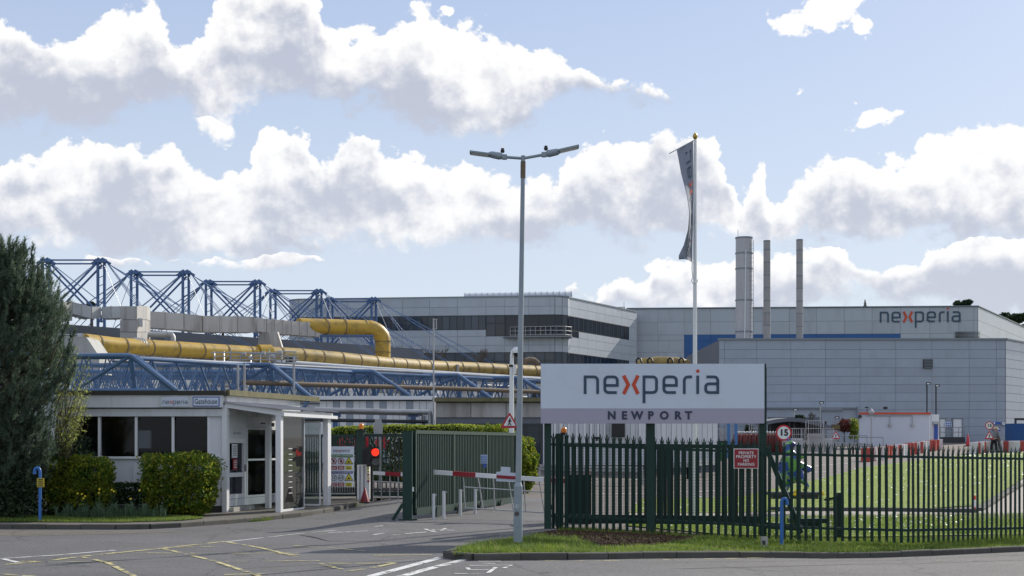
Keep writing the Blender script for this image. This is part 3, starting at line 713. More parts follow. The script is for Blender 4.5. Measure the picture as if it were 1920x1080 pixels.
# ================================================================== far buildings
def wallbody(mb, poly, z0, z1):
    n = len(poly); mb.add([(x, y, z0) for x, y in poly] + [(x, y, z1) for x, y in poly], [tuple(range(n, 2 * n))] + [(i, (i + 1) % n, n + (i + 1) % n, n + i) for i in range(n)]); return mb
def strip(parent, p0, p1, z0, z1, n, g='glass_office', sill=True, mid=False):
    p0 = Vector((p0[0], p0[1], 0)); p1 = Vector((p1[0], p1[1], 0)); u = p1 - p0; L = u.length; u /= L; nrm = Vector((u.y, -u.x, 0)); rzv = math.atan2(u.y, u.x)
    w = L / n; pane = MB().box((0, 0, 0), (w - .08, .03, z1 - z0 - .08)).mesh('window_pane', M[g])
    mu = MB().box((0, 0, 0), (.08, .06, z1 - z0)).mesh('mullion', M['frame_dark'])
    for i in range(n):
        c = p0 + u * (i + .5) * w + nrm * .02; rep('window_pane', pane, parent, (c.x, c.y, (z0 + z1) / 2), rzv)
    for i in range(n + 1):
        c = p0 + u * i * w + nrm * .04; rep('mullion', mu, parent, (c.x, c.y, (z0 + z1) / 2), rzv)
    fr = MB()
    for z in ([z0, z1] + ([z0 + (z1 - z0) * .62] if mid else [])):
        a = p0 + nrm * .05; b = p1 + nrm * .05; fr.beam((a.x, a.y, z), (b.x, b.y, z), .05, .09)
    part('window_frame', fr, M['frame_dark'], parent)
# --- office block
ob = thing('office_building', 'long silver-grey panelled office block with ribbon windows, rounded corner and recessed balcony', 'building', (-8, 182, 2.3))
O0, O1 = (-27.0, 180.3), (5.3, 176.2); O2, O3 = (7.15, 178.2), (17.2, 197.0)
arcp = [(5.3, 176.2), (6.2, 176.5), (6.9, 177.2), (7.15, 178.2)]
larc = [(-28.6, 184), (-28.4, 182), (-27.9, 180.9), (-27.0, 180.3)]
part('wall', wallbody(MB(), larc + arcp + [O3, (17.2, 240), (-28.6, 240)], 1.5, 20.4), M['joint'], ob)
pxs = [560, 601, 653, 705, 757, 808, 860, 913, 948, 992, 1031, 1040]
cols = [(p - 560) / 480 for p in pxs]
rowz = [3.0, 4.6, 6.2, 7.9, 9.3, 10.7, 12.0, 13.62, 14.5, 15.62, 16.45, 18.25, 19.3, 20.45]
fx = lambda px: (px - 560) / 480
def sk(c, z): return (10.7 < z < 13.6) or (7.9 < z < 9.3 and False) or (16.45 < z < 18.25) or (15.62 < z < 16.45 and c > fx(913))
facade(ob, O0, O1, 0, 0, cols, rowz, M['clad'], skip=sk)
P = lambda f: (O0[0] + (O1[0] - O0[0]) * f, O0[1] + (O1[1] - O0[1]) * f)
strip(ob, O0, P(fx(913)), 16.47, 18.23, 26)
strip(ob, P(fx(913)), P(fx(948)), 15.64, 18.23, 2, mid=True)
strip(ob, O0, O1, 10.72, 13.6, 26, mid=True)
# balcony recess (dark glazing set back behind a railing)
strip(ob, P(fx(950)), O1, 15.64, 18.23, 3, g='glass_dark')
for a, b in zip(arcp[:-1], arcp[1:]):
    facade(ob, a, b, 0, 0, 1, rowz, M['clad'], skip=lambda c, z: (10.7 < z < 13.6) or (15.62 < z < 18.25))
    strip(ob, a, b, 15.64, 18.23, 1, g='glass_dark'); strip(ob, a, b, 10.72, 13.6, 1)
for a, b in zip(larc[:-1], larc[1:]): facade(ob, a, b, 0, 0, 1, rowz, M['clad'])
rl = MB(); rp = [P(fx(958)), (5.4, 175.5), (6.6, 175.9), (7.4, 176.9)]
for z in (15.7, 16.2, 16.7):
    for a, b in zip(rp[:-1], rp[1:]): rl.tube((a[0], a[1] - .5, z), (b[0], b[1] - .5, z), .05, 6)
for i in range(13):
    f_ = i / 9 if i < 9 else 1
    a = (rp[0][0] + (rp[1][0] - rp[0][0]) * f_, rp[0][1] + (rp[1][1] - rp[0][1]) * f_) if i < 10 else rp[i - 9 if i - 9 < 4 else 3]
    rl.tube((a[0], a[1] - .5, 15.6), (a[0], a[1] - .5, 16.7), .04, 6)
part('balcony_railing', rl, M['galv'], ob)
part('balcony_floor', wallbody(MB(), [(P(fx(958))[0], 175.8), (5.5, 174.9), (7.3, 175.8), (7.6, 177.5), (6, 178.6), (-2, 178)], 15.4, 15.55), M['flash'], ob)
sf = [i / 8 for i in range(9)]
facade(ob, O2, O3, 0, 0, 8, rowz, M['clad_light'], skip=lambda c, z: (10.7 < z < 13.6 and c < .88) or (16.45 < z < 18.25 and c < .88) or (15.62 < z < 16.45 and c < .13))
Q = lambda f: (O2[0] + (O3[0] - O2[0]) * f, O2[1] + (O3[1] - O2[1]) * f)
strip(ob, O2, Q(.875), 16.47, 18.23, 14, g='glass_dark'); strip(ob, O2, Q(.875), 10.72, 13.6, 14, g='glass_dark'); strip(ob, O2, Q(.125), 15.64, 16.45, 2, g='glass_dark')
cp = MB(); rimp = larc + arcp + [O3]
for a, b in zip(rimp[:-1], rimp[1:]): cp.beam((a[0], a[1], 20.55), (b[0], b[1], 20.55), .35, .16)
part('roof_edge', cp, M['flash'], ob)
# barrel rooflight on top
bv = MB(); n = 10
for k in range(18):
    xa, xb = -6 + k * .75, -6 + (k + 1) * .75 - .05
    ya = 181.6 - k * .1
    vs = [(x, ya + 2.2 * math.cos(math.pi * i / n), 20.6 + .85 * math.sin(math.pi * i / n)) for x in (xa, xb) for i in range(n + 1)]
    bv.add(vs, [(i, i + 1, n + 2 + i, n + 1 + i) for i in range(n)], True)
part('barrel_rooflight', bv, mat('rooflight_glazing', (.5, .54, .58), .25, var=.05, metal=.2), ob)
rb = MB()
for k in range(19):
    pts = [(-6.02 + k * .75, 181.6 - k * .1 + 2.25 * math.cos(math.pi * i / 8), 20.6 + .9 * math.sin(math.pi * i / 8)) for i in range(9)]
    rb.path(pts, .05, 4)
part('rooflight_rib', rb, M['flash'], ob)['kind'] = 'stuff'
# --- rear hall with the big lettering
rbd = thing('rear_hall', 'tall grey panelled hall behind with large company lettering and a blue band', 'building', (34, 166, 2.5))
KS = 1.19   # the hall stands behind the end of the office block
H0, H1, H2 = (13.5 * KS, 167.8 * KS), (54.0 * KS, 165.0 * KS), (69.8 * KS, 194.0 * KS)
zk = lambda z: EYE + (z - EYE) * KS
part('wall', wallbody(MB(), [H0, H1, H2, (83, 270), (20, 270)], 1.5, zk(18.15)), M['joint'], rbd)
hrows = [zk(z) for z in (5.0, 6.5, 8.2, 10.2, 11.65, 13.0, 14.35, 15.05, 16.55, 18.1)]
hcols = [0] + [(p - 1175) / 660 for p in (1193, 1235, 1285, 1335, 1385, 1434, 1484, 1535, 1587, 1639, 1692, 1746, 1800, 1828)] + [1]
hp = lambda px: (px - 1175) / 660
isblue = lambda c, z: (zk(14.35) < z < zk(15.05) and hp(1285) < c < hp(1692)) or (z < zk(14.35) and hp(1285) < c < hp(1385))
facade(rbd, H0, H1, 0, 0, hcols, hrows, M['clad'], skip=isblue)
facade(rbd, H0, H1, 0, 0, hcols, hrows, M['bluepanel'], name='blue_panel', skip=lambda c, z: not isblue(c, z))
facade(rbd, H1, H2, 0, 0, 7, hrows, M['clad_light'])
cp = MB(); cp.beam((H0[0], H0[1] - .05, zk(18.2)), (H1[0], H1[1] - .05, zk(18.2)), .4, .14); cp.beam((*H1, zk(18.2)), (*H2, zk(18.2)), .4, .14)
part('roof_edge', cp, M['flash'], rbd)
lv = MB()
for i in range(5): lv.box((S(1814, 0, 165 * KS).x, 165.0 * KS, zk(14.55 + i * .16)), (3.4, .2, .07))
part('louvre', lv, M['frame_dark'], rbd)['kind'] = 'stuff'
lu = Vector((H1[0] - H0[0], H1[1] - H0[1], 0)).normalized()
o = S(1650, 604.5, 165.6 * KS); o.y = H0[1] + (o.x - H0[0]) * (H1[1] - H0[1]) / (H1[0] - H0[0]) - .12
logo(rbd, o, lu, ZA, 20.2 * 165.6 * KS / F, .06)
# small rail on the roof between the buildings
rr = thing('roof_handrail', 'small handrail with a mast on the roof between the office block and the hall', 'railing', S(1165, 582, 186))
mb = MB()
for px in (1159, 1163, 1167, 1171): mb.tube(S(px, 584, 186), S(px, 576, 186), .05, 5)
mb.tube(S(1159, 576, 186), S(1171, 576, 186), .05, 5)
part('rail', mb, M['galv'], rr); part('mast', MB().tube(S(1170, 584, 186), S(1170, 567, 186), .04, 5), M['galv'], rr)
# --- front warehouse
wh = thing('front_warehouse', 'lower grey panelled warehouse on the right with three chimneys rising behind its roof', 'building', (33, 133, 2.3))
W0, W1, W2 = (19.35, 133.0), (46.1, 133.0), (62.0, 154.0)
part('wall', wallbody(MB(), [W0, W1, W2, (62, 158), (19.35, 158)], 1.2, 11.9), M['joint'], wh)
wcols = [0] + [(p - 1347) / 538 for p in (1357, 1418, 1482, 1547, 1612, 1679, 1747, 1817, 1868)] + [1]
wrows = [2.2, 3.0, 3.8, 4.6, 5.38, 6.16, 6.94, 7.72, 8.5, 9.3, 10.15, 11.0, 11.9]
wp = lambda px: (px - 1347) / 538
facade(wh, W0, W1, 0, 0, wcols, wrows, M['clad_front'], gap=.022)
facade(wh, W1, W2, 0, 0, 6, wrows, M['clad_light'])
cp = MB(); cp.beam((W0[0] - .1, 132.95, 11.98), (46.15, 132.95, 11.98), .35, .16); cp.beam((46.15, 133, 11.98), (*W2, 11.98), .35, .16)
part('roof_edge', cp, M['flash'], wh)
vt = S(1740, 682, 132.8); part('vent', MB().box(vt, (.85, .12, .85)), M['frame_dark'], wh)
sl = MB(); [sl.box((vt.x, 132.72, vt.z - .35 + i * .14), (.75, .05, .05)) for i in range(6)]; part('vent_slats', sl, M['flash'], wh)['kind'] = 'stuff'
for (a, b, nm) in ((1787, 1803, 'door'), (1762, 1772, 'door')):
    p = S((a + b) / 2, 806, 132.85); d = part(nm, MB().box((p.x, 132.86, p.z), ((b - a) / 20, .1, 2.0)), M['whiteclean'], wh)
    e = MB(); 
    for q_ in (-1, 1): e.box((p.x + q_ * (b - a) / 40 + q_ * .04, 132.84, p.z), (.08, .16, 2.1))
    e.box((p.x, 132.84, p.z + 1.08), ((b - a) / 20 + .2, .16, .1)); part('door_frame', e, M['flash'], d)
# loading bay, a lower box against the warehouse
lb = thing('loading_bay', 'low grey loading bay with a closed roller shutter against the warehouse wall', 'building', S(1520, 828, 131))
bz = S(1435, 766, 130.5).z
part('wall', wallbody(MB(), [(S(1425, 0, 130.5).x, 130.5), (S(1608, 0, 130.5).x, 130.5), (S(1608, 0, 130.5).x, 132.9), (S(1425, 0, 130.5).x, 132.9)], 1.6, bz), M['clad_front'], lb)
part('roof_edge', MB().beam(S(1424, 766, 130.4) + Vector((0, 0, .05)), S(1609, 766, 130.4) + Vector((0, 0, .05)), .3, .12), M['flash'], lb)
sh = MB(); a, b = S(1541, 770, 130.4), S(1577, 826, 130.4)
for i in range(17): sh.box(((a.x + b.x) / 2, 130.44 - .01 * (i % 2), b.z + (a.z - b.z) * (i + .5) / 17), (b.x - a.x, .04, (a.z - b.z) / 17 - .015))
part('roller_shutter', sh, M['clad_front'], lb)['kind'] = 'stuff'
part('shutter_box', MB().box(((a.x + b.x) / 2, 130.36, a.z + .1), (b.x - a.x + .3, .25, .2)), M['flash'], lb)
part('post', MB().tube(S(1608, 828, 130.2), S(1608, 762, 130.2), .08, 6), M['flash'], lb)
# chimneys
def chimney(px0, px1, top, Y, label, m, rings, ladder=False):
    c = S((px0 + px1) / 2, top, Y); r = (px1 - px0) / 2 * Y / F; zt = c.z
    t = thing('chimney', label, 'chimney', (c.x, Y, 11.9))
    seg = [11.8] + [EYE + (HZ - y) * Y / F for y in rings] + [zt]
    seg = sorted(seg)
    for a, b in zip(seg[:-1], seg[1:]): part('flue_section', MB().tube((c.x, Y, a), (c.x, Y, b - .02), r, 24), m, t)
    for z in seg[1:]: part('flange', MB().tube((c.x, Y, z - .07), (c.x, Y, z + .05), r * 1.07 if ladder else r * 1.03, 24), M['flash'], t)
    part('mouth', MB().tube((c.x, Y, zt - .3), (c.x, Y, zt + .07), r * .88, 20), M['black'], t)
    if ladder:
        part('riser_pipe', MB().tube((c.x - .1 * r, Y - r - .06, 11.9), (c.x + .05 * r, Y - r - .06, zt - 1.3), .05, 6), M['whiteclean'], t)
        part('rod', MB().tube((c.x - .6, Y, zt), (c.x - .6, Y, zt + .8), .025, 5), M['galv'], t)
        ld = MB()
        for s_ in (-.2, .2): ld.tube((c.x + .75 * r + s_, Y - r * .72 - .08, 12), (c.x + .75 * r + s_, Y - r * .72 - .08, zt - .3), .03, 4)
        for i in range(23): ld.tube((c.x + .75 * r - .2, Y - r * .72 - .08, 12 + i * .45), (c.x + .75 * r + .2, Y - r * .72 - .08, 12 + i * .45), .02, 4)
        part('ladder', ld, M['flash'], t)
    return t
chimney(1379.5, 1410.5, 446, 141, 'wide flanged silver chimney, the thickest of the three', M['stack'], (622, 563, 504, 475), True)
chimney(1431.5, 1444.5, 452, 141, 'slim grey chimney in the middle, beside the thick one', M['stack2'], (610, 587, 564, 540, 516, 492, 468))
chimney(1493, 1505.5, 450, 141, 'slim grey chimney standing rightmost of the three', M['stack2'], (612, 588, 565, 541, 517, 493, 469))
# ================================================================== factory with masts, pipes and rib trusses
fac = thing('factory_block', 'low pale factory block under the blue masts and trusses', 'building', (-30, 100, 1.5))
part('wall', wallbody(MB(), [(-75, 84), (-20, 84), (3, 108), (8, 118), (-8, 165), (-90, 125)], 1.0, 4.75), M['concrete'], fac)
facade(fac, (-20, 84), (3, 108), 0, 0, 30, [1.6, 3.1, 4.7], M['clad_light'])
facade(fac, (-60, 84), (-20, 84), 0, 0, 30, [1.6, 3.1, 4.7], M['clad_light'])
part('roof_edge', MB().beam((-75, 83.9, 4.85), (-20, 83.9, 4.85), .4, .2).beam((-20, 83.9, 4.85), (3.1, 107.9, 4.85), .4, .2), M['flash'], fac)
# service spine: wall and plant under the masts
spn = thing('service_spine', 'long grey plant gallery below the blue masts and behind the yellow pipe', 'building', (-30, 125, 4.7))
SP = lambda t, n=0.0: Vector((-34.0 + t * .6745 + n * .738, 114.5 + t * .738 - n * .6745, 0))   # along the big pipe, n towards the viewer
pl = [SP(-30, -1.6), SP(62, -1.6), SP(62, -7), SP(-30, -7)]
part('wall', wallbody(MB(), [tuple(p.xy) for p in pl], 4.2, 8.6), M['concrete'], spn)
a, b = SP(-30, -1.55), SP(62, -1.55)
facade(spn, a.xy, b.xy, 0, 0, 46, [4.8, 6.3, 7.2, 8.5], M['whiteclean'], skip=lambda c, z: (z > 7.2 and int(c * 46) % 5 in (1, 2)) or (z < 6.3 and int(c * 46) % 7 == 3))
def zig(mb, p0, p1, n, dz, r, k=5):
    """zigzag lacing between a chord p0-p1 and the same chord dz higher"""
    p0, p1 = Vector(p0), Vector(p1); up = Vector((0, 0, dz)) if isinstance(dz, (int, float)) else Vector(dz)
    for i in range(n):
        a = p0.lerp(p1, i / n); b = p0.lerp(p1, (i + .5) / n) + up; c = p0.lerp(p1, (i + 1) / n)
        mb.tube(a, b, r, k, cap=False); mb.tube(b, c, r, k, cap=False)
# blue lattice girder along the spine (behind the ducts)
gd = thing('roof_girder', 'blue lattice girder running below the ducts between the masts', 'truss', SP(0, -2))
for n_, z0 in ((-6.8, 9.7),):
    a, b = SP(-16, n_), SP(60, n_)
    for zz in (z0, z0 + 1.3):
        part('chord', MB().tube((a.x, a.y, zz), (b.x, b.y, zz), .13, 8), M['blue_mast'], gd)
    mb = MB(); zig(mb, (a.x, a.y, z0), (b.x, b.y, z0), 44, 1.3, .06); part('lacing', mb, M['blue_mast'], gd)['kind'] = 'stuff'
ph = thing('plant_gallery', 'dark plant gallery behind the grey ducts, seen between the mast columns', 'building', SP(10, -9))
part('wall', wallbody(MB(), [tuple(SP(-30, -9).xy), tuple(SP(46, -9).xy), tuple(SP(46, -14).xy), tuple(SP(-30, -14).xy)], 4.2, 12.5), M['joint'], ph)
facade(ph, SP(-30, -9).xy, SP(46, -9).xy, 0, 0, 36, [8.3, 9.6, 10.9, 12.4], M['duct'], skip=lambda c, z: z > 10.9 or int(c * 36) % 5 in (1, 2) or (z < 9.6 and int(c * 36) % 3 == 0))
# --- masts
MP = [Vector((-2.383 * 17, 2.898e-3 * F * 17, 19.05)) + Vector((5.44 * k, 8.67 * k, 0)) for k in range(-1, 6)]
MP = [Vector((-822 / 345 * 17, F * 17 / 345, 19.05)), Vector((-660 / 323 * 17, F * 17 / 323, 19.05)), Vector((-523 / 305 * 17, F * 17 / 305, 19.05)), Vector((-405 / 288 * 17, F * 17 / 288, 19.05)), Vector((-300 / 273 * 17, F * 17 / 273, 19.05))]
HW = 2.55
def make_mast():
    t = thing('mast_frame', '', 'mast', (0, 0, 0), 0)
    zt = 0.0; zb = -12.5
    for sx in (-1, 1):
        X = sx * HW
        for d in (-.26, .26):
            part('column', MB().tube((X + d, d * .6, zb), (X + d, d * .6, zt), .14, 8), M['blue_mast'], t)
        mb = MB(); 
        for i in range(16):
            mb.tube((X - .26, -.16, zb + i * .78), (X + .26, .16, zb + i * .78 + .3), .05, 4, cap=False)
        part('rungs', mb, M['blue_mast'], t)['kind'] = 'stuff'
        hd = MB()
        hd.box((X, 0, zt + .05), (.95, .6, .35)); 
        for q_ in (-1, 1):
            hd.beam((X + q_ * .35, 0, zt + .05), (X + q_ * .85, 0, zt - .25), .26, .26); hd.tube((X + q_ * .2, -.3, zt + .2), (X + q_ * .2, .3, zt + .2), .14, 6)
        part('mast_head', hd, M['blue_mast'], t)
        for dy in (-.28, .28):
            part('cross_brace', MB().tube((X - sx * .2 + dy * .8, dy, zt - .3), (-X + sx * .4 + dy * .8, dy + .1, zt - 4.9), .095, 8), M['blue_mast'], t)
            part('brace_foot', MB().tube((-X + sx * .4 + dy * .8, dy + .1, zt - 4.9), (-X, dy, zt - 5.6), .12, 6), M['blue_mast'], t)
    for zz in (.12, -.22):
        part('top_bar', MB().tube((-HW, 0, zt + zz), (HW, 0, zt + zz), .075, 6), M['blue_mast'], t)
    part('middle_brace', MB().tube((-HW, 0, -8.9), (HW, 0, -8.9), .11, 6), M['blue_mast'], t)
    # stay cables, in pairs
    for sx in (-1, 1):
        for (dx, dy, dz) in ((7.2, -1, -9.4), (8.2, -2, -9.4), (18.5, -7, -11.6), (21, -8.5, -11.8)) if sx > 0 else ((-8, 2, -8.8), (-9.5, 2.6, -8.6), (-17, 5, -10), (-14, 8, -9.6)):
            for o_ in (-.14, .14):
                part('stay_cable', MB().tube((sx * (HW + .6), o_, -.2), (sx * HW + dx, dy + o_ * 2, dz + o_), .03, 4, cap=False), M['blue_mast'], t)
    for o_ in (-.14, .14):
        part('stay_cable', MB().tube((-HW + .5, o_, -.2), (HW + 10.5, -6 + o_, -11.3), .03, 4, cap=False), M['blue_mast'], t)
        part('stay_cable', MB().tube((HW - .5, o_, -.2), (-HW - 8, 5 + o_, -8.8), .03, 4, cap=False), M['blue_mast'], t)
    part('tie_rod', MB().tube((HW + .3, 0, -.4), (HW + 3.8, -1, -8.6), .025, 4, cap=False), M['blue_mast'], t)
    part('tie_rod', MB().tube((-HW - .3, 0, -.4), (-HW - 3.4, 1, -8.2), .025, 4, cap=False), M['blue_mast'], t)
    return t
ML = ['nearest and leftmost of the blue cross-braced mast frames, just right of the dark pine', 'second blue cross-braced mast frame from the left, above the tall grey box duct', 'third and middle blue cross-braced mast frame, above the grey duct',
      'fourth mast frame from the left, only its right leg before the office block', 'farthest and lowest blue mast frame, wholly before the office block']
m0 = make_mast(); MG = 'blue cable-stayed mast frames'
for k, p in enumerate(MP):
    o = m0 if k == 0 else copy_tree(m0); o.location = p; o['label'] = ML[k]; o['group'] = MG
# --- yellow pipes
def pipe(name, label, pts, r, m, cat='pipe', bands=None, bandm='galv', seg=20, cut=None):
    t = thing(name, label, cat, pts[0])
    P_ = [Vector(p) for p in pts]
    part('pipe_run', MB().path(P_, r, seg), M[m], t)
    if bands:
        L = 0; cum = [0]
        for a, b in zip(P_[:-1], P_[1:]): L += (b - a).length; cum.append(L)
        s_ = bands / 2
        while s_ < L:
            for i in range(len(P_) - 1):
                if cum[i] <= s_ <= cum[i + 1]:
                    u = (P_[i + 1] - P_[i]).normalized(); c = P_[i] + u * (s_ - cum[i])
                    part('pipe_band', MB().tube(c - u * .06, c + u * .06, r * 1.045, seg), M[bandm], t); break
            s_ += bands
    return t
A_, B_ = S(158, 641, 112.0), S(480, 664, 126.0)
yp = pipe('yellow_pipe', 'long large yellow pipe running along the gallery, nearest part by the pine', [A_, S(215, 648, 114.5), S(300, 653, 118), S(485, 664, 126)], .66, 'yellow_pipe', bands=2.6, bandm='rust')
yp2 = pipe('yellow_pipe', 'weathered continuation of the long yellow pipe, right of the pipe joint', [S(505, 664, 126.5), S(560, 667, 129), S(640, 674, 133), S(720, 682, 138), S(800, 688, 145), S(880, 691, 150), S(985, 696, 157), S(1080, 700, 163)], .68, 'yellow_old', bands=2.4, bandm='rust')
part('pipe_joint', MB().tube(S(484, 664, 125.9), S(507, 664, 126.6), .85, 20), M['yellow_pipe'], yp)
for (a, b, Y0) in ((248, 262, 116.0),):
    mb = MB(); [mb.tube(S(a + i * 4, 650, Y0 + i * .15), S(a + 2 + i * 4, 650, Y0 + .1 + i * .15), .74, 18) for i in range(5)]; part('bellows', mb, M['galv'], yp)
yp3 = thing('yellow_elbow_pipe', 'fat bright yellow pipe that bends down in an elbow before the office block', 'pipe', S(718, 670, 138.4))
rr_ = .74
e0 = S(560, 611, 133.5); e1 = S(690, 615, 138.0); e2 = S(718, 640, 138.8)
bend = []
for i in range(9):
    th = math.pi / 2 * i / 8; c0 = e1 + Vector((0, 0, -(e1.z - e2.z)))
    bend.append(Vector((e1.x + (e2.x - e1.x) * math.sin(th), e1.y + (e2.y - e1.y) * math.sin(th), e2.z + (e1.z - e2.z) * math.cos(th))))
part('horizontal_run', MB().tube(e0, e1, rr_, 24), M['yellow_pipe'], yp3)
part('elbow', MB().path(bend, rr_ * 1.03, 24), M['yellow_pipe'], yp3)
part('vertical_run', MB().tube(e2, S(718, 684, 138.8), rr_, 24), M['yellow_pipe'], yp3)
for p_, q_ in ((S(607, 612.5, 135.1), S(609, 612.5, 135.2)), (S(644, 613.5, 136.4), S(646, 613.6, 136.45)), (S(682, 614.6, 137.8), S(684, 614.8, 137.85)), (S(718, 640, 138.8), S(718, 641, 138.8)), (S(718, 660, 138.8), S(718, 660.8, 138.8))):
    part('flange', MB().tube(p_, q_, rr_ * 1.08, 24), M['rust'], yp3)
part('cradle', MB().tube(S(600, 630, 134.5), S(700, 630, 137.5), .12, 6), M['blue_mast'], yp3)
yo = pipe('yellow_pipe', 'short dull yellow duct ends poking up left of the big company sign', [S(984, 678, 150), S(992, 675, 150.3), S(1001, 676, 150.6), S(1008, 682, 150.8)], .33, 'rust')
yq = pipe('yellow_pipe', 'row of dull yellow duct tops just above the big company sign', [S(1195, 690, 150), S(1205, 682, 150), S(1235, 679, 150), S(1265, 680, 150), S(1286, 684, 150), S(1292, 694, 150)], .6, 'yellow_old')
hb = MB()
for px in (1197, 1218, 1256, 1277): hb.path([S(px - 3, 684, 149), S(px - 4, 675, 149), S(px, 671, 149), S(px + 4, 673, 149), S(px + 6, 680, 149)], .1, 6)
part('hoops', hb, M['black'], yq)['kind'] = 'stuff'
# --- pipe rack under the yellow pipe
pr = thing('pipe_rack', 'pale pipe tray and supports running under the long yellow pipe', 'pipe rack', S(300, 672, 117))
for off_, z_, m_ in ((-.2, 9.25, 'galv'), (.5, 8.95, 'whiteclean')):
    a, b = SP(-4, 1.2 + off_), SP(58, 1.2 + off_)
    part('tray_rail', MB().tube((a.x, a.y, z_), (b.x, b.y, z_), .09, 6), M[m_], pr)
for i in range(16):
    c = SP(-3 + i * 3.8, .9); part('support_leg', MB().box((c.x, c.y, 7.1), (.14, .14, 4.4)), M['galv'], pr)
rnd = random.Random(3)
pc = MB()
for i in range(120):
    t_ = rnd.uniform(-10, 56); n_ = rnd.uniform(-1.4, .8); c = SP(t_, n_); z_ = rnd.uniform(5.2, 8.9)
    d_ = rnd.choice(((rnd.uniform(1, 5), 0, 0), (0, 0, rnd.uniform(.6, 2)), (rnd.uniform(1, 3), 0, 0)))
    pc.tube(c + Vector((0, 0, z_)), c + Vector((.6745 * d_[0], .738 * d_[0], z_ + d_[2])), rnd.choice((.06, .1, .16)), 6)
part('small_pipes', pc, M['galv'], pr)['kind'] = 'stuff'
# valve platform above the second truss
vp = thing('valve_platform', 'cluster of small pale pipes and rails above the second blue truss', 'pipework', S(480, 676, 98))
mb = MB()
for px in (402, 420, 433, 452, 470, 488, 505, 516, 528, 540, 552): mb.tube(S(px, 684, 98), S(px, 657 + rnd.uniform(-2, 9), 98 + rnd.uniform(-1, 1)), .05, 5)
for (x0, x1, y) in ((400, 560, 668), (395, 520, 661), (430, 560, 674), (470, 536, 664), (520, 556, 659)): mb.tube(S(x0, y, 98), S(x1, y + 1, 98), .05, 5)
for px, py in ((458, 664), (470, 671), (494, 662), (512, 668), (526, 661)): mb.tube(S(px - 3, py, 97.6), S(px + 3, py, 97.6), .14, 8)
part('small_pipes', mb, M['galv'], vp)['kind'] = 'stuff'
part('tank', MB().tube(S(536, 674, 98.4), S(555, 673, 98.4), .22, 12), M['green_dark'], vp)
# --- grey ducts along the roof
def duct(label, pts, hgt, dep, m='duct', nb=6, name='roof_duct'):
    """a rectangular duct with flanged joints along points (px, top y, Y)"""
    t = thing(name, label, 'duct', S(*pts[0]))
    for (a, b) in zip(pts[:-1], pts[1:]):
        A, B = S(*a), S(*b); n = max(1, round(nb * (B - A).length / 6))
        for i in range(n):
            p, q_ = A.lerp(B, i / n), A.lerp(B, (i + 1) / n); d = (q_ - p); d.z = 0; d.normalize(); back = Vector((-d.y, d.x, 0)) * dep
            e = d * .03; p = p + e; q_ = q_ - e; D_ = Vector((0, 0, -hgt))
            mb = MB(); vs = [p, q_, q_ + back, p + back, p + D_, q_ + D_, q_ + back + D_, p + back + D_]
            mb.add(vs, [(0, 1, 2, 3), (7, 6, 5, 4), (0, 4, 5, 1), (1, 5, 6, 2), (2, 6, 7, 3), (3, 7, 4, 0)]); part('duct_section', mb, M[m], t)
            if i:
                f_ = -d * .03 - Vector((-d.y, d.x, 0)) * .06; f2 = back + Vector((-d.y, d.x, 0)) * .12; g_ = d * .06; u_ = Vector((0, 0, .06)); p = p - e
                vs = [p + f_ + u_, p + f_ + g_ + u_, p + f_ + g_ + f2 + u_, p + f_ + f2 + u_]; vs += [v + D_ - 2 * u_ for v in vs]
                part('duct_flange', MB().add(vs, [(0, 1, 2, 3), (7, 6, 5, 4), (0, 4, 5, 1), (1, 5, 6, 2), (2, 6, 7, 3), (3, 7, 4, 0)]), M[m], t)
    return t
duct('pale angular duct at the far left, rising behind the pine', [(60, 560, 118), (118, 566, 119), (136, 566, 120)], 1.6, 1.6)
duct('grimy grey duct between the pine and the tall box duct', [(136, 566, 120), (172, 575, 121), (190, 575, 122), (226, 574, 122)], 1.0, 1.6, m='galv')
duct('long grey roof duct ending at the fat yellow pipe', [(275, 583, 122.5), (345, 588, 124), (380, 592, 125), (478, 594, 128)], 1.4, 1.6, nb=4)
duct('front grey roof duct that tapers back towards the fat yellow pipe', [(482, 595, 128.6), (500, 598, 129), (606, 607, 134.8)], 1.25, 1.2, nb=6)
tb = thing('tall_box_duct', 'tall boxy grey duct standing above the yellow pipe left of the second mast', 'duct', S(250, 640, 118))
for (z0, z1) in ((574, 599), (600, 622), (623, 645)):
    a0, a1, a2 = S(225, z0, 119.5), S(257, z0, 117.8), S(275, z0, 119.2); H_ = (z1 - z0) / (F / 119)
    for nm_, (p, q_) in (('front_panel', (a0, a1)), ('side_panel', (a1, a2))):
        mb = MB(); mb.add([p, q_, q_ + Vector((0, 0, -H_)), p + Vector((0, 0, -H_)), p + Vector((.3, 1.2, 0)), q_ + Vector((0, 1.2, 0)), q_ + Vector((0, 1.2, -H_)), p + Vector((.3, 1.2, -H_))], [(3, 2, 1, 0), (0, 1, 5, 4), (4, 5, 6, 7), (3, 7, 6, 2), (1, 2, 6, 5), (0, 4, 7, 3)])
        part(nm_, mb, M['duct'], tb)
part('hatch', MB().box(S(264, 605, 118.2) + Vector((0, -.12, 0)), (.35, .06, .7), .6), M['galv'], tb)
# angled chute below the front duct
ch = thing('duct_chute', 'bright angled sheet-metal chute dropping from the front roof duct', 'duct', S(515, 655, 128))
mb = MB(); q4 = [S(503, 622, 128), S(520, 622, 128), S(530, 655, 128), S(510, 655, 128)]; q5 = [S(486, 624, 129), S(503, 622, 128), S(510, 655, 128), S(482, 655, 129)]
for q_, nm_ in ((q4, 'front_panel'), (q5, 'side_panel')):
    mb = MB(); mb.add(q_ + [v + Vector((0, .8, 0)) for v in q_], [(3, 2, 1, 0), (4, 5, 6, 7), (0, 1, 5, 4), (1, 2, 6, 5), (2, 3, 7, 6), (3, 0, 4, 7)]); part(nm_, mb, M['duct'], ch)
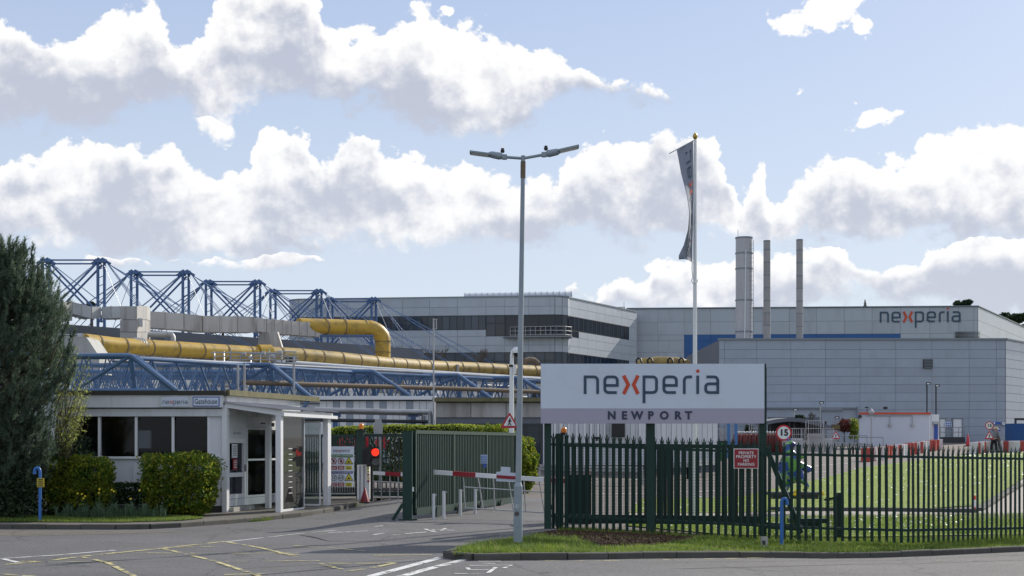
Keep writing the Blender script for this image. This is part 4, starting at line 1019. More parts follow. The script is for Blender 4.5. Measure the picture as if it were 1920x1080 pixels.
# silver elbow pipe
se = pipe('silver_pipe', 'short silver pipe with an elbow, right of the tall box duct', [S(270, 627, 119.5), S(312, 627, 121), S(322, 627, 121), S(324, 632, 121), S(324, 645, 121)], .24, 'galv', bands=1.5)
# concrete plinth tower at far left
ct = thing('concrete_plant_block', 'pale concrete block with a sloping side at the left end of the yellow pipe', 'plant block', S(140, 690, 96))
p_ = [(95, 630), (148, 630), (162, 632), (186, 668), (186, 700), (95, 700)]
mb = MB(); q_ = [S(x, y, 96) for x, y in p_]; n = len(q_)
mb.add(q_ + [v + Vector((0, 3, 0)) for v in q_], [tuple(range(n - 1, -1, -1)), tuple(range(n, 2 * n))] + [(i, (i + 1) % n, n + (i + 1) % n, n + i) for i in range(n)])
part('block', mb, M['concrete'], ct)
mb = MB(); [mb.tube(S(146 + i * 1.5, 632, 95.5), S(146.6 + i * 1.5, 625, 95.6), .04, 4) for i in range(6)]; mb.tube(S(100, 628, 95.6), S(157, 627, 95.6), .05, 5)
part('guard_rail', mb, M['galv'], ct)
# --- rib trusses
KN = [(250, 668, 330, 732), (510, 685, 582, 745), (700, 697, 775, 747), (860, 704, 922, 748), (975, 709, 1046, 752)]
RIBY = [79.0, 88.0, 95.5, 100.8, 104.8]
def make_rib(k):
    kx, ky, tx, ty = KN[k]; Y = RIBY[k]; Kp = S(kx, ky, Y); T = S(tx, ty, Y - .3)
    lab = ['nearest blue rib truss, its sloping end above the gatehouse roof', 'second blue rib truss from the left, its end above the entrance porch', 'third blue rib truss, its end above the green gate', 'fourth blue rib truss, its end left of the thin camera pole', 'farthest blue rib truss, partly hidden behind the big sign'][k]
    t = thing('rib_truss', lab, 'truss', (Kp.x, Y, T.z), 0, 'blue tubular rib trusses')
    L = 34.0; zb = T.z; dy = .55
    lx = Kp.x - L; near = 3.6
    for d in (-dy, dy):
        part('end_brace', MB().tube(Kp + Vector((0, d, 0)), T + Vector((0, d * .2, 0)), .14, 10), M['blue_steel'], t)
        part('top_chord', MB().tube(Kp + Vector((0, d, 0)), Kp + Vector((-near, d, .0)), .14, 10).tube(Kp + Vector((-near, d, 0)), Kp + Vector((-L, d + .4, 0)), .12, 8), M['blue_steel'], t)
    part('bottom_chord', MB().tube(T, Vector((lx, Y, zb)), .13, 8), M['blue_steel'], t)
    part('knee_post', MB().tube(Kp + Vector((0, -dy, 0)), Vector((Kp.x + .1, Y, zb)), .14, 8), M['blue_steel'], t)
    part('knee_strut', MB().tube(Kp + Vector((0, -dy, 0)), Vector((Kp.x - near * .42 * 2.2, Y, zb)), .11, 8), M['blue_steel'], t)
    g = MB(); g.prism([(0, 0), (-.9, .75), (-1.0, .1), (-.9, -.12), (-.1, -.12)], T + Vector((.12, 0, 0)), (1, 0, 0), (0, 0, 1), .2); part('toe_plate', g, M['blue_steel'], t)
    h_ = Kp.z - zb; lac = MB(); n = 26; step = L / n
    for i in range(n):
        x0 = Kp.x - i * step
        for d in (-dy, dy):
            lac.tube((x0, Y + d, Kp.z), (x0 - step / 2, Y, zb), .042, 5, cap=False); lac.tube((x0 - step / 2, Y, zb), (x0 - step, Y + d, Kp.z), .042, 5, cap=False)
        lac.tube((x0, Y - dy, Kp.z), (x0 - step / 2, Y + dy, Kp.z), .045, 4, cap=False)
    part('lacing', lac, M['blue_steel'], t)['kind'] = 'stuff'
    if k in (1, 2):
        f0 = T + Vector((-.05, 0, -.05)); f1 = f0 + Vector((-.45, 0, -.75)); s2 = MB().tube(f0, f1, .13, 8); part('foot_strut', s2, M['blue_steel'], t)
        for d in (-1.6, -.4): part('ground_tie', MB().tube(f1, Vector((f1.x + d, Y - .5, 1.6)), .04, 5), M['frame_dark'], t)
    return t
for k in range(5): make_rib(k)
# lattice between the knees (edge girder)
eg = thing('edge_girder', 'long blue edge girder linking the ends of the rib trusses', 'truss', S(510, 690, 88))
kp = [S(KN[k][0], KN[k][1] + 2, RIBY[k]) for k in range(5)]; kp.append(kp[-1] + (kp[-1] - kp[-2]))
kp = [kp[0] - (kp[1] - kp[0]) * .0] + kp[1:]
for i, (a, b) in enumerate(zip(kp[:-1], kp[1:])):
    dz = Vector((0, 0, -1.75))
    part('top_chord', MB().tube(a + Vector((0, 1.2, 0)), b + Vector((0, 1.2, 0)), .12, 8), M['blue_steel'], eg)
    part('bottom_chord', MB().tube(a + dz + Vector((0, 1.2, 0)), b + dz + Vector((0, 1.2, 0)), .11, 8), M['blue_steel'], eg)
    mb = MB(); zig(mb, a + dz + Vector((0, 1.2, 0)), b + dz + Vector((0, 1.2, 0)), 6, 1.75, .07, 6); part('lacing', mb, M['blue_steel'], eg)['kind'] = 'stuff'
def longpipe(label, pts, r, m, name='service_pipe'):
    t = solo(name, MB().path([Vector(p) for p in pts], r, 10), M[m], label, 'pipe', pts[0]); return t
longpipe('bright silver service pipe running on top of the blue edge girder', [S(262, 672, 82), S(480, 683, 90), S(700, 694, 97.5), S(860, 702, 102.5), S(1015, 711, 107.5), S(1060, 714, 109)], .11, 'galv')
longpipe('pale cream service pipe above the silver one, below the yellow pipe', [S(520, 677, 99), S(700, 690, 104), S(860, 700, 108), S(1060, 712, 112)], .10, 'whiteclean')
longpipe('brown lagged service pipe crossing in front of the trusses', [S(455, 717, 86), S(640, 723, 92), S(860, 729, 99), S(1060, 737, 106)], .15, 'rust')
longpipe('dark service pipe along the roof behind the trusses', [S(380, 700, 104), S(640, 705, 106), S(860, 710, 109), S(1060, 718, 113)], .16, 'frame_dark')
longpipe('silver service pipe low along the roof behind the trusses', [S(200, 683, 96), S(420, 692, 101), S(640, 698, 106), S(860, 706, 110), S(1060, 722, 113)], .13, 'galv')
# plant on the low roof, behind the ribs
pb = thing('roof_plant_row', 'row of pale boxes and tanks on the low roof behind the blue trusses', 'roof plant', (-30, 100, 4.75))
for i in range(26):
    x = -46 + i * 2.0; w_ = rnd.uniform(.8, 1.8); hh = rnd.uniform(.5, 1.5); y = 106 + rnd.uniform(-3, 5)
    part('plant_box', MB().box((x, y, 4.75 + hh / 2), (w_, 1.2, hh)), M[rnd.choice(['clad_light', 'whiteclean', 'frame_dark', 'white', 'duct', 'whiteclean'])], pb)
# --- annexes in front of the factory
an = thing('white_annex', 'row of white and grey wall panels behind the hedge, left of the pipe bridge corner', 'building', S(700, 830, 78))
x0, x1 = S(600, 0, 78).x, S(812, 0, 78).x
zt = S(0, 749, 78).z
part('wall', wallbody(MB(), [(x0, 78), (x1, 78), (x1, 83.5), (x0, 83.5)], .6, zt - .02), M['joint'], an)
n = 17; w_ = (x1 - x0) / n
for i in range(n):
    mm = M['clad_front'] if i in (2, 4, 7, 9, 13) else M['whiteclean']; rep('panel', MB().box((0, 0, 0), (w_ - .02, .05, zt - 1.2)).mesh('panel', mm), an, (x0 + (i + .5) * w_, 77.95, (zt + 1.0) / 2))
part('roof_edge', MB().box(((x0 + x1) / 2, 77.9, zt + .08), (x1 - x0 + .3, .6, .2)), M['whiteclean'], an)
wa = thing('grey_annex', 'low annex with a pale panelled top band and mossy roof edge above dark windows', 'building', S(900, 830, 72))
x0, x1 = S(817, 0, 72).x, S(1345, 0, 72).x; zt = S(0, 753, 72).z; zm = S(0, 783, 72).z
part('wall', wallbody(MB(), [(x0, 72), (x1, 72), (x1, 79), (x0, 79)], .5, zt), M['joint'], wa)
facade(wa, (x0, 72), (x1, 72), 0, 0, 8, [zm, zt - .05], M['duct'], name='top_panel')
part('roof_edge', MB().box(((x0 + x1) / 2, 71.9, zt + .09), (x1 - x0 + .3, .7, .2)), M['moss'], wa)
strip(wa, (x0, 72), (S(1014, 0, 72).x, 72), .8, zm - .35, 7, mid=True)
n = 34; xs0 = S(1018, 0, 72).x; w_ = (x1 - xs0) / n; me = MB().box((0, 0, 0), (w_ - .015, .05, zm - 1.2)).mesh('panel', M['white'])
for i in range(n): rep('panel', me, wa, (xs0 + (i + .5) * w_, 71.93 - .03 * (i % 2), (zm + .9) / 2))
me = MB().box((0, 0, 0), (.09, .12, zm - 1.2)).mesh('pilaster', M['whiteclean'])
for px in (1040, 1052, 1066, 1081, 1096, 1108, 1121, 1133, 1199): rep('pilaster', me, wa, (S(px, 0, 72).x, 71.8, (zm + .9) / 2))
part('equipment_frame', MB().box(S(1159, 803, 71.5), (.65, .3, .9)), M['black'], wa)
# pipe bridge in front of the white annex
br = thing('pipe_bridge', 'grey pipe bridge on blue posts crossing before the white annex', 'pipe rack', S(700, 820, 74))
part('grey_pipe', MB().path([S(590, 768, 74), S(620, 769, 74), S(800, 773, 74), S(806, 774, 74), S(807, 780, 74), S(807, 830, 74)], .13, 10), M['galv'], br)
part('grey_pipe', MB().path([S(610, 772, 74.6), S(790, 776, 74.6), S(794, 780, 74.6), S(794, 830, 74.6)], .11, 10), M['galv'], br)
part('dark_pipe', MB().tube(S(560, 787, 74.2), S(815, 791, 74.2), .10, 8), M['frame_dark'], br)
for px in (629, 775): part('post', MB().box(S(px, 802, 74.3), (.26, .26, 1.7)), M['blue_mast'], br); part('bracket', MB().box(S(px, 778, 74.3), (.55, .3, .22)), M['blue_mast'], br)
af = thing('blue_a_frame', 'blue A-frame legs under the second truss, seen above the hedge', 'frame', S(704, 820, 84))
for d in (-11, 8): part('leg', MB().tube(S(704, 744, 84), S(704 + d, 812, 84), .16, 8), M['blue_steel'], af)
for (x_, dd, Y_, lab) in ((813, 597, 70, 'tall thin grey pole with a small crossbar before the annex corner'),):
    tp = thing('instrument_pole', lab, 'pole', S(x_, 850, Y_)); part('pole', MB().tube(S(x_, 850, Y_), S(x_, dd, Y_), .045, 6), M['galv'], tp)
    part('crossbar', MB().tube(S(x_ - 3, 617, Y_), S(x_ + 6, 617, Y_), .03, 5).tube(S(x_ + 5, 617, Y_), S(x_ + 5, 598, Y_), .025, 5).tube(S(x_ - 1, 600, Y_), S(x_ + 7, 599, Y_), .025, 5), M['galv'], tp)
for (x_, y0, y1) in ((446, 745, 684), (458, 745, 682), (551, 742, 668)):
    solo('vent_pipe', MB().tube(S(x_, y0, 80), S(x_, y1, 80), .07, 6), M['galv'], {446: 'left grey vent pipe of the pair before the second truss', 458: 'right grey vent pipe of the pair before the second truss', 551: 'slim grey vent pipe right of the second truss knee'}[x_], 'pipe', S(x_, y0, 80))
# ================================================================== gatehouse
gh = thing('gatehouse', 'white single-storey gatehouse with dark windows and a dark roof edge', 'building', (-11, 43, 0))
GA = Vector((-8.72, 42.9, 0)); wd = Vector((.28, .96, 0)); GL = -13.6                     # right front corner, direction of the side wall, left end
gB = GA + wd * 5.2; gR = GA + wd * 6.4
zf0, zf1 = 2.9, 3.52
sF = F / 42.9
wz0, wz1 = EYE + (835 - 858) / sF, EYE + (835 - 781) / sF
# body: left, back, low front wall
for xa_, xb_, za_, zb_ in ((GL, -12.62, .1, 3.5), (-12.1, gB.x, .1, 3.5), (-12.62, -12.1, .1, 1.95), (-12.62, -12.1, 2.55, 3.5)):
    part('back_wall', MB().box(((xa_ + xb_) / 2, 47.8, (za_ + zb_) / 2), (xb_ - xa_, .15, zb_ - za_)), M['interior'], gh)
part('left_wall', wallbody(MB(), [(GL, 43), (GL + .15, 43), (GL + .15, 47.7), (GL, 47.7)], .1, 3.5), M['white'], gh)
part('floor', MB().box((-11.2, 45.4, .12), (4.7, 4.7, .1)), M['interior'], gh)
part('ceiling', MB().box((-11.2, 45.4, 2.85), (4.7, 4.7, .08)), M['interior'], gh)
part('front_wall', MB().box(((GL + GA.x) / 2, 43.0, (.25 + wz0) / 2), (GA.x - GL, .18, wz0 - .25)), M['white'], gh)
part('front_wall_trim', MB().box(((GL + GA.x) / 2, 42.87, wz0), (GA.x - GL - .1, .1, .07)), M['whiteclean'], gh)
part('plinth', MB().box(((GL + GA.x) / 2, 42.99, .12), (GA.x - GL + .02, .22, .26)), M['roofdark'], gh)
X_ = lambda px: (px - 960) / sF
edges_ = [130, 187, 256, 325, 392]
for a, b in zip(edges_[:-1], edges_[1:]):
    part('window_pane', MB().box(((X_(a) + X_(b)) / 2, 42.95, (wz0 + wz1) / 2), (X_(b) - X_(a) - .06, .02, wz1 - wz0 - .02)), M['glass_hut'], gh)
me = MB().box((0, 0, 0), (.075, .12, wz1 - wz0)).mesh('mullion', M['whiteclean'])
for px in edges_: rep('mullion', me, gh, (X_(px), 42.9, (wz0 + wz1) / 2))
part('corner_panel', MB().box(((X_(392) + GA.x) / 2, 42.95, 1.6), (GA.x - X_(392), .16, 2.75)), M['white'], gh)
part('joint_strip', MB().box((X_(253), 42.86, .95), (.03, .06, 1.1)), M['whiteclean'], gh)
z_mid = EYE + (835 - 765) / sF; z_bot = wz1; z_top = EYE + (835 - 742) / sF; z_roof = EYE + (835 - 733) / sF
part('lower_fascia', MB().box(((GL + GA.x) / 2, 42.88, (z_bot + z_mid) / 2 - .01), (GA.x - GL + .02, .2, z_mid - z_bot - .03)), M['white'], gh)
part('upper_fascia', MB().box(((GL + GA.x) / 2, 42.78, (z_mid + z_top) / 2 + .01), (GA.x - GL + .1, .26, z_top - z_mid)), M['white'], gh)
rf = MB(); mb = [(GL - .1, 42.6), (GA.x + .12, 42.6), (gR.x + .15, gR.y), (GL - .1, gR.y)]
part('roof', wallbody(MB(), mb, z_top + .015, z_roof), M['roofdark'], gh)
# side wall frame: lintel, sill, door, big windows
nr = Vector((.96, -.28, 0))
def SW(s, z, out=0.0): return Vector((GA.x + wd.x * s + nr.x * out, GA.y + wd.y * s + nr.y * out, z))
rzs = math.atan2(wd.y, wd.x)
def swbox(name, s0, s1, z0, z1, m, out=0.0, th=.1):
    c = SW((s0 + s1) / 2, (z0 + z1) / 2, out); return part(name, MB().box(c, (s1 - s0, th, z1 - z0), rzs), m, gh)
part('side_fascia', MB().box(SW(2.6, (2.95 + z_top) / 2, .03), (5.2, .22, z_top - 2.95), rzs), M['white'], gh)
part('side_edge', MB().box(SW(3.2, z_top + .09, .2), (6.6, .16, .17), rzs), M['moss'], gh)
swbox('side_lintel', 0, 5.2, 2.62, 2.949, M['white'], .0, .12)
swbox('side_sill', 0, 5.2, .2, .42, M['white'], .02, .14)
swbox('side_plinth', 0, 5.2, -.05, .199, M['roofdark'], 0, .12)
swbox('door_step', .1, 1.5, .02, .18, M['concrete'], .16, .3)
swbox('over_door_panel', .1, 1.4, 2.25, 2.619, M['white'], .01, .1)
dr = swbox('door', .15, 1.3, .43, 2.24, M['glass_dark'], .0, .03)
def fr(lst, s0, s1, z0, z1, w, m, parent, name, out=.05):
    b = MB()
    for (a, b2, c, d) in ((s0, s0 + w, z0, z1), (s1 - w, s1, z0, z1), (s0 + w, s1 - w, z0, z0 + w), (s0 + w, s1 - w, z1 - w, z1)):
        b.box(SW((a + b2) / 2, (c + d) / 2, out), (b2 - a, .09, d - c), rzs)
    for z in lst: b.box(SW((s0 + s1) / 2, z, out), (s1 - s0 - 2 * w, .085, w), rzs)
    return part(name, b, m, parent)
fr([1.15], .12, 1.34, .43, 2.25, .13, M['whiteclean'], dr, 'door_frame'); 
part('handle', MB().box(SW(1.24, 1.35, .12), (.05, .06, .22), rzs).box(SW(1.18, 1.4, .15), (.16, .03, .03), rzs), M['galv'], dr)
for s0, s1 in ((1.42, 2.9), (2.9, 3.7), (3.7, 4.45), (4.45, 5.15)):
    w_ = swbox('window_pane', s0, s1, .43, 2.61, M['glass_hut'], 0, .03); fr([1.6], s0, s1, .43, 2.61, .06, M['whiteclean'], w_, 'window_frame', .04)
nt = part('notice', MB().box(SW(.62, 1.88, .07), (.34, .02, .42), rzs), M['whiteclean'], gh); lt = MB()
for i in range(6): lt.box(SW(.62, 2.02 - i * .055, .085), (.24, .012, .015), rzs)
part('print_lines', lt, M['frame_dark'], nt)['kind'] = 'stuff'
nt = part('red_notice', MB().box(SW(.64, 1.47, .07), (.27, .02, .34), rzs), M['red'], gh); lt = MB()
for i in range(5): lt.box(SW(.64, 1.57 - i * .05, .085), (.19, .012, .018), rzs)
part('print_lines', lt, M['whiteclean'], nt)['kind'] = 'stuff'
text(gh, 'GATEHOUSE', SW(.75, 2.42, .08), wd, ZA, .085, M['navy'])
# interior things seen through the glass
de = thing('desk', 'dim desk with a bright window behind it inside the gatehouse', 'desk', (-10.9, 46, .17))
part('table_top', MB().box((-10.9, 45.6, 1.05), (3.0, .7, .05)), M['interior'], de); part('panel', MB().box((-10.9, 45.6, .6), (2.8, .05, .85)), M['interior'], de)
# signs on the fascia
s1 = thing('company_name_plate', 'small white plate with the company name on the gatehouse fascia', 'sign', S(328, 753, 42.62))
yy = 42.6
def at42(px, py, y=yy): 
    p = S(px, py, y); return p
a, b = at42(302, 744), at42(353, 762); part('plate', MB().box(((a.x + b.x) / 2, 42.635, (a.z + b.z) / 2), (b.x - a.x, .02, a.z - b.z)), M['signwhite'], s1)
logo(s1, at42(305, 757.5, 42.62), XA, ZA, 6.3 * 42.62 / F, .006)
s2 = thing('gatehouse_name_plate', 'blue-bordered plate reading Gatehouse at the corner of the fascia', 'sign', S(386, 753, 42.62))
a, b = at42(361, 744), at42(411, 762)
part('plate', MB().box(((a.x + b.x) / 2, 42.635, (a.z + b.z) / 2), (b.x - a.x, .02, a.z - b.z)), M['blue_print'], s2)
part('plate_face', MB().box(((a.x + b.x) / 2, 42.622, (a.z + b.z) / 2), (b.x - a.x - .05, .02, a.z - b.z - .05)), M['signwhite'], s2)
text(s2, 'Gatehouse', ((a.x + b.x) / 2, 42.61, (a.z + b.z) / 2 - .0), XA, ZA, .225, M['navy'], bold=.008, width=.68)
# porch
po = thing('entrance_porch', 'white framed glass porch with a corrugated roof on the side of the gatehouse', 'porch', (-7.2, 44.5, 0))
PC = Vector((-7.0, 42.8, 0)); PD = PC + wd * 3.5; PA = SW(.0, 0, .08); PAe = SW(5.0, 0, .08)
def post(p, z0, z1, w=.16, nm='post'): return part(nm, MB().box((p.x, p.y, (z0 + z1) / 2), (w, w, z1 - z0), rzs - math.pi / 2), M['whiteclean'], po)
zo = 3.0
post(PC, -.02, zo, .17); post(PD, -.02, zo, .17); post(PA + Vector((.02, -.05, 0)), .0, 3.25, .16); post(PA + wd * 2.0 + nr * .45, 0, 3.1, .15)
post(PC + wd * 3.72, -.02, zo, .09, 'downpipe')
def pbeam(nm, a, b, w, h_, m='whiteclean'): return part(nm, MB().beam(a, b, w, h_), M[m], po)
pbeam('front_beam', Vector((PA.x, PA.y - .06, 3.28)), Vector((PC.x + .08, PC.y - .06, zo + .02)), .1, .17)
pbeam('eave_beam', Vector((PC.x, PC.y, zo + .02)) - wd * .1, Vector((PD.x, PD.y, zo + .02)) + wd * .4, .1, .16)
pbeam('gutter', Vector((PC.x + .13, PC.y, zo - .02)) - wd * .1, Vector((PD.x + .13, PD.y, zo - .04)) + wd * .45, .12, .1)
rfm = MB(); n = 40
vs = []
for i in range(n * 2 + 1):
    s_ = i / (n * 2) * 4.2 - .2; dz = .03 if i % 2 else -.01
    a = PC + wd * s_ + nr * .22; b = SW(s_, 0, 0.0); vs += [(a.x, a.y, zo + .13 + dz), (b.x, b.y, 3.36 + dz)]
rfm.add(vs, [(2 * i, 2 * i + 2, 2 * i + 3, 2 * i + 1) for i in range(2 * n)]); part('corrugated_roof', rfm, mat('corrugated_sheet', (.34, .33, .34), .6, var=.2, dirt=(.12, .11, .1), dirtamt=.6), po)
# glass screens: front return and outer side
gsb = PC + wd * .12; gse = PC + wd * 1.75
def gpane(nm, a, b, z0, z1):
    u = (b - a); L = u.length; c = (a + b) / 2; p = part(nm, MB().box((c.x, c.y, (z0 + z1) / 2), (L, .012, z1 - z0), math.atan2(u.y, u.x)), M['glass'], po)
    f_ = MB(); f_.beam((a.x, a.y, z0), (b.x, b.y, z0), .05, .07).beam((a.x, a.y, z1), (b.x, b.y, z1), .05, .05).beam((b.x, b.y, z0), (b.x, b.y, z1), .045, .045); part('glass_frame', f_, M['whiteclean'], p); return p
gpane('glass_screen', gsb, PC + wd * 1.75, .08, 2.92)
gpane('glass_screen', PA + wd * 3.4 + nr * .1, PA + wd * 3.6 + nr * 1.5, .12, 2.8)
fl = MB(); fl.tube(SW(2.3, 2.75, .12), SW(2.3, 2.75, .4), .02, 5).box(SW(2.3, 2.7, .45), (.22, .18, .12), rzs); part('flood_lamp', fl, M['black'], po)
ds = MB()
for i in range(9): ds.box(PC + wd * .75 + nr * .012 + Vector((0, 0, 1.95 - i * .17)), (.25, .008, .02), rzs)
part('frosted_marks', ds, M['whiteclean'], po)['kind'] = 'stuff'

# ================================================================== green gates and fences
def bar_panel(t, p0, p1, z0, z1, n, w=.05, d=.06, m='green', rail=.1, lowrail=.16, zslope=0.0):
    """separate upright bars between rails; p0, p1 are places, zslope the fall of the foot from p0 to p1"""
    p0, p1 = Vector(p0), Vector(p1); u = p1 - p0; L = u.length; u.normalize(); rzv = math.atan2(u.y, u.x)
    me = MB().box((0, 0, 0), (w, d, z1 - z0 - rail)).mesh('bar', M[m])
    for i in range(n):
        c = p0.lerp(p1, (i + .5) / n); rep('bar', me, t, (c.x, c.y, (z0 + z1) / 2 + zslope * (i + .5) / n), rzv)
    e = Vector((0, 0, zslope))
    part('top_rail', MB().beam(p0 + Vector((0, 0, z1)), p1 + e + Vector((0, 0, z1)), .09, rail), M[m], t)
    part('bottom_rail', MB().beam(p0 + Vector((0, 0, z0)), p1 + e + Vector((0, 0, z0)), .12, lowrail), M[m], t)
sg = thing('sliding_gate', 'open dark green barred steel gate standing between the two barriers', 'gate', (-2.8, 39, 0))
g0, g1 = Vector((-2.68, 39.2, 0)), Vector((.1, 47.8, 0))
bar_panel(sg, g0, g1, .22, 2.42, 64, w=.045, d=.05, lowrail=.2)
for f_ in (.0, .333, .667, 1.0):
    c = g0.lerp(g1, f_); part('upright', MB().box((c.x, c.y, 1.3), (.1, .1, 2.24), math.atan2(8.6, 2.78)), M['green'], sg)
for f_ in (.16, .36, .58, .8):
    c = g0.lerp(g1, f_) + Vector((.12, -.05, 0)); part('foot_plate', MB().prism([(-.25, 0), (.25, 0), (.06, .3), (-.06, .3)], c, wd, ZA, .04), M['green_dark'], sg)
gp = thing('gate_post', 'thick dark green steel post with a raking foot at the end of the open gate', 'post', (-2.84, 38.8, 0))
part('post', MB().box((-2.86, 38.95, 1.22), (.26, .2, 2.44)), M['green'], gp); part('base_plate', MB().box((-2.84, 38.95, .02), (.5, .4, .05)), M['green_dark'], gp)
part('raking_foot', MB().beam((-2.98, 38.85, .45), (-3.25, 38.75, .02), .06, .08), M['green'], gp); part('reflector', MB().box((-2.7, 38.83, .85), (.04, .02, .12)), M['whiteclean'], gp)
# rear gate behind the safety board
bg_ = thing('rear_gate', 'closed dark green barred gate behind the safety board and red signal', 'gate', (-5.6, 49.6, .1))
bar_panel(bg_, (-7.25, 49.35, 0), (-5.4, 49.6, 0), .35, 2.38, 22, w=.06, d=.05, m='green_dark'); bar_panel(bg_, (-5.2, 49.62, 0), (-3.3, 49.9, 0), .35, 2.4, 13, w=.05, d=.05, m='green_dark')
tw = MB()
for i in range(40): c = Vector((-7.2 + i * .045, 49.25, .38)); tw.box(c, (.03, .03, .05))
part('rail_teeth', tw, M['white'], bg_)['kind'] = 'stuff'
bp = thing('beacon_post', 'green gate post topped with an amber beacon behind the safety board', 'post', (-5.3, 49.55, .1))
part('post', MB().box((-5.28, 49.5, 1.32), (.26, .22, 2.5)), M['green_dark'], bp); part('cap', MB().box((-5.26, 49.5, 2.56), (.36, .26, .06)), M['green'], bp)
part('beacon', MB().lathe([(.0, .2), (.07, .18), (.085, .1), (.085, 0)], (-5.25, 49.5, 2.62)), M['orange'], bp); part('beacon_base', MB().tube((-5.25, 49.5, 2.58), (-5.25, 49.5, 2.63), .07, 10), M['black'], bp)
# safety board
sb = thing('safety_board', 'white board with prohibition and warning symbols and the company name', 'sign', (-5.8, 48.0, 1))
Yb = 48.0
def SB(px, py, d=0.0): return S(px, py, Yb - d)
a, b = SB(617, 837), SB(663.5, 913)
part('board', MB().box(((a.x + b.x) / 2, Yb, (a.z + b.z) / 2), (b.x - a.x, .03, a.z - b.z)), M['signwhite'], sb)
for p_ in (623, 657): part('bracket', MB().box((SB(p_, 0).x, Yb + .8, (a.z + b.z) / 2), (.05, 1.6, .05)), M['green_dark'], sb)
logo(sb, SB(625, 847.5, .02), XA, ZA, 4.1 * Yb / F, .006)
def sbar(y0, y1, m, x0=618.5, x1=661.5, nm='colour_band'): 
    p, q_ = SB(x0, y0, .02), SB(x1, y1, .02); return part(nm, MB().box(((p.x + q_.x) / 2, Yb - .02, (p.z + q_.z) / 2), (q_.x - p.x, .008, p.z - q_.z)), M[m], sb)
sbar(852, 857.5, 'green_print'); sbar(883.5, 888, 'purple_print')
text(sb, 'YOUR SAFETY IS IMPORTANT', SB(640, 854.8, .03), XA, ZA, .075, M['whiteclean'], width=.70); text(sb, 'A SPEED LIMIT IS IN OPERATION', SB(640, 885.8, .03), XA, ZA, .07, M['whiteclean'], width=.70)
def ring(t, c, r0, r1, m, nm='ring', n=24, d=.01):
    vs = [(c[0] + r * math.cos(2 * math.pi * i / n), c[1], c[2] + r * math.sin(2 * math.pi * i / n)) for r in (r0, r1) for i in range(n)]
    return part(nm, MB().add(vs, [(i, n + i, n + (i + 1) % n, (i + 1) % n) for i in range(n)]), M[m], t)
def disc(t, c, r, m, nm='disc', th=.01, n=28): return part(nm, MB().tube((c[0], c[1] + th / 2, c[2]), (c[0], c[1] - th / 2, c[2]), r, n, smooth=False), M[m], t)
for px, py in ((625.5, 864.5), (639.5, 864.5)):
    c = SB(px, py, .03); ring(sb, c, .085, .108, 'red', 'prohibition_ring'); part('slash', MB().prism([(-.085, .075), (-.07, .09), (.085, -.075), (.07, -.09)], c, XA, ZA, .004), M['red'], sb)
    part('hand' if px < 630 else 'figure', MB().prism([(-.03, -.05), (.03, -.05), (.045, .02), (.0, .06), (-.03, .03)], c + Vector((0, .006, 0)), XA, ZA, .004), M['black'], sb)
for px, py in ((625.5, 896), (639.5, 896)):
    c = SB(px, py, .03); ring(sb, c, .09, .105, 'black', 'speed_ring'); text(sb, '15' if px < 630 else '4.5', c + Vector((0, -.004, 0)), XA, ZA, .12, M['black'], bold=.02)
def tri(t, c, h_, m, nm, n=0): 
    return part(nm, MB().prism([(-h_ * .577, -h_ * .4), (h_ * .577, -h_ * .4), (0, h_ * .6)], c, XA, ZA, .006), M[m], t)
for py in (864.5, 895.5):
    c = SB(654, py, .026); tri(sb, c, .26, 'black', 'warning_border'); tri(sb, c + Vector((0, -.008, 0)), .2, 'yellow_print', 'warning_triangle'); part('pictogram', MB().prism([(-.05, -.055), (.05, -.055), (.02, .0), (-.01, .02)], c + Vector((0, -.014, 0)), XA, ZA, .004), M['black'], sb)
for py in (873.5, 905):
    for px, m_ in ((625.5, 'red'), (639.5, 'red'), (654, 'yellow_print')):
        sbar(py, py + 7, m_, px - 6, px + 6, 'caption_box')
        lt = MB()
        for i in range(2): lt.box(SB(px, py + 2.2 + i * 2.6, .03), (.15, .004, .018))
        part('caption_lines', lt, M['whiteclean' if m_ == 'red' else 'black'], sb)['kind'] = 'stuff'
# small white signs on poles behind: back of a sign
bs_ = thing('sign_back', 'grey pole carrying the plain back of a sign above the rear gate', 'sign', S(713, 930, 50.8))
part('pole', MB().tube(S(713, 930, 50.8), S(713, 790, 50.8), .05, 8), M['galv'], bs_); part('plate', MB().prism([(-.14, -.35), (.14, -.35), (.17, .1), (.1, .36), (-.1, .36), (-.17, .1)], S(709, 805, 50.7), XA, ZA, .02), M['galv'], bs_)

# signal, barriers
tl = thing('traffic_signal', 'two-lamp black signal showing red beside the white barrier housing', 'signal', (-4.5, 47, 0))
Yt = 46.6
part('post', MB().tube(S(697, 940, Yt + .3), S(697, 840, Yt + .3), .045, 8), M['black'], tl)
hd = part('signal_head', MB().box(S(700, 856, Yt + .12), (.42, .3, .66)), M['black'], tl)
part('back_plate', MB().box(S(689, 857, Yt + .3), (.36, .05, .5)), M['black'], tl)
for py, m_, lab in ((848, 'redlamp', 'lit red lamp'), (865.5, 'grey_lens', 'unlit dark grey lamp')):
    c = S(703.5, py, Yt - .05); d = part('lamp', MB().tube(c + Vector((0, .06, 0)), c, .125, 24), M[m_], tl, label=lab)
    v_ = MB(); vs = []
    for j, yy_ in enumerate((.02, -.16)):
        for i in range(13): a_ = math.pi * i / 12; vs.append((c.x + .15 * math.cos(a_), c.y + yy_, c.z + .15 * math.sin(a_)))
    v_.add(vs, [(i, i + 1, 14 + i, 13 + i) for i in range(12)]); part('visor', v_, M['black'], d)
bh = thing('barrier_housing', 'white barrier housing box with hazard tape beside the red signal', 'barrier housing', S(680, 936, 47))
Yh = 47.0; a, b = S(669.5, 872, Yh), S(692, 936, Yh)
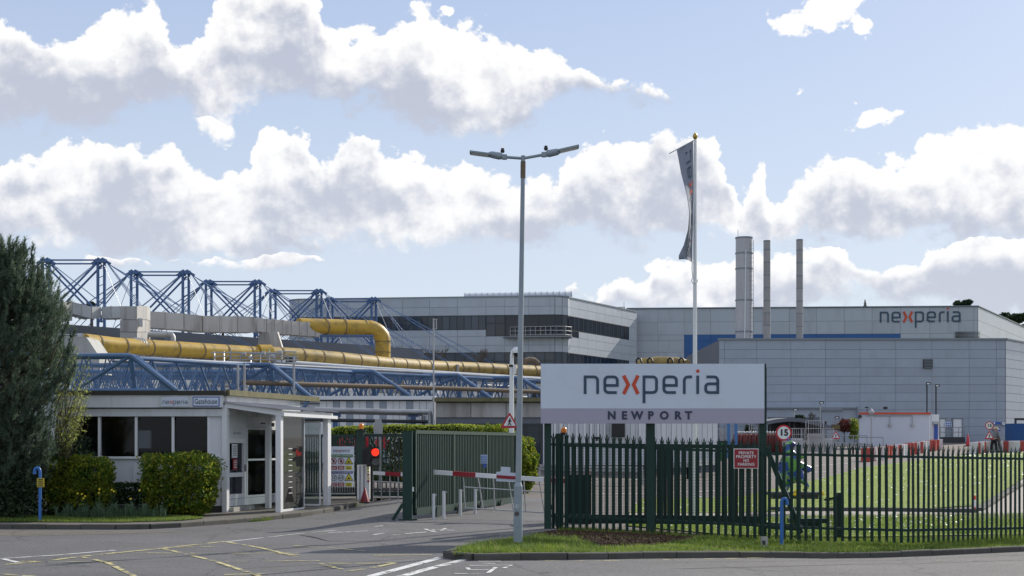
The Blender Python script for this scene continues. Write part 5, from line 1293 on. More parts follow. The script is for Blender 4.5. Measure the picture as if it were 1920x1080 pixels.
part('cabinet', MB().box(((a.x + b.x) / 2, Yh + .2, (a.z + b.z) / 2), (b.x - a.x, .4, a.z - b.z)), M['whiteclean'], bh)
for px, m_ in ((675, 'green_dark'), (682.5, 'green_dark')): part('seam', MB().box((S(px, 0, Yh).x, Yh - .01, (a.z + b.z) / 2), (.02, .02, a.z - b.z)), M[m_], bh)
for i in range(5): part('tape', MB().box(S(690.5, 878 + i * 6, Yh - .04), (.07, .02, .05)), M['yellow_print' if i < 2 or i == 3 else 'red'], bh)
cn = thing('traffic_cone', 'dark red cone beside the foot of the white barrier housing', 'cone', S(684, 943, 45.8))
c = S(684, 943, 45.8); part('cone', MB().lathe([(.15, .03), (.02, .5), (0, .51)], c, 16), mat('dull_red_cone', (.2, .012, .018), .6), cn); part('base', MB().box(c + Vector((0, 0, .02)), (.34, .34, .04)), M['black'], cn)
def barrier_arm(t, a, b, w, bands, m='whiteclean'):
    """a barrier arm from a to b with red bands at given fractions"""
    a, b = Vector(a), Vector(b); part('arm', MB().beam(a, b, .07, w), M[m], t)
    for f0, f1 in bands: part('red_band', MB().beam(a.lerp(b, f0), a.lerp(b, f1), .082, w * 1.06), M['red'], t)
b1 = thing('barrier', 'lowered red and white barrier behind the gate with a railed skirt', 'barrier', S(700, 936, 47.3))
a, b = S(696, 886.5, 47.3), S(800, 892, 48.2); barrier_arm(b1, a, b, .12, ((.24, .52),))
for z_ in (.12, .62):
    part('skirt_rail', MB().tube(a + Vector((0, 0, -1.0 + z_ + .1)), b + Vector((0, 0, -1.0 + z_ + .1)), .018, 6), M['galv'], b1)
for i in range(7): c = a.lerp(b, i / 6 * .9 + .03); part('skirt_bar', MB().tube(c + Vector((0, 0, -.06)), c + Vector((0, 0, -.95)), .018, 6), M['galv'], b1)
part('mesh_rail', MB().tube(S(696, 918, 47.3), S(770, 919, 48), .03, 6), M['black'], b1)
b2 = thing('barrier', 'lowered white barrier with red bands and a hanging skirt before the open green gate', 'barrier', (1.8, 38, 0))
a, b = Vector((-2.17, 40.2, EYE + (835 - 885.5) * 40.2 / F)), Vector((1.85, 38.3, EYE + (835 - 904) * 38.3 / F))
barrier_arm(b2, a, b, .12, ((.13, .29), (.46, .60), (.76, .97)))
part('hook_end', MB().box(a + Vector((-.02, 0, 0)), (.05, .1, .14)), M['galv'], b2)
ski = [(852, .27, -.62), (852, .27, 0)]
prev = None
for i in range(8):
    f_ = .2 + i * .105; top = a.lerp(b, f_) + Vector((0, 0, -.06)); bot = top + Vector((.14 * (1 if i % 2 else .4), 0, -.92 + i * .02))
    part('skirt_bar', MB().tube(top, bot, .017, 6), M['galv'], b2)
r0, r1 = a.lerp(b, .2), a.lerp(b, .95)
part('skirt_rail', MB().tube(r0 + Vector((0, 0, -.36)), r1 + Vector((0, 0, -.33)), .018, 6), M['galv'], b2); part('skirt_rail', MB().tube(r0 + Vector((.05, 0, -.95)), r1 + Vector((0, 0, -.88)), .018, 6), M['galv'], b2)
bc = thing('barrier_sign', 'plain white cross-shaped sign plate hanging on the near barrier', 'sign', S(948, 890, 39.2))
pp = [(930, 885), (939, 884), (939, 875), (957, 876), (957, 886), (967, 887), (967, 904), (930, 902)]
c0 = S(930, 904, 39.0); part('plate', MB().prism([((x - 930) * 39 / F, (904 - y) * 39 / F) for x, y in pp][::-1], c0, XA, ZA, .02), M['signwhite'], bc)
part('red_stripe', MB().beam(S(931, 893.5, 38.97), S(967, 896, 38.97), .01, .085), M['red'], bc)
bcab = thing('barrier_housing', 'dark barrier housing box with amber light behind the palisade fence', 'barrier housing', (1.9, 38.4, 0))
a, b = S(1066, 890, 38), S(1109, 985, 38)
part('cabinet', MB().box(((a.x + b.x) / 2, 38.3, (a.z + b.z) / 2), (b.x - a.x, .45, a.z - b.z)), M['green_dark'], bcab)
part('amber_light', MB().box(S(1103, 885, 38), (.07, .05, .1)), M['orange'], bcab)
for px, y0, y1, k_ in ((813, 926, 974, 0), (832, 921, 973, 1), (863, 918, 968, 2), (891, 917, 965, 3)):
    Y = F * EYE / (y1 - HZ); t = thing('bollard', ['leftmost thin galvanised post, the lowest', 'second thin galvanised post from the left, closest to its neighbour', 'third thin galvanised post from the left', 'rightmost thin galvanised post'][k_] + ' before the green gate', 'post', S(px, y1, Y), 0, 'galvanised posts before the green gate')
    part('tube', MB().tube(S(px, y1, Y), S(px, y0, Y), .045, 10), M['white'], t); part('eyelet', MB().box(S(px + 3, y0 + 2, Y), (.09, .03, .04)), M['galv'], t)
bn = thing('blue_notice', 'small blue and white notice fixed to the open green gate', 'sign', S(907, 861, 43.5))
part('plate', MB().box(S(907.5, 861, 43.6), (.2, .02, .27)), M['signwhite'], bn); part('print', MB().box(S(907.5, 861, 43.58), (.17, .02, .23)), mat('pale_blue_print', (.13, .28, .62), .4), bn)
lt = MB(); [lt.box(S(907.5, 857 + i * 3, 43.56), (.12, .01, .014)) for i in range(4)]; part('print_lines', lt, M['whiteclean'], bn)['kind'] = 'stuff'
part('lower_plate', MB().box(S(909, 873, 43.6), (.11, .02, .12)), M['blue_print'], bn)

# ================================================================== palisade fence and big sign
FP = [(1028, 990), (1200, 997), (1350, 1005), (1500, 1013), (1700, 1018), (1930, 1012), (2050, 1010)]
FY = [35.0, 34.9, 34.4, 34.2, 34.0, 36.3, 37.5]
FW = [S(px, py, Y) for (px, py), Y in zip(FP, FY)]
cumf = [0]
for a, b in zip(FW[:-1], FW[1:]): cumf.append(cumf[-1] + (b - a).length)
def FA(s):
    for i in range(1, len(FW)):
        if s <= cumf[i]: f_ = (s - cumf[i - 1]) / (cumf[i] - cumf[i - 1]); return FW[i - 1].lerp(FW[i], f_), (FW[i] - FW[i - 1]).normalized()
    return FW[-1], (FW[-1] - FW[-2]).normalized()
pf = thing('palisade_fence', 'dark green palisade fence with spiked pales along the grass verge', 'fence', FW[0])
def pale_mesh():
    hh = 2.36; w = .078; mb = MB()
    # W-section: three facets, pointed three-way top
    prof = [(-w / 2, .0), (-w * .28, -.022), (0, -.008), (w * .28, -.022), (w / 2, .0)]
    tops = [hh - .10, hh - .04, hh + .03, hh - .04, hh - .10]
    for s_ in (0, .004):
        mb.add([(x, y + s_, .0) for x, y in prof] + [(x, y + s_, hh - .19) for x, y in prof], [(i, i + 1, 6 + i, 5 + i) for i in range(4)])
    # spikes: centre tall, two splayed
    mb.add([(-.016, -.012, hh - .19), (.016, -.012, hh - .19), (.02, -.014, hh - .05), (0, -.012, hh + .02), (-.02, -.014, hh - .05)], [(0, 1, 2, 3, 4)])
    mb.add([(-w / 2, 0, hh - .19), (-.016, -.012, hh - .19), (-.02, -.012, hh - .12), (-.062, -.03, hh - .04)], [(0, 1, 2, 3)])
    mb.add([(w / 2, 0, hh - .19), (.062, -.03, hh - .04), (.02, -.012, hh - .12), (.016, -.012, hh - .19)], [(0, 1, 2, 3)])
    return mb.mesh('pale', M['green'])
pm = pale_mesh(); s_ = .12; tot = cumf[-1]
while s_ < tot:
    c, u = FA(s_); rz_ = math.atan2(u.y, u.x); o = rep('pale', pm, pf, (c.x, c.y, c.z + random.uniform(-.01, .01)), rz_); o.rotation_euler = (random.uniform(-.008, .008), random.uniform(-.006, .006), rz_)
    s_ += .165 if c.x < 3.0 else .1735
for (dz, w_) in ((.30, .06), (2.06, .06)):
    for i in range(len(FW) - 1):
        A, B = FW[i], FW[i + 1]; k = max(1, round((B - A).length / 2.8))
        for j in range(k):
            a = A.lerp(B, j / k) + Vector((0, .035, dz)); b = A.lerp(B, (j + 1) / k) + Vector((0, .035, dz)); part('rail', MB().beam(a, b, .05, w_), M['green'], pf)
for px in (1049, 1570, 1800):
    pass
s_ = .25; 
for s_ in (.45, 6.1):
    c, u = FA(s_); part('fence_post', MB().box((c.x, c.y + .09, c.z + 1.15), (.1, .06, 2.3)), M['green_dark'], pf)
eb = MB(); eb.box((FW[0].x + .02, FW[0].y + .02, FW[0].z + 1.25), (.16, .16, 2.7)); 
# big sign
bsn = thing('company_sign', 'big white company sign board with a mauve NEWPORT band above the palisade fence', 'sign', (3.5, 34.8, 0))
ys = 34.55
a, b = S(1014, 682, ys), S(1433.5, 794, ys); zb_ = S(0, 766, ys).z
part('board', MB().box(((a.x + b.x) / 2, ys + .06, (a.z + b.z) / 2), (b.x - a.x, .05, a.z - b.z)), M['galv'], bsn)
n = 3
part('white_panel', MB().box(((a.x + b.x) / 2, ys + .02, (a.z + zb_) / 2), (b.x - a.x, .03, a.z - zb_)), M['signwhite'], bsn)
part('mauve_band', MB().box(((a.x + b.x) / 2, ys + .02, (b.z + zb_) / 2 - .001), (b.x - a.x, .03, zb_ - b.z - .004)), M['signmauve'], bsn)
part('edge_trim', MB().box((b.x + .02, ys + .05, (a.z + b.z) / 2), (.04, .1, a.z - b.z)), M['green_dark'], bsn)
logo(bsn, S(1094.5, 738.5, ys), XA, ZA, 34.5 * ys / F, .008)
for ch_, px in zip('NEWPORT', (1147, 1170.5, 1194.5, 1220, 1245.5, 1271, 1291)):
    text(bsn, ch_, S(px, 779.5, ys - .0), XA, ZA, .265, M['navy2'], bold=.045)
for px, w_, base in ((1027, .17, 991), (1219.5, .2, 999), (1429.5, .17, 1004)):
    p = S(px, base, 34.85); zt_ = S(0, 690, 34.85).z; part('post', MB().box((p.x, ys + .3, (p.z + zt_) / 2), (w_, .22, zt_ - p.z)), M['green'], bsn)
for z_ in (S(0, 700, ys).z, S(0, 775, ys).z): part('back_rail', MB().box(((a.x + b.x) / 2, ys + .14, z_), (b.x - a.x - .2, .08, .08)), M['galv'], bsn)
# private property sign
pv = thing('private_property_sign', 'small red sign reading PRIVATE PROPERTY NO PARKING on the fence', 'sign', S(1399, 860, 34.2))
yp_ = 34.22
a, b = S(1375.5, 841, yp_), S(1422, 878.5, yp_); part('plate', MB().box(((a.x + b.x) / 2, yp_, (a.z + b.z) / 2), (b.x - a.x, .02, a.z - b.z)), M['whiteclean'], pv)
part('red_face', MB().box(((a.x + b.x) / 2, yp_ - .015, (a.z + b.z) / 2), (b.x - a.x - .035, .012, a.z - b.z - .035)), M['red'], pv)
for i, (w_, tx_) in enumerate(((28, 'PRIVATE'), (38, 'PROPERTY'), (10, 'NO'), (31, 'PARKING'))):
    text(pv, tx_, S(1399, 849.5 + i * 7.1, yp_ - .022), XA, ZA, .098, M['whiteclean'], bold=.012, width=w_ * yp_ / F)
# second barred gate leaf parked behind the palisade
pg = thing('parked_gate_leaf', 'green mesh and barred gate leaf standing open behind the palisade fence', 'gate', (4, 37, 0))
q0, q1 = Vector((1.35, 36.3, 0)), Vector((6.3, 36.3, 0)); zz = -.05
bar_panel(pg, q0, q1, .18, 2.06, 30, w=.085, d=.04, m='green_dark', zslope=-.05, lowrail=.22)
mh = MB()
for i in range(100): x = q0.x + (i + .5) * 4.95 / 100; mh.box((x, 36.38, 1.15), (.006, .006, 1.9))
for i in range(26): mh.box((3.82, 36.38, .25 + i * .075), (4.9, .006, .006))
part('wire_mesh', mh, M['green_dark'], pg)['kind'] = 'stuff'
a, b = S(1436, 838, 36.2), S(1502, 1000, 36.2); part('raking_brace', MB().beam(a, b, .07, .12), M['green'], pg); part('brace_edge', MB().beam(a + Vector((.06, -.05, .02)), b + Vector((.06, -.05, .02)), .012, .012), M['whiteclean'], pg)
part('tail_beam', MB().beam(S(1433, 985, 36.2), S(1505, 990, 36.2), .1, .16), M['green_dark'], pg)
ap = thing('gate_drive_post', 'dark green post with an amber beacon at the left end of the palisade fence', 'post', (1.3, 36, 0))
part('post', MB().box(S(1049, 900, 36) , (.2, .18, 2.35)), M['green'], ap); part('bracket', MB().box(S(1056, 812, 35.9), (.12, .08, .1)), M['black'], ap); c = S(1057, 811, 35.9); part('beacon', MB().lathe([(0, .14), (.06, .12), (.075, .06), (.075, 0)], c), M['orange'], ap)
bx = thing('junction_box', 'small black floodlight on the gate leaf behind the fence', 'lamp', S(1119, 822, 36)); part('lamp_body', MB().box(S(1119, 821, 36), (.16, .14, .05)), M['black'], bx); part('bracket', MB().box(S(1119, 824, 36.05), (.05, .08, .08)), M['black'], bx)
cg = thing('mesh_cage_box', 'low green mesh box with a dark post behind the right part of the fence', 'box', S(1560, 1000, 35.6))
c = S(1559, 968, 35.8); mb = MB()
for i in range(9): mb.box((c.x - .15 + i * .0375, c.y, c.z), (.008, .008, .95))
for i in range(14): mb.box((c.x, c.y, c.z - .47 + i * .072), (.3, .008, .008))
part('mesh_front', mb, M['green'], cg)['kind'] = 'stuff'; part('post', MB().box(S(1573, 965, 35.7), (.1, .1, 1.1)), M['green_dark'], cg); part('top', MB().beam(S(1550, 937, 35.9), S(1572, 932, 35.7), .3, .04), M['green_dark'], cg)
lb_ = thing('low_bench', 'dark low beam on the grass behind the fence', 'beam', S(1510, 975, 37)); part('top', MB().box(S(1512, 976, 37), (.95, .4, .12)), M['green_dark'], lb_); part('leg', MB().box(S(1512, 984, 37), (.7, .3, .14)), M['green_dark'], lb_)
# ================================================================== lamp column, flagpole, small posts
lc = thing('lamp_column', 'tall grey steel lamp column with two arms standing on the grass corner', 'street lamp', (0.12, 29, 0))
YL = 29.0; base = S(971.3, 1016, YL)
s0 = S(971.5, 912, YL); top = S(981, 292, YL)
part('base_section', MB().tube(base, s0, .093, 16), M['lamp'], lc); part('shoulder', MB().tube(s0, S(972, 904, YL), .093, 16, r1=.06), M['lamp'], lc)
part('shaft', MB().tube(S(972, 904, YL), S(981, 300, YL), .062, 14, r1=.043), M['lamp'], lc)
part('rusty_sleeve', MB().tube(S(980.6, 334, YL), S(980.9, 303, YL), .053, 14), M['rust'], lc); part('cap', MB().tube(S(980.9, 303, YL), top, .046, 12), M['lamp'], lc)
part('access_door', MB().box(S(970, 965, YL) + Vector((0, -.092, 0)), (.075, .01, .5)), M['lamp'], lc)
part('sticker', MB().tube(S(969, 963, YL) + Vector((0, -.097, 0)), S(969, 963, YL) + Vector((0, -.1, 0)), .05, 16), mat('worn_sticker', (.10, .09, .09), .7, var=.6, scale=15), lc)
part('sticker', MB().box(S(970, 949, YL) + Vector((.0, -.097, 0)), (.09, .008, .08)), mat('torn_sticker', (.42, .45, .46), .7, var=.4, scale=15), lc)
for (x0, y0, x1, y1, hx, hy, nm_) in ((980, 297, 946, 294.5, 881, 286, 'left'), (983, 296.5, 1020, 290, 1085, 275, 'right')):
    sgn = -1 if nm_ == 'left' else 1
    part('arm', MB().tube(S(x0, y0, YL), S(x1, y1, YL), .03, 8), M['lamp'], lc)
    kn = S(x1, y1, YL); mid = S((x1 + hx) / 2 - sgn * 2, (y1 + hy) / 2 + (1.0 if sgn > 0 else -1.5), YL); tip = S(hx, hy, YL)
    L_ = part('lamp_head', MB().path([kn, kn.lerp(mid, .3), kn.lerp(mid, .8), mid], .05, 8, radii=[.035, .075, .07, .04]), M['lamp'], lc)
    part('light_panel', MB().beam(kn.lerp(tip, .42), tip, .3, .035), M['lamp'], L_); part('lens', MB().beam(kn.lerp(tip, .46) + Vector((0, 0, -.024)), kn.lerp(tip, .95) + Vector((0, 0, -.024)), .22, .01), M['whiteclean'], L_)
    pcn = kn.lerp(mid, .12 if sgn > 0 else .12) + Vector((0, 0, .08)); part('photocell', MB().tube(pcn, pcn + Vector((0, 0, .09)), .035, 10).tube(pcn + Vector((0, 0, .02)), pcn + Vector((0, 0, .05)), .045, 10), M['black'], L_)
    part('clamp', MB().box(kn, (.1, .12, .09)), M['lamp'], L_)
def ped_sign(label, px, py, h_px, Y, lean=None):
    t = thing('pedestrian_warning_sign', label, 'road sign', S(px, py, Y)); hh = h_px * Y / F; c = S(px, py, Y)
    def tr(s_, m_, nm, dy):
        A = hh * s_; rr_ = A * .06; pts = []
        for i, (x, z) in enumerate(((-A * .577, -A * .4), (A * .577, -A * .4), (0, A * .6))):
            a0 = (210, 330, 90)[i]; cx, cz = x - 2 * rr_ * math.cos(R(a0)), z - 2 * rr_ * math.sin(R(a0))
            pts += [(cx + rr_ * math.cos(R(a0 + d)), cz + rr_ * math.sin(R(a0 + d))) for d in (-60, -20, 20, 60)]
        return part(nm, MB().prism(pts, c + Vector((0, dy, 0)), XA, ZA, .012), M[m_], t)
    tr(1.12, 'redface', 'red_border', 0); tr(.74, 'whiteclean', 'white_face', -.013)
    A = hh * .5; w_ = A * .1; fig = MB(); o_ = c + Vector((0, -.026, -A * .12))
    def seg(p, q_, w2=w_): 
        p, q_ = Vector(p), Vector(q_); d = (q_ - p).normalized(); n_ = Vector((-d.y, d.x)) * w2 / 2; fig.prism([(p + n_), (p - n_), (q_ - n_), (q_ + n_)], o_, XA, ZA, .004)
    fig.prism([(.06 * A + .09 * A * math.cos(i), .52 * A + .09 * A * math.sin(i)) for i in [k * math.pi / 5 for k in range(10)]], o_, XA, ZA, .004)
    seg((.04 * A, .42 * A), (-.02 * A, .0), w_ * 1.9); seg((-.02 * A, .02 * A), (.2 * A, -.42 * A), w_ * 1.2); seg((-.03 * A, .02 * A), (-.24 * A, -.42 * A), w_ * 1.2); seg((.05 * A, .36 * A), (.27 * A, .1 * A)); seg((.02 * A, .36 * A), (-.22 * A, .16 * A))
    part('walking_figure', fig, M['black'], t); return t
YS = 29.3
ps = ped_sign('red-bordered triangle with a walking figure fixed to the tall lamp column', 955.5, 790.5, 27, YS)
part('mounting_bracket', MB().box(S(966, 791, YS + .02), (.22, .03, .05)).box(S(969.5, 787, YS), (.06, .03, .2)), M['galv'], ps)
cc = thing('camera_pole', 'slim white pole with a swan neck and a dome camera behind the lamp column', 'camera pole', S(960, 930, 52))
part('pole', MB().path([S(959, 930, 52), S(959, 790, 52), S(959.5, 680, 52), S(960, 664, 52), S(962, 657, 52), S(966, 653.5, 52), S(970, 654, 52)], .075, 10, radii=[.1, .1, .075, .07, .06, .055, .05]), M['whiteclean'], cc)
cd = part('camera', MB().lathe([(0, .22), (.1, .2), (.14, .08), (.14, 0)], S(969, 662, 51.9)), M['whiteclean'], cc); part('dome', MB().lathe([(.12, 0), (.1, -.1), (0, -.16)], S(969, 662, 51.9)), M['black'], cd)
part('wireless_box', MB().box(S(965, 693, 51.9), (.12, .1, .35)), M['whiteclean'], cc); part('clamp', MB().tube(S(959, 688, 52), S(959, 684, 52), .1, 10), M['black'], cc)
# flagpole
fpz = thing('flagpole', 'tall white flagpole with a gold finial behind the big sign', 'flagpole', S(1303, 1000, 42))
YF = 42.0
part('pole', MB().tube(S(1302.5, 985, YF), S(1303.5, 262, YF), .075, 14, r1=.045), M['whiteclean'], fpz); part('finial', MB().lathe([(.02, 0), (.05, .03), (.08, .1), (.05, .17), (.012, .21), (.0, .24)], S(1303.5, 262, YF), 12), M['gold'], fpz)
part('halyard', MB().path([S(1298, 490, YF - .1), S(1297.5, 505, YF - .1), S(1299, 520, YF - .1), S(1296.5, 527, YF - .1), S(1299, 531, YF - .1), S(1307, 529, YF - .1), S(1308, 524, YF - .1)], .016, 5), M['whiteclean'], fpz)
part('arm_rod', MB().tube(S(1303, 262, YF), S(1255, 288, YF - .3), .014, 5), M['lamp'], fpz)
fz = lambda t: EYE + (HZ - (262 + 0 * t)) * YF / F
flag = thing('flag', 'grey company banner hanging twisted from the flagpole, its lettering running down', 'flag', S(1285, 380, YF))
edge = [(0, 1268, 283), (.06, 1270, 297), (.2, 1274, 330), (.4, 1283, 375), (.55, 1287, 405), (.7, 1286, 435), (.85, 1280, 462), (.95, 1272, 480), (1.0, 1273, 487)]
def fe(t, k):
    for a, b in zip(edge[:-1], edge[1:]):
        if t <= b[0]: f_ = (t - a[0]) / (b[0] - a[0]); return a[k] + (b[k] - a[k]) * f_
    return edge[-1][k]
def flag_pt(u, t, d=0.0):
    """u 0 at the pole .. 1 outer edge, t 0 top .. 1 bottom"""
    px0, py0 = 1299.5, 265 + t * 226; px1, py1 = fe(t, 1), fe(t, 2)
    if t > .95: py1 = 487
    fold = math.sin(u * math.pi * 1.6 + t * 5) * .12 * (.3 + t) + .55 * math.sin(math.pi * u * .5) * (.2 + .8 * math.sin(math.pi * min(1, t * 1.1)))
    p = S(px0 + (px1 - px0) * u, py0 + (py1 - py0) * u, YF)
    return Vector((p.x, YF - fold - .02 - d, p.z))
mb = MB(); nu, nv_ = 14, 60
mb.add([flag_pt(i / nu, j / nv_) for j in range(nv_ + 1) for i in range(nu + 1)], [(j * (nu + 1) + i, j * (nu + 1) + i + 1, (j + 1) * (nu + 1) + i + 1, (j + 1) * (nu + 1) + i) for j in range(nv_) for i in range(nu)], True)
part('cloth', mb, M['flagcloth'], flag)
# lettering reads downwards: letter x runs down the flag, letter height runs towards the pole
logo(flag, (0, 0, 0), XA, ZA, 1.0, .012, T=lambda x, y, d: flag_pt(max(0, min(1, .52 - y * .36)), max(0, min(1, .06 + x * .122)), d))
# blue hoops
for (px, y1, y0, r_, lab, f_) in ((75, 961, 880, -1, 'bright blue hooked pipe post with a yellow tag beside the dark shrubs', foot), (1465.5, 1024, 938, 1, 'bright blue hooked pipe post at the kerb before the palisade fence', lambda x, y: gz(x, y) - .03)):
    p = G(px, y1, f_)
    if r_ < 0: p = S(75, y1, 38.2); p.z = .02; y1 = HZ + (EYE - .02) * F / 38.2
    Y = p.y; t = thing('hooked_pipe_post', lab, 'post', p)
    q_ = [S(px, y1, Y), S(px, y0 + 6, Y), S(px - r_ * -1 * 0, y0 + 2, Y)]
    k_ = 5.2 * r_; arcs = [S(px + k_ - k_ * math.cos(R(a_)), y0 + 5 - 8 * math.sin(R(a_)), Y) for a_ in range(0, 181, 22)]
    part('pipe', MB().path([S(px, y1 + 2, Y)] + arcs + [S(px + 2 * k_, y0 + 9, Y)], .042, 10), M['bluehoop'], t)
    if r_ < 0:
        part('yellow_tag', MB().box(S(px + 1, 905, Y - .06), (.19, .02, .24)), mat('yellow_tag', (.42, .33, .02), .5), t); lt = MB(); [lt.box(S(px + 1, 899 + i * 4, Y - .075), (.13, .01, .02)) for i in range(4)]; part('tag_lines', lt, M['frame_dark'], t)['kind'] = 'stuff'
st = thing('concrete_stub', 'short square concrete marker post on the verge edge', 'marker post', G(1433, 1022)); p = G(1433, 1023); part('post', MB().box((p.x, p.y, p.z + .09), (.13, .12, .22), .1), M['concrete'], st); part('dark_face', MB().box((p.x - .02, p.y - .066, p.z + .07), (.07, .01, .1), .1), M['roofdark'], st)
# ================================================================== vegetation
def foliage(name, C, size, m, parent, nrm=None, flat=0.0, aspect=.55, kind=None):
    V, Fc = leaf_quads(np.asarray(C), size, flat, aspect, nrm); inv = ROOT.get(parent, Matrix.Identity(4)); t = np.array(inv.translation)
    o = link(name, fast_mesh(name, V + t, Fc, M[m]), parent)
    if kind: o['kind'] = kind
    return o
def blob_points(n, c, r, shell=.35, low=-1.0, rough=.15, seed=0):
    g = np.random.default_rng(seed); d = g.normal(size=(n, 3)); d /= np.linalg.norm(d, axis=1, keepdims=True)
    d = d[d[:, 2] > low]; a = g.random(len(d)) ** .5 * shell + (1 - shell)
    lump = 1 + rough * (np.sin(d[:, 0] * 7 + seed) * np.sin(d[:, 1] * 6 + 2 * seed) + np.sin(d[:, 2] * 9 + seed * .7) * .6)
    return np.array(c) + d * (a * lump)[:, None] * np.array(r)
def rbox_points(n, c, d, shell=.25, pw=4.0, rough=.05, seed=0, taper=0.0):
    """points near the skin of a rounded box (superellipsoid), d full sizes; taper narrows the foot"""
    g = np.random.default_rng(seed); q = g.normal(size=(n, 3)); q /= (np.sum(np.abs(q) ** pw, 1) ** (1 / pw))[:, None]
    lump = 1 + rough * (np.sin(q[:, 0] * 9 + seed) + np.sin(q[:, 1] * 8 + seed * 2) * .5 + np.sin(q[:, 2] * 7 + q[:, 0] * 5) * .7)
    q = q * ((1 - shell * g.random(n)) * lump)[:, None]
    if taper: q[:, 0] *= 1 - taper * (1 - (q[:, 2] + 1) / 2); q[:, 1] *= 1 - taper * (1 - (q[:, 2] + 1) / 2)
    return np.array(c) + q * np.array(d) / 2
def bush(name, label, cat, c, d, m, n, size, seed, taper=0.0, group=None, rough=.05, top=None, core=True):
    t = thing(name, label, cat, (c[0], c[1], c[2] - d[2] / 2), 0, group)
    foliage('foliage', rbox_points(n, c, d, .3, 7, rough, seed, taper), size, m, t)
    sh_ = rbox_points(n // 20, c, (d[0] * 1.01, d[1] * 1.02, d[2] * 1.05), .05, 7, rough * 1.3, seed + 9, taper); foliage('stray_shoots', sh_[sh_[:, 2] > c[2] - d[2] * .3], size * .9, m, t, kind='stuff')
    if top: 
        P_ = rbox_points(int(n * .5), c, (d[0] * 1.01, d[1] * 1.01, d[2] * 1.01), .06, 4, rough, seed, taper); P_ = P_[P_[:, 2] > c[2] + d[2] * .25]; foliage('sunlit_top_leaves', P_, size * .9, top, t)
    if core:
        g = np.random.default_rng(seed + 5); mb = MB()
        for i in range(14):
            a = Vector((c[0] + g.uniform(-.1, .1), c[1], c[2] - d[2] / 2)); b = Vector((c[0] + g.uniform(-.4, .4) * d[0], c[1] + g.uniform(-.3, .3) * d[1], c[2] + g.uniform(-.1, .4) * d[2])); mb.tube(a, b, .03, 5, r1=.01)
        part('stems', mb, M['bark'], t)
    return t
# clipped bushes before the gatehouse
def dims(px0, px1, py0, py1, Y): a, b = S(px0, py0, Y), S(px1, py1, Y); return ((a.x + b.x) / 2, Y, (a.z + b.z) / 2), (b.x - a.x, a.z - b.z)
c, (w_, h_) = dims(103, 221, 856, 952, 41.6); bush('clipped_bush', 'square clipped green bush before the gatehouse, nearer the blue hooked post', 'bush', (c[0], 40.9, c[2]), (w_, 1.4, h_), 'hedge', 12000, .046, 1, rough=.04)
c, (w_, h_) = dims(262, 411, 851, 962, 41.0); bush('clipped_bush', 'larger clipped bush with yellow-green leaves at the gatehouse corner', 'bush', (c[0], 41.2, c[2]), (w_, 1.7, h_), 'hedge', 17000, .047, 2, taper=.17, rough=.045)
c, (w_, h_) = dims(170, 285, 906, 945, 42.0); bush('low_hedge', 'low dark box hedge between the two clipped bushes', 'hedge', c, (w_, .6, h_), 'hedge_dark', 5000, .04, 3)
# long clipped hedge behind the gate
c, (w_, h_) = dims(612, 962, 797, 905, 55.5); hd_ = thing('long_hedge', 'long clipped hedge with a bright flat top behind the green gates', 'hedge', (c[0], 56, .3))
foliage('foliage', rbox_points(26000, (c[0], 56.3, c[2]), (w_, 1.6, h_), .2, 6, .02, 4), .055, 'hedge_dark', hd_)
P_ = rbox_points(26000, (c[0], 56.3, c[2]), (w_ * 1.01, 1.65, h_ * 1.01), .06, 6, .02, 4); P_ = P_[P_[:, 2] > c[2] + h_ * .31]; foliage('sunlit_top_leaves', P_, .05, 'hedge_sunlit', hd_)  # sunlit top of the hedge put into the leaf colour
P_ = rbox_points(9000, (c[0], 56.2, c[2]), (w_ * .98, 1.7, h_ * .9), .05, 6, .02, 5); P_ = P_[(P_[:, 0] > S(725, 0, 56).x) & (P_[:, 0] < S(768, 0, 56).x) & (P_[:, 2] < c[2] + h_ * .3)]; foliage('brown_patch', P_, .06, 'hedge_brown', hd_, kind='stuff')
g_ = np.random.default_rng(8); mb = MB()
for i in range(90):
    px = g_.choice([g_.uniform(625, 668), g_.uniform(684, 690), g_.uniform(703, 728)]); py = g_.normal(831, 5); p = S(px, py, 55.3); mb.tube(p, p + Vector((.04, 0, .05)), .035, 5, r1=.06)
part('red_blossom', mb, M['redflower'], hd_)['kind'] = 'stuff'
c, (w_, h_) = dims(935, 1008, 822, 903, 53.5); t = thing('round_bush', 'rounded bush at the right end of the long hedge behind the camera pole', 'bush', (c[0], 53.5, .3))
foliage('foliage', np.concatenate([blob_points(5000, S(955, 850, 53.5), (.9, .9, .85), .3, seed=5), blob_points(5000, S(925, 828, 55.2), (1.1, .9, .62), .3, seed=9), blob_points(4500, S(983, 882, 53), (.48, .6, .75), .3, seed=6), blob_points(2500, S(992, 862, 53.6), (.35, .5, .5), .3, seed=8)]), .055, 'hedge', t)
mb = MB(); mb.tube((c[0], 53.5, .2), (c[0], 53.5, 1.2), .08, 6); part('stem', mb, M['bark'], t)

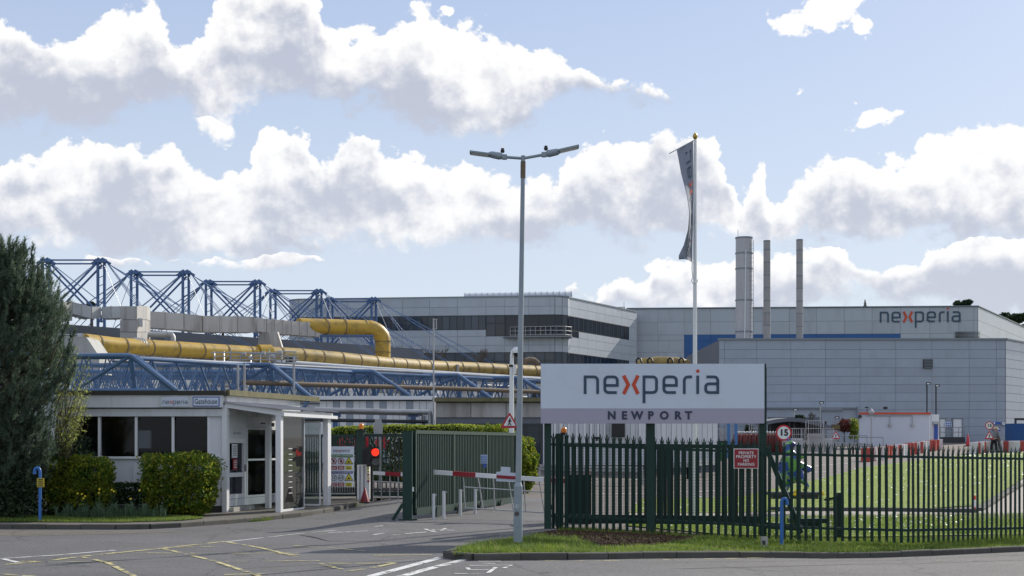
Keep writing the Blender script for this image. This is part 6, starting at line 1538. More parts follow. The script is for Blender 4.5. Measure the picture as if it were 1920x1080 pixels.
# big pine on the left
def pine_tree():
    t = thing('pine_tree', 'big dark pine with upright shoots at the left edge of the view', 'tree', (-14.0, 39.6, 0)); g = np.random.default_rng(11)
    cx, cy = -14.1, 39.6; zt = 7.5
    part('trunk', MB().path([(cx, cy, -.1), (cx + .1, cy, 2), (cx - .05, cy, 4.5), (cx + .05, cy, 7.2)], .2, 10, radii=[.17, .15, .1, .03]), M['bark'], t)
    rad = lambda z: np.interp(z, [.4, 1.2, 2.0, 2.9, 3.6, 4.6, 5.4, 6.2, 7.0, 7.5], [1.0, 1.2, 1.3, 1.4, 1.65, 1.9, 1.8, 1.35, .85, .2])
    C, Dd = [], []; br = MB()
    for i in range(330):
        z = g.uniform(1.0, 7.3) if i > 30 else g.uniform(5.8, 7.4); a = g.uniform(0, 2 * math.pi); L = rad(z) * g.uniform(.65, 1.06) * (1.0 if math.cos(a) > -.2 else .95)
        st = np.array([cx, cy, z - .35 * L]); d = np.array([math.cos(a), math.sin(a) * .9, 0]); en = st + d * L + np.array([0, 0, .35 * L + g.uniform(0, .25)])
        md = st + d * L * .5 + np.array([0, 0, .02])
        br.path([st, md, en], .03, 4, radii=[.04, .022, .008])
        for k in range(int(11 + L * 11)):
            f_ = g.uniform(.3, 1.0) ** .8; p = (1 - f_) ** 2 * st + 2 * f_ * (1 - f_) * md + f_ ** 2 * en; p = p + g.normal(size=3) * .16 * np.array([1, 1, .7])
            C.append(p); v = d * .55 + np.array([0, 0, .95]) + g.normal(size=3) * .35; Dd.append(v / np.linalg.norm(v))
        for k in range(4): C.append(en + np.array([0, 0, .1 * k]) + g.normal(size=3) * .015); v = d * .3 + np.array([0, 0, 1.]); Dd.append(v / np.linalg.norm(v))
    # leaders at the top and at the right tips
    for (px, py) in ((18, 447), (60, 462), (38, 470), (72, 500), (5, 480), (118, 572), (128, 600), (140, 618), (105, 560), (90, 560), (135, 650), (142, 680)):
        p = np.array(S(px, py, 39.4)); 
        for k in range(16): C.append(p - np.array([-.02 * k * (px > 100) * -1, 0, .055 * k]) + g.normal(size=3) * .02); v = np.array([.05, 0, 1.]) + g.normal(size=3) * .25; Dd.append(v / np.linalg.norm(v))
        br.tube(p - np.array([.5 if px > 90 else .1, 0, 1.1]), p, .02, 4, r1=.006)
    part('branches', br, M['bark'], t)
    C = np.array(C); Dd = np.array(Dd); V, Fc = needle_tufts(C, Dd, .13, 34, .0075, .55); inv = ROOT[t]
    link('needles', fast_mesh('needles', V + np.array(inv.translation), Fc, M['pine']), t)
pine_tree()
t = thing('dark_shrub', 'dark shrub thicket under the pine behind the blue hooked post', 'shrub', (-13.5, 41, 0))
foliage('foliage', np.concatenate([blob_points(7000, (-13.6, 41.6, .9), (1.7, .8, 1.3), .6, -.9, .2, 21), blob_points(3500, (-13.0, 42.0, 1.2), (.6, .5, 1.4), .6, -.9, .2, 22), blob_points(5000, (-15.6, 41.5, .9), (1.6, .9, 1.3), .6, -.9, .2, 23), blob_points(3000, (-13, 40.9, .3), (1.6, .5, .6), .6, -.9, .2, 24), blob_points(5000, (-14.3, 39.2, .7), (1.3, .5, .9), .7, -.9, .25, 25)]), .05, 'fardark', t)
part('stems', MB().tube((-14.6, 40.8, 0), (-14.5, 40.9, 1.4), .05, 6).tube((-13.2, 41.2, 0), (-13.0, 41.4, 1.4), .04, 6), M['bark'], t)
# pale willow-like shrub leaning over the gatehouse roof
t = thing('pale_shrub', 'pale yellow-green twiggy shrub between the pine and the gatehouse windows', 'shrub', (-12.6, 42.2, 0)); g = np.random.default_rng(31); tw = MB(); C = []
for i in range(85):
    f_ = g.random(); px = 100 + 70 * g.random() ** .8; py = g.uniform(650, 835) if px < 150 else g.uniform(665, 800)
    e = Vector(S(px, py, 40.4 + g.uniform(-.6, .7))); st = Vector(S(g.uniform(98, 122), min(925, py + g.uniform(110, 230)), 40.9)); md = st.lerp(e, .55) + Vector((g.uniform(-.12, .0), 0, g.uniform(.0, .2)))
    tw.path([st, md, e], .01, 4, radii=[.012, .008, .003])
    for k in range(26): f_ = g.uniform(.45, 1); p = st.lerp(md, f_ * 2) if f_ < .5 else md.lerp(e, f_ * 2 - 1); C.append(np.array(p) + g.normal(size=3) * .04)
part('twigs', tw, M['twig'], t); foliage('foliage', C, .042, 'willow', t, aspect=.3)
# strap leaves and daffodils
t = solo('strap_leaf_clump', MB(), M['strap'], 'grassy strap-leaved clump in the bed between the clipped bushes', 'plant', (-11, 41, 0)); t['kind'] = 'stuff'
V = []; g = np.random.default_rng(41)
for i in range(1300):
    px = min(310, max(105, g.normal(205, 52))); y = g.uniform(39.4, 40.4); p = np.array(((px - 960) * y / F, y, .03)); a = g.uniform(0, 6.28); L = g.uniform(.14, .55) * (.55 + .45 * math.sin(px * .11) ** 2); d = np.array([math.cos(a), math.sin(a), 0]) * L * .35; s_ = np.array([-math.sin(a), math.cos(a), 0]) * .013
    m1 = p + d * .4 + np.array([0, 0, L * .75]); e = p + d + np.array([0, 0, L * g.uniform(.65, 1)]); V += [p - s_, p + s_, m1 + s_, m1 - s_, m1 - s_, m1 + s_, e + s_ * .2, e - s_ * .2]
V = np.array(V) - np.array([-11, 41, 0]); t.data = fast_mesh('strap_leaf_clump', V, np.arange(len(V)).reshape(-1, 4), M['strap'])
k = 0
for (px, py) in ((154, 927), (157, 935), (160, 931), (187, 918), (186, 925), (210, 919), (214, 922), (262, 920), (146, 926), (245, 951 - 15)):
    p = S(px, py, 40.0); d_ = thing('daffodil', 'yellow daffodil flower in the bed between the clipped bushes', 'flower', (p.x, 40.0, .05), 0, 'daffodils in the gatehouse bed')
    part('stem', MB().tube((p.x, 40.0, .03), p, .006, 4), M['strap'], d_); part('bloom', MB().lathe([(0, .0), (.045, .01), (.02, .012), (.018, .035), (.022, .037)], p, 8).tube(p, p + Vector((0, -.04, .01)), .02, 6, r1=.026), M['daff'], d_)
# grass blades on the verges
def blades(name, label, poly, f, off, n, L, seed, m='blade', avoid=None, dens=None):
    g = np.random.default_rng(seed); xs = [p[0] for p in poly]; ys = [p[1] for p in poly]; P_ = []
    while len(P_) < n:
        x = g.uniform(min(xs), max(xs)); y = g.uniform(min(ys), max(ys))
        if inpoly(poly, x, y) and not (avoid and inpoly(avoid, x, y) and g.random() > .06) and (dens is None or g.random() < dens(x, y)): P_.append((x, y, f(x, y) + off))
    P_ = np.array(P_); k = len(P_); a = g.uniform(0, 6.28, k); Ls = L * g.uniform(.4, 1.3, k); cl = .6 + .8 * (np.sin(P_[:, 0] * 3.1) * np.sin(P_[:, 1] * 4.3) * .5 + .5); Ls = Ls * cl
    d = np.stack([np.cos(a), np.sin(a), np.zeros(k)], 1) * (Ls * g.uniform(.1, .9, k))[:, None]; s_ = np.stack([-np.sin(a), np.cos(a), np.zeros(k)], 1) * .006
    V = np.stack([P_ - s_, P_ + s_, P_ + d + np.array([0, 0, 1]) * Ls[:, None]], 1).reshape(-1, 3)
    o = link(name, fast_mesh(name, V, np.arange(k * 3).reshape(-1, 3), M[m])); tag(o, label, 'grass', None, 'stuff'); return o
vp_ = KRi[:-2] + [(16, 35.6), (14.5, 38.2), (12, 37.2), (5, 35.6), (1.15, 35.4), (1.1, 34.3), (.5, 32.9), (-.6, 30.2)]
bsl = [tuple(p) for p in bs]
blades('grass_blades', 'rough green grass growing on the verge by the lamp column', vp_, verge_f, -.03, 60000, .08, 51, avoid=bsl, dens=lambda x, y: .35 + .65 * (math.sin(x * 1.7 + y) * math.sin(y * 2.3 - x * .6) > -.25))
blades('tall_grass', 'longer grass tufts round the foot of the lamp column', [(-1.0, 27.1), (1.5, 27.6), (1.6, 29.3), (.3, 31), (-.5, 30), (-1.1, 28.2)], verge_f, -.03, 9000, .13, 52)
blades('tall_grass', 'uneven grass fringe growing along the foot of the palisade fence', [(1.2, 34.9), (5.5, 34.0), (9, 33.6), (13.5, 35.6), (13.5, 36.6), (9, 34.4), (5.5, 34.8), (1.2, 35.5)], verge_f, -.03, 7000, .14, 53)
blades('grass_blades', 'short mown grass of the strip beside the left footway', [p for p in [(-17, 37.95), (-13.6, 37.9), (-10.3, 37.7), (-9.0, 38.5), (-8.6, 39.6), (-9.6, 40.8), (-17, 41.0)]], foot, .02, 26000, .07, 54)
blades('grass_blades', 'grass of the near verge in the bottom right corner', [(7.2, 24.35), (10.5, 25.6), (14, 26.8), (14, 24), (7, 23.5)], rz, .08, 9000, .08, 55)
blades('lawn_tufts', 'mown lawn grass between the palisade fence and the path', lawn1[:3] + [(19, 47)] + [(14, 38.2), (5.2, 36.2)], gz, .02, 42000, .08, 56)
blades('weeds', 'small weeds in the kerb joints along the left footway', [(-7.4, 40.0), (-7.0, 40.7), (-6.8, 41.6), (-7.0, 41.4), (-7.5, 40.4)], rz, 0, 900, .12, 57); 
blades('weeds', 'small weeds at the foot of the porch posts and kerb', [(-5.2, 46.8), (-4.95, 48.2), (-5.15, 48.2), (-5.4, 46.8)], rz, 0, 500, .12, 58)
# daisies on the lawns
g = np.random.default_rng(61); V = []; Fd = []
for poly, n in ((lawn1, 900), (lawn2, 2300)):
    xs = [p[0] for p in poly]; ys = [p[1] for p in poly]; c_ = 0
    while c_ < n:
        x = g.uniform(min(xs), min(40, max(xs))); y = g.uniform(min(ys), max(ys))
        if not inpoly(poly, x, y): continue
        c_ += 1
        if math.sin(x * .9) * math.sin(y * .6 + x * .3) + g.uniform(-.6, .6) < -.1: continue
        z = gz(x, y) + .09; r_ = .016 + .0003 * y; a = g.uniform(0, 6); o = len(V)
        V += [(x + r_ * math.cos(a + i * 1.2566), y + r_ * math.sin(a + i * 1.2566), z + r_ * .5 * math.sin(i * 1.2566)) for i in range(5)]; Fd.append(tuple(range(o, o + 5)))
tag(link('daisies', MB().add(V, Fd).mesh('daisies', M['whiteclean'])), 'white daisies scattered over the lawns inside the fence', 'flower', None, 'stuff')
# soil crumbs and dead leaves
g = np.random.default_rng(62); C = []
while len(C) < 5000:
    x, y = g.uniform(.3, 5.5), g.uniform(28, 34.6)
    if inpoly(bsl, x, y): C.append((x, y, gz(x, y) + .005))
V, Fc = leaf_quads(np.array(C), .022, 0, .6); tag(link('dead_leaves', fast_mesh('dead_leaves', V, Fc, mat('dead_leaves', (.09, .05, .032), .9, var=.5, scale=9))), 'brown dead leaves and crumbs on the bare soil patch', 'leaves', None, 'stuff')
# trees beyond
def far_tree(label, px, py0, w_px, Y, base_py=620, seed=1, conifer=False):
    c = S(px, py0, Y); r_ = w_px * Y / F / 2; zb = 2.5
    t = thing('conifer_tree' if conifer else 'pine_tree', label, 'tree', (c.x, Y, zb))
    part('trunk', MB().tube((c.x, Y, zb), (c.x, Y, c.z - r_ * .4), .4, 8, r1=.12), M['bark'], t)
    g = np.random.default_rng(seed)
    if conifer:
        C = []
        for i in range(1500): z = g.random() ** .7; a = g.uniform(0, 6.28); q_ = r_ * z * g.uniform(.3, 1) * (.6 + .4 * math.sin(z * 40)); C.append((c.x + q_ * math.cos(a), Y + q_ * math.sin(a), c.z - z * r_ * 3.2 - q_ * .15))
    else:
        C = np.concatenate([blob_points(900, (c.x + g.uniform(-.75, .75) * r_, Y + g.uniform(-.5, .5) * r_, c.z - r_ * g.uniform(.3, 1.2)), (r_ * .42, r_ * .42, r_ * .26), .8, -1, .2, seed + k) for k in range(9)])
    foliage('crown', C, r_ * .07 if not conifer else r_ * .12, 'fardark', t)
far_tree('small spindly conifer poking above the hall roof left of the lettering', 1622, 561, 15, 240, seed=71, conifer=True)
far_tree('flat-topped pine just above the hall roof near its right corner', 1806, 558, 34, 240, seed=72)
far_tree('large dark pine behind the hall at the right edge of the view', 1903, 584, 60, 290, seed=73)
far_tree('dark pine tip showing above the ducts between the first and second masts', 172, 563, 18, 150, seed=74)
far_tree('low dark pine showing above the grey duct behind the third mast', 418, 586, 52, 175, seed=75)
def bare_tree(label, px, base_py, top_py, Y, seed):
    g = random.Random(seed); b = S(px, base_py, Y); H_ = (base_py - top_py) * Y / F; t = thing('bare_tree', label, 'tree', b); mb = MB()
    def grow(p, d, L, r_, k):
        e = p + d * L; mb.tube(p, e, r_, 5, r1=r_ * .7, cap=False)
        if k == 0: return
        for i in range(3 if k > 1 else 4):
            v = (d + Vector((g.uniform(-.6, .6), g.uniform(-.6, .6), g.uniform(-.05, .45)))).normalized(); grow(e.lerp(p, g.uniform(0, .4)), v, L * g.uniform(.6, .8), r_ * .6, k - 1)
    grow(b, Vector((0, 0, 1)), H_ * .3, H_ * .018 + .02, 5); part('branches', mb, M['twig'], t)
bare_tree('bare twiggy tree left of centre before the office block windows', 818, 720, 628, 160, 5); bare_tree('second bare twiggy tree before the office block, nearer the lamp column', 893, 720, 638, 160, 6)
bare_tree('bare grey tree beside the dark canopy roof on the right', 1521, 815, 762, 118, 7)

# ================================================================== yard
def gp(px, Y, dz=0.0): x = (px - 960) * Y / F; return Vector((x, Y, gz(x, Y) + dz))
# canopy
cv = thing('yard_canopy', 'dark curved canopy roof over the gas cylinder store', 'canopy', gp(1490, 116))
Yc = 116; pr_ = [(1432, 791), (1455, 786), (1478, 783.5), (1500, 784), (1525, 789), (1560, 799)]
mb = MB(); vs = []
for px, py in pr_: a = S(px, py, Yc); vs += [a, a + Vector((0, 6, .1)), a + Vector((0, 0, -.3)), a + Vector((0, 6, -.2))]
n = len(pr_); mb.add(vs, [(4 * i, 4 * i + 4, 4 * i + 5, 4 * i + 1) for i in range(n - 1)] + [(4 * i + 2, 4 * i + 6, 4 * i + 4, 4 * i) for i in range(n - 1)] + [(4 * i + 3, 4 * i + 7, 4 * i + 6, 4 * i + 2) for i in range(n - 1)])
part('roof', mb, M['joint'], cv)
for px in (1444, 1480, 1515, 1548): b = gp(px, Yc + .3); part('post', MB().tube(b, Vector((b.x, b.y, S(px, 790, Yc).z)), .09, 6), M['frame_dark'], cv)
part('back_wall', MB().box(gp(1490, Yc + 5.5, 1.2), (4.6, .1, 2.4)), M['joint'], cv)
# white cabin
cb_ = thing('white_cabin', 'white site cabin with an orange roof edge at the right of the yard', 'cabin', gp(1680, 112)); Yk = 112.0
a, b = S(1611, 777, Yk), S(1743, 830, Yk); z0 = gz(a.x, Yk)
part('wall', wallbody(MB(), [(a.x, Yk), (b.x, Yk), (b.x + .9, Yk + 3), (a.x + .9, Yk + 3)], z0 - .1, a.z), M['cabin'], cb_)
part('roof_edge', MB().beam((a.x, Yk - .04, a.z + .08), (b.x + .02, Yk - .04, a.z + .08), .2, .14).beam((b.x, Yk, a.z + .08), (b.x + .9, Yk + 3, a.z + .08), .2, .14), M['orangered'], cb_)
mb = MB(); mb.tube(S(1625, 779, Yk - .1), S(1711, 779, Yk - .1), .03, 5); mb.tube(S(1669, 779, Yk - .1), S(1669, 796, Yk - .1), .03, 5); mb.tube(S(1711, 779, Yk - .1), S(1711, 796, Yk - .1), .03, 5); part('conduit', mb, M['galv'], cb_)
for px in (1669, 1711): part('switch_box', MB().box(S(px, 797.5, Yk - .1), (.22, .1, .22)), M['galv'], cb_)
pr_ = S(1612, 781, Yk - .1); part('round_clock', MB().tube(pr_, pr_ + Vector((0, -.1, 0)), .14, 14), M['frame_dark'], cb_)
part('floodlight', MB().box(S(1660, 765, Yk + .5), (.3, .15, .2)), M['black'], cb_); part('camera', MB().box(S(1625, 764, Yk + .5), (.25, .1, .1)).tube(S(1626, 766, Yk + .5), S(1626, 777, Yk + .5), .03, 5), M['black'], cb_)
kz = thing('white_kiosk', 'white kiosk with a blue screen at the right end of the cabin', 'kiosk', gp(1752, 108)); a, b = S(1748, 777, 108), S(1761, 832, 108)
part('body', MB().box(((a.x + b.x) / 2, 108.3, (a.z + gz(a.x, 108)) / 2), (b.x - a.x, .6, a.z - gz(a.x, 108))), M['whiteclean'], kz); part('screen', MB().box(S(1755, 810, 107.9), (.28, .05, 1.3)), M['blue_print'], kz); part('hood', MB().box(S(1755, 793, 107.8), (.5, .3, .2)), M['galv'], kz)
gl = thing('globe_lamp', 'short lamp post with a half-chromed globe before the white cabin', 'lamp', gp(1634, 100)); b = gp(1634, 100); tp_ = S(1634, 776, 100)
part('post', MB().tube(b, tp_, .05, 8), M['galv'], gl); part('globe', MB().lathe([(.05, -.12), (.18, .02), (.21, .15), (.0, .36)], tp_, 14), M['stack'], gl)
for (px, y1, y0, lab, s_) in ((1738, 830, 719, 'tall thin floodlight post before the warehouse, left of its pair', 1), (1755, 826, 723, 'tall thin floodlight post before the warehouse, right of its pair', 1), (1538, 830, 755, 'short pale floodlight post before the loading bay', 0), (1489, 832, 768, 'thin post with a small camera left of the loading bay', 0), (1567, 832, 783, 'short post with a green-capped lamp near the amber display', 0)):
    Yp = 120; t = thing('floodlight_post', lab, 'lamp post', gp(px, Yp)); part('post', MB().tube(gp(px, Yp), S(px, y0, Yp), .06, 6), M['frame_dark' if s_ else 'galv'], t); part('floodlight', MB().box(S(px + 2.5, y0, Yp - .1), (.32, .25, .2)), M['black'], t); part('lens', MB().box(S(px + 2.5, y0 + .3, Yp - .24), (.22, .02, .1)), M['whiteclean'], t)
# 15 signs
def speed_sign(label, px, py, r_px, Y, txt='15', base=None):
    t = thing('speed_limit_sign', label, 'road sign', gp(px, Y)); c = S(px, py, Y); r_ = r_px * Y / F
    part('post', MB().tube(gp(px, Y + .05), c + Vector((0, .06, .0)), .04, 8), M['galv'], t)
    disc(t, c, r_, 'redface', 'red_ring', .02); disc(t, c + Vector((0, -.014, 0)), r_ * .79, 'whiteclean', 'white_face', .01); text(t, txt, c + Vector((0, -.03, 0)), XA, ZA, r_ * 1.12, M['black'], bold=.035, width=r_ * .92); return t
speed_sign('round 15 speed limit sign showing above the palisade fence right of the big sign', 1469.5, 811.5, 15, 48)
sp2 = speed_sign('small distant round 15 speed limit sign over the triangle at the far right', 1855, 798, 7.8, 100)
ped_sign('small distant triangle with a walking figure under the far 15 sign', 1855, 817, 14, 99.9)
ped_sign('small triangle with a walking figure under the amber display board', 1567, 817, 14, 100)
db = thing('display_board', 'small dark display board with amber digits above the triangle sign', 'sign', S(1567, 802, 100.2)); part('board', MB().box(S(1567, 801, 100.2), (.62, .12, .38)), M['black'], db); part('frame', MB().box(S(1567, 801, 100.15), (.56, .12, .3)), mat('amber_display', (.12, .09, .03), .5, var=.5, scale=18), db); part('post', MB().tube(gp(1567, 100.4), S(1567, 800, 100.4), .05, 6), M['galv'], db)
# signs on the warehouse wall
for (x0, x1, y0, y1, m_, lab) in ((1862, 1876, 791, 795.5, 'blue_print', 'upper small blue notice on the warehouse wall by the far 15 sign'), (1863, 1875, 801.5, 808.5, 'blue_print', 'lower blue notice with two white arrows on the warehouse wall'), (1772, 1784, 791, 801, 'signwhite', 'white notice with blue symbols between the warehouse doors')):
    t = thing('wall_notice', lab, 'sign', S((x0 + x1) / 2, (y0 + y1) / 2, 132.7)); a, b = S(x0, y0, 132.7), S(x1, y1, 132.7); part('plate', MB().box(((a.x + b.x) / 2, 132.7, (a.z + b.z) / 2), (b.x - a.x, .04, a.z - b.z)), M[m_], t)
    mk = MB(); w_ = b.x - a.x
    if m_ == 'signwhite': [mk.box((a.x + w_ * (.2 + .3 * i), 132.66, b.z + (a.z - b.z) * (.28 + .44 * j)), (.1, .02, .13)) for i in range(3) for j in range(2)]
    elif y0 > 800: [mk.tube((a.x + w_ * f_, 132.66, (a.z + b.z) / 2 + .03), (a.x + w_ * f_, 132.64, (a.z + b.z) / 2 + .03), .1, 8) for f_ in (.28, .72)]
    else: mk.tube((a.x + w_ * .15, 132.66, (a.z + b.z) / 2), (a.x + w_ * .15, 132.64, (a.z + b.z) / 2), .09, 8)
    part('symbols', mk, M['blue_print' if m_ == 'signwhite' else 'whiteclean'], t)['kind'] = 'stuff'
rs = thing('wall_notice', 'round white notice with a dark ring on the warehouse wall', 'sign', S(1882, 794, 132.7)); disc(rs, S(1882, 794, 132.7), .21, 'navy', 'ring', .03); disc(rs, S(1882, 794, 132.67), .16, 'whiteclean', 'face', .02); text(rs, '10', S(1882, 794, 132.64), XA, ZA, .17, M['navy'])
# door steps with railing
dk = thing('door_platform', 'grey platform with a handrail below the two warehouse doors', 'platform', gp(1786, 131)); a, b = S(1763, 825, 130.8), S(1809, 832, 130.8); z_ = gz(a.x, 131)
part('deck', MB().box(((a.x + b.x) / 2, 131.6, z_ + .25), (b.x - a.x, 1.8, .5)), M['frame_dark'], dk); hr = MB()
for z1_ in (.95, 1.4): hr.tube((a.x, 130.8, z_ + z1_), (b.x, 130.8, z_ + z1_), .035, 5)
for i in range(5): x = a.x + (b.x - a.x) * i / 4; hr.tube((x, 130.8, z_), (x, 130.8, z_ + 1.4), .035, 5)
part('handrail', hr, M['rail'], dk)
hr2 = thing('yard_handrail', 'dark handrail before the white cabin', 'railing', gp(1620, 98)); mb = MB()
for (x0, x1, y) in ((1575, 1626, 817), (1610, 1656, 820)): mb.tube(S(x0, y, 98), S(x1, y, 98), .03, 5); [mb.tube(S(x, y, 98), gp(x, 98), .03, 5) for x in (x0, (x0 + x1) / 2, x1)]
part('rail', mb, M['rail'], hr2)
bc2 = thing('blue_container', 'blue container standing beside the warehouse at the right edge', 'container', gp(1912, 126)); a, b = S(1899, 794, 126), S(1935, 832, 126); part('shell', MB().box(((a.x + b.x) / 2, 127, (a.z + b.z) / 2), (b.x - a.x, 2, a.z - b.z)), M['bluepanel'], bc2)
rb_ = MB(); [rb_.box((a.x + .1 + i * .16, 125.98, (a.z + b.z) / 2), (.06, .05, (a.z - b.z) * .94)) for i in range(10)]; part('ribs', rb_, M['bluepanel'], bc2)['kind'] = 'stuff'
sb2 = thing('pipe_cowl', 'dark pipework hood above the blue container', 'plant', S(1912, 787, 127)); part('frame', MB().beam(S(1903, 786, 127), S(1930, 786, 127), .2, .2).beam(S(1904, 794, 127), S(1904, 785, 127), .15, .15), M['frame_dark'], sb2)
# barriers: white and red blocks
def block_mesh(m):
    mb = MB(); mb.prism([(-.5, 0), (.5, 0), (.5, .08), (.42, .12), (.32, .95), (.2, 1.0), (-.2, 1.0), (-.32, .95), (-.42, .12), (-.5, .08)], (0, 0, 0), (0, 1, 0), (0, 0, 1), .92)
    return mb
bmw, bmr = block_mesh(0).mesh('barrier_block', M['barwhite']), block_mesh(0).mesh('barrier_block', M['barred'])
def blockrow(pts, n, grp, pat, lab):
    for i in range(n):
        f_ = i / (n - 1) * (len(pts) - 1); k = min(int(f_), len(pts) - 2); a, b = pts[k], pts[k + 1]; f_ -= k; px, py, Y = [a[j] + (b[j] - a[j]) * f_ for j in range(3)]
        p = gp(px, Y); c = 'red' if pat[i % len(pat)] == 'r' else 'white'
        o = link('barrier_block', bmr if c == 'red' else bmw, None, p); o.rotation_euler = (0, 0, R(-18 + 6 * math.sin(i * 1.7))); o.scale = (.62, .62, .8)
        tag(o, lab.format(c), 'barrier', grp.format(c))
blockrow([(1624, 0, 84), (1690, 0, 93), (1760, 0, 108)], 24, '{} barrier blocks in the left row by the white cabin', 'rrwrwwr', '{} plastic barrier block in the left curving row before the white cabin')
blockrow([(1826, 0, 98), (1852, 0, 102), (1925, 0, 103)], 15, '{} barrier blocks in the right row', 'wrwwrwwww', '{} plastic barrier block in the right row near the far 15 sign')
rc = thing('traffic_cone', 'distant red cone standing between the two rows of barrier blocks', 'cone', gp(1815, 118)); part('cone', MB().lathe([(.2, .03), (.04, 1.0), (0, 1.02)], gp(1815, 118), 12), M['redface'], rc); part('base', MB().box(gp(1815, 118, .03), (.5, .5, .06)), M['black'], rc)
# cylinders and cages
cyl = MB().lathe([(0.0, 0), (.115, .02), (.115, 1.25), (.09, 1.36), (.035, 1.43), (.035, 1.48)], (0, 0, 0), 12).mesh('body', M['cyl_red'])
capm = MB().lathe([(.05, 1.45), (.055, 1.55), (0, 1.6)], (0, 0, 0), 10).mesh('valve_cap', M['galv'])
g = random.Random(9); k = 0
for row in range(2):
    for i in range(17):
        px = 1378 + i * 5.4 + row * 2 + g.uniform(-.7, .7); p = gp(px, 96 + row * .9); t = thing('gas_cylinder', 'dark red gas cylinder in the %s row of the cylinder store' % ('front', 'back')[row], 'gas cylinder', p, 0, 'red gas cylinders, %s row' % ('front', 'back')[row])
        rep('body', cyl, t, p); rep('valve_cap', capm, t, p)
for (px, lab, w_) in ((1350, 'grey wire cage trolley left of the blue poles', 14), (1362, 'grey wire cage trolley just behind the blue poles', 14), (1497, 'pale wire cage stack right of the 15 sign', 22), (1530, 'tall pale wire cage with boxes inside', 28), (1555, 'smaller wire cage near the amber display', 16), (1418, 'tall wire cage behind the red cylinders', 18)):
    Y = 99; h_ = 1.75 if px not in (1530, 1418) else 2.3; b = gp(px, Y); w2 = w_ * Y / F; t = thing('wire_cage', lab, 'cage', b); fr_ = MB()
    for sx in (-1, 1):
        for dy in (0, .9): fr_.tube((b.x + sx * w2 / 2, Y + dy, b.z), (b.x + sx * w2 / 2, Y + dy, b.z + h_), .03, 4)
    for j in range(5): z_ = b.z + .1 + (h_ - .1) * j / 4; fr_.tube((b.x - w2 / 2, Y, z_), (b.x + w2 / 2, Y, z_), .022, 4).tube((b.x - w2 / 2, Y + .9, z_), (b.x + w2 / 2, Y + .9, z_), .022, 4)
    for j in range(1, 6): x = b.x - w2 / 2 + w2 * j / 6; fr_.tube((x, Y, b.z), (x, Y, b.z + h_), .012, 4)
    part('cage_frame', fr_, M['galv'], t)
    if px > 1480: part('load', MB().box((b.x, Y + .45, b.z + h_ * .33), (w2 * .85, .7, h_ * .55)), M['white' if px != 1530 else 'duct'], t)
for px, lab in ((1366, 'left blue steel pole under the right end of the big sign'), (1380, 'right blue steel pole under the right end of the big sign')):
    b = gp(px, 90); solo('blue_pole', MB().box((b.x, 90, b.z + 2.0), (.17, .17, 4.4)), mat('blue_pole_paint', (.05, .18, .42), .5), lab, 'pole', b)
gbin = thing('green_bin', 'green wheeled bin beside the blue poles', 'bin', gp(1350, 86)); b = gp(1352, 86); part('body', MB().box((b.x, 86, b.z + .55), (.6, .6, 1.1)), M['green_print'], gbin); part('lid', MB().box((b.x, 85.98, b.z + 1.13), (.66, .66, .08)), M['green_dark'], gbin)
# guard rails
def guard(label, pts, zoff=.6):
    t = thing('guard_rail', label, 'guard rail', gp(pts[0][0], pts[0][1])); P_ = [gp(*p) for p in pts]
    for a, b in zip(P_[:-1], P_[1:]):
        for dz in (0, .14): part('rail_beam', MB().beam(a + Vector((0, 0, zoff + dz)), b + Vector((0, 0, zoff + dz)), .05, .11), M['galv'], t)
        k = max(1, round((b - a).length / 2.2))
        for j in range(k + 1): c = a.lerp(b, j / k); part('post', MB().box(c + Vector((0, .08, zoff / 2)), (.1, .1, zoff + .15)), M['galv'], t)
guard('galvanised guard rail in the yard behind the left half of the fence', [(1012, 60), (1100, 60), (1205, 61)]); guard('second galvanised guard rail nearer the white wall', [(1210, 64), (1290, 66), (1345, 69)])
guard('galvanised guard rail left of the white cabin', [(1558, 98), (1600, 97), (1632, 94)]); guard('guard rail behind the wire cages', [(1440, 104), (1500, 104), (1560, 104)])
# red shrub, green shrub near the cabin
for (px, py, w_, h_, m_, lab, sd) in ((1583, 799, 26, 26, 'redshrub', 'dark red shrub left of the white cabin', 81), (1601, 805, 18, 42, 'hedge', 'green shrub squeezed between the red shrub and the cabin', 82), (1499, 784, 18, 12, 'fardark', 'small dark shrub behind the canopy roof', 83), (1404, 808, 16, 26, 'fardark', 'dark round shrub behind the red cylinders', 84)):
    Y = 119; c = S(px, py, Y); t = thing('shrub', lab, 'shrub', gp(px, Y)); foliage('foliage', blob_points(1600, c, (w_ * Y / F / 2, .6, h_ * Y / F / 2), .7, -1, .25, sd), .07, m_, t); part('stem', MB().tube(gp(px, Y), c, .05, 5), M['bark'], t)
bld = thing('marker_post', 'short white and orange marker post at the end of the inner path', 'post', G(1827, 961)); p = G(1827, 961); u_ = p.y / F
for a, b, m_ in ((0, 10, 'orangered'), (10, 24, 'whiteclean'), (24, 32, 'orangered')): part('band', MB().tube(p + Vector((0, 0, a * u_)), p + Vector((0, 0, b * u_)), .05, 10), M[m_], bld)
solo('drain_cover', MB().box(G(1868, 994) + Vector((0, 0, .04)), (.45, .4, .05)), M['frame_dark'], 'dark drain cover set in the near lawn', 'drain cover', G(1868, 994))

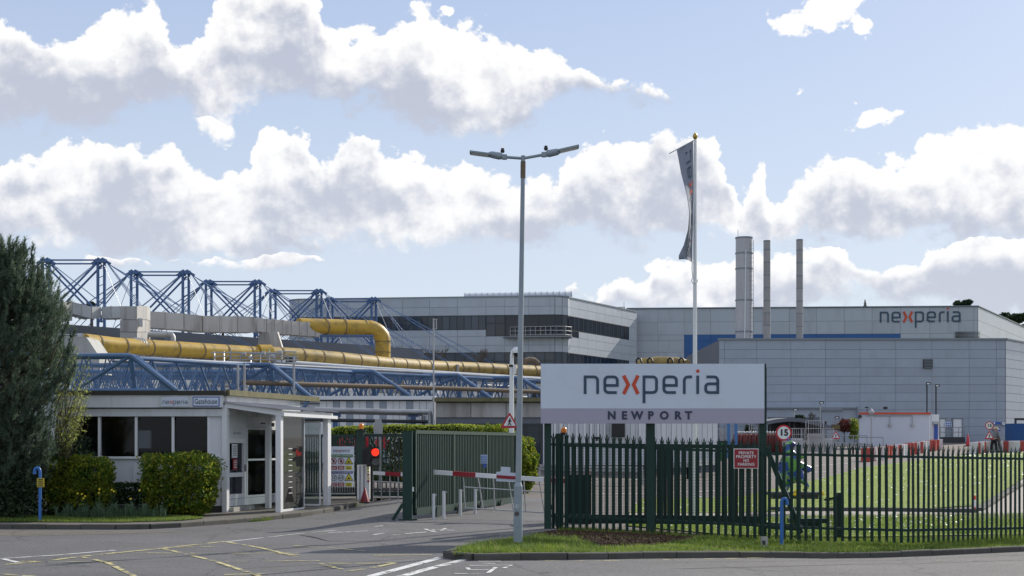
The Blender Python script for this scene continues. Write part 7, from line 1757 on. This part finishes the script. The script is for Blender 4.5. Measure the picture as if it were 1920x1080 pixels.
# ================================================================== figures
def skin_mesh(name, pts, edges, m, sub=2, loc=None):
    me = bpy.data.meshes.new(name); me.from_pydata([p[:3] for p in pts], edges, []); ob = bpy.data.objects.new(name, me); COL.objects.link(ob)
    ob.modifiers.new('s', 'SKIN'); sv_ = me.skin_vertices[0].data
    for i, p in enumerate(pts): sv_[i].radius = (p[3], p[4] if len(p) > 4 else p[3]); 
    sv_[0].use_root = True
    su = ob.modifiers.new('u', 'SUBSURF'); su.levels = sub; su.render_levels = sub
    dg = bpy.context.evaluated_depsgraph_get(); dg.update(); r = bpy.data.meshes.new_from_object(ob.evaluated_get(dg))
    COL.objects.unlink(ob); bpy.data.objects.remove(ob); r.name = name; r.materials.clear(); r.materials.append(m)
    r.polygons.foreach_set('use_smooth', [True] * len(r.polygons)); return r
def person(label, base, face, hatm, coatm, legm, lean=.0, stride=.25, hat=True):
    t = thing('person', label, 'person', base, face)
    P_ = [(0, 0, .92, .13, .10), (0, lean * .4, 1.15, .14, .11), (0, lean * .8, 1.38, .17, .11), (0, lean, 1.48, .06), (0, lean * 1.15, 1.56, .06), (0, lean * 1.25, 1.66, .09, .1), (0, lean * 1.3, 1.76, .06),
          (.17, lean * .9, 1.42, .06), (.22, lean + .03, 1.15, .05), (.2, lean + .16, .95, .035), (.2, lean + .2, .88, .03), (-.17, lean * .9, 1.42, .06), (-.23, lean - .03, 1.15, .05), (-.22, lean + .08, .93, .035), (-.22, lean + .1, .86, .03),
          (.1, 0, .85, .09), (.1, stride * .5, .48, .065), (.1, stride * .5, .1, .045), (.1, stride * .5 + .13, .05, .04), (-.1, 0, .85, .09), (-.1, -stride * .4, .48, .065), (-.1, -stride * .8, .12, .045), (-.1, -stride * .8 + .12, .05, .04)]
    E = [(0, 1), (1, 2), (2, 3), (3, 4), (4, 5), (5, 6), (2, 7), (7, 8), (8, 9), (9, 10), (2, 11), (11, 12), (12, 13), (13, 14), (0, 15), (15, 16), (16, 17), (17, 18), (0, 19), (19, 20), (20, 21), (21, 22)]
    me = skin_mesh('body', P_, E, M['skin']); o = link('body', me, t)
    # clothing as slightly larger shells of the same pose
    cp_ = [(p[0], p[1], p[2], p[3] + .03, (p[4] if len(p) > 4 else p[3]) + .035) for p in P_]
    ci = [0, 1, 2, 3, 7, 8, 9, 11, 12, 13]; mp = {v: i for i, v in enumerate(ci)}; link('jacket', skin_mesh('jacket', [cp_[i] for i in ci], [(mp[a], mp[b]) for a, b in E if a in mp and b in mp], coatm), t)
    ci = [0, 15, 16, 17, 19, 20, 21]; mp = {v: i for i, v in enumerate(ci)}; link('trousers', skin_mesh('trousers', [cp_[i] for i in ci], [(mp[a], mp[b]) for a, b in E if a in mp and b in mp], legm), t)
    for i in (18, 22): link('shoe', MB().box((P_[i][0], P_[i][1] - .03, .045), (.1, .27, .09)).mesh('shoe', M['black']), t)
    hb_ = MB().lathe([(.115, 0), (.12, .06), (.09, .13), (0, .16)], (0, lean * 1.25 - .015, 1.68), 14)
    if hat: hb_.lathe([(.115, .01), (.19, -.01), (.19, 0), (.115, .02)], (0, lean * 1.25, 1.7), 14)
    link('hat' if hat else 'hair', hb_.mesh('hat', hatm), t)
    fc = MB(); hy = lean * 1.25 + .1
    fc.box((-.035, hy, 1.675), (.022, .01, .012)).box((.035, hy, 1.675), (.022, .01, .012)); link('eyes', fc.mesh('eyes', M['black']), t); link('nose', MB().prism([(-.015, -.02), (.015, -.02), (0, .03)], (0, hy + .012, 1.645), (1, 0, 0), (0, 0, 1), .03).mesh('nose', M['skin']), t); link('mouth', MB().box((0, hy, 1.605), (.04, .01, .01)).mesh('mouth', M['redflower']), t)
    for sx in (-1, 1):
        hd_ = MB(); q_ = P_[10] if sx > 0 else P_[14]
        for k in range(4): hd_.tube((q_[0] + (k - 1.5) * .012 * 1, q_[1] + .01, q_[2] - .02), (q_[0] + (k - 1.5) * .014, q_[1] + .03, q_[2] - .1 + abs(k - 1.4) * .01), .008, 5)
        hd_.tube((q_[0] - sx * .03, q_[1] + .02, q_[2]), (q_[0] - sx * .045, q_[1] + .05, q_[2] - .05), .009, 5); link('fingers', hd_.mesh('fingers', M['skin']), t)
    return t
camo_ = mat('mottled_jacket', (.17, .18, .2), .9, var=.85, scale=9); coat2 = mat('blue_mottled_jacket', (.10, .12, .2), .9, var=.9, scale=10); dk_ = mat('dark_trousers', (.02, .02, .025), .9); gy = mat('grey_trousers', (.12, .12, .13), .9, var=.4, scale=9); hatc = mat('pale_hat', (.5, .44, .34), .85)
p = gp(1863.5, 101.5); person('person in dark clothes and a pale hat leaning forward beside the far triangle sign', p, R(-60), hatc, camo_, dk_, lean=.22, hat=True)
p = gp(1872, 102); person('person in a blue-grey mottled jacket and pale hat walking behind the leaning one', p, R(70), hatc, coat2, gy, lean=.2, hat=True)

# painted dragon sculpture on a plinth
YD = 47.0; dp = gp(1490, YD); ds_ = thing('painted_sculpture', 'blue and green painted animal sculpture stooping on a low plinth behind the fence', 'sculpture', dp)
def camopaint():
    m = bpy.data.materials.new('blue_green_patch_paint'); m.use_nodes = True; t = m.node_tree; b = t.nodes['Principled BSDF']; tc = t.nodes.new('ShaderNodeTexCoord'); v = tc.outputs['Object']
    f = noise(t, v, 3.2, 2, .5); c = mixc(t, sstep(t, f, .53, .55), (.02, .07, .30), (.10, .30, .04)); c = mixc(t, sstep(t, noise(t, v, 5, 2, .5), .6, .62), c, (.30, .42, .2)); c = mixc(t, sstep(t, noise(t, v, 7, 3, .5), .62, .64), c, (.05, .03, .2))
    t.links.new(c, b.inputs['Base Color']); b.inputs['Roughness'].default_value = .3; return m
cm = camopaint()
def DP(px, py, dy=0.0): v = S(px, py, YD) - dp; return (v.x, v.y + dy, v.z)
pts = [(*DP(1487, 890), .30, .26), (*DP(1478, 868), .24, .26), (*DP(1476, 848), .17, .18), (*DP(1475, 838), .12), (*DP(1480, 830), .13, .13), (*DP(1492, 836), .08),     # hips up to the head
       (*DP(1500, 868), .2, .18), (*DP(1512, 880), .16), (*DP(1524, 881), .09),                                      # belly to raised knee
       (*DP(1478, 905, .12), .13), (*DP(1476, 918, .12), .08), (*DP(1470, 921, .12), .07),                           # rear leg
       (*DP(1503, 899, -.1), .12), (*DP(1514, 912, -.1), .07), (*DP(1505, 921, -.1), .06),                            # front leg
       (*DP(1498, 858, -.15), .07), (*DP(1512, 855, -.15), .045)]
es = [(0, 1), (1, 2), (2, 3), (3, 4), (4, 5), (0, 6), (6, 7), (7, 8), (0, 9), (9, 10), (10, 11), (0, 12), (12, 13), (13, 14), (2, 15), (15, 16)]
link('body', skin_mesh('body', pts, es, cm), ds_)
for sx, nm in ((-.12, 'wing'), (.12, 'wing')):
    mb = MB(); q_ = [DP(1470, 852, sx), DP(1463, 868, sx * 2), DP(1462, 895, sx * 2.2), DP(1472, 905, sx * 1.6), DP(1478, 880, sx)]
    mb.add(q_ + [(a, b + .04, c) for a, b, c in q_], [tuple(range(5)), tuple(range(9, 4, -1))] + [(i, (i + 1) % 5, 5 + (i + 1) % 5, 5 + i) for i in range(5)]); link('wing', mb.mesh('wing', cm), ds_)
link('horn', MB().tube(DP(1478, 828), DP(1476, 818), .03, 6, r1=.005).tube(DP(1483, 828), DP(1484, 820), .025, 6, r1=.005).mesh('horn', M['blue_print']), ds_)
link('eye', MB().tube(DP(1484, 828, -.12), DP(1484, 828, -.14), .03, 8).mesh('eye', M['whiteclean']), ds_)
part('plinth', MB().box(S(1488, 925, YD), (1.75, .9, .1)), M['frame_dark'], ds_); part('base', MB().box(S(1488, 928, YD) + Vector((0, 0, -.06)), (1.5, .7, .12)), M['frame_dark'], ds_)
for (px, py) in ((1492, 921), (1494, 926), (1490, 927), (1540, 922), (1543, 925)):
    p = S(px, py, YD - .6); d_ = thing('daffodil', 'yellow daffodil beside the plinth of the painted sculpture', 'flower', gp(px, YD - .6), 0, 'daffodils by the sculpture'); part('stem', MB().tube(gp(px, YD - .6), p, .008, 4), M['strap'], d_); part('bloom', MB().tube(p, p + Vector((0, -.06, .02)), .06, 7, r1=.035), M['daff'], d_)
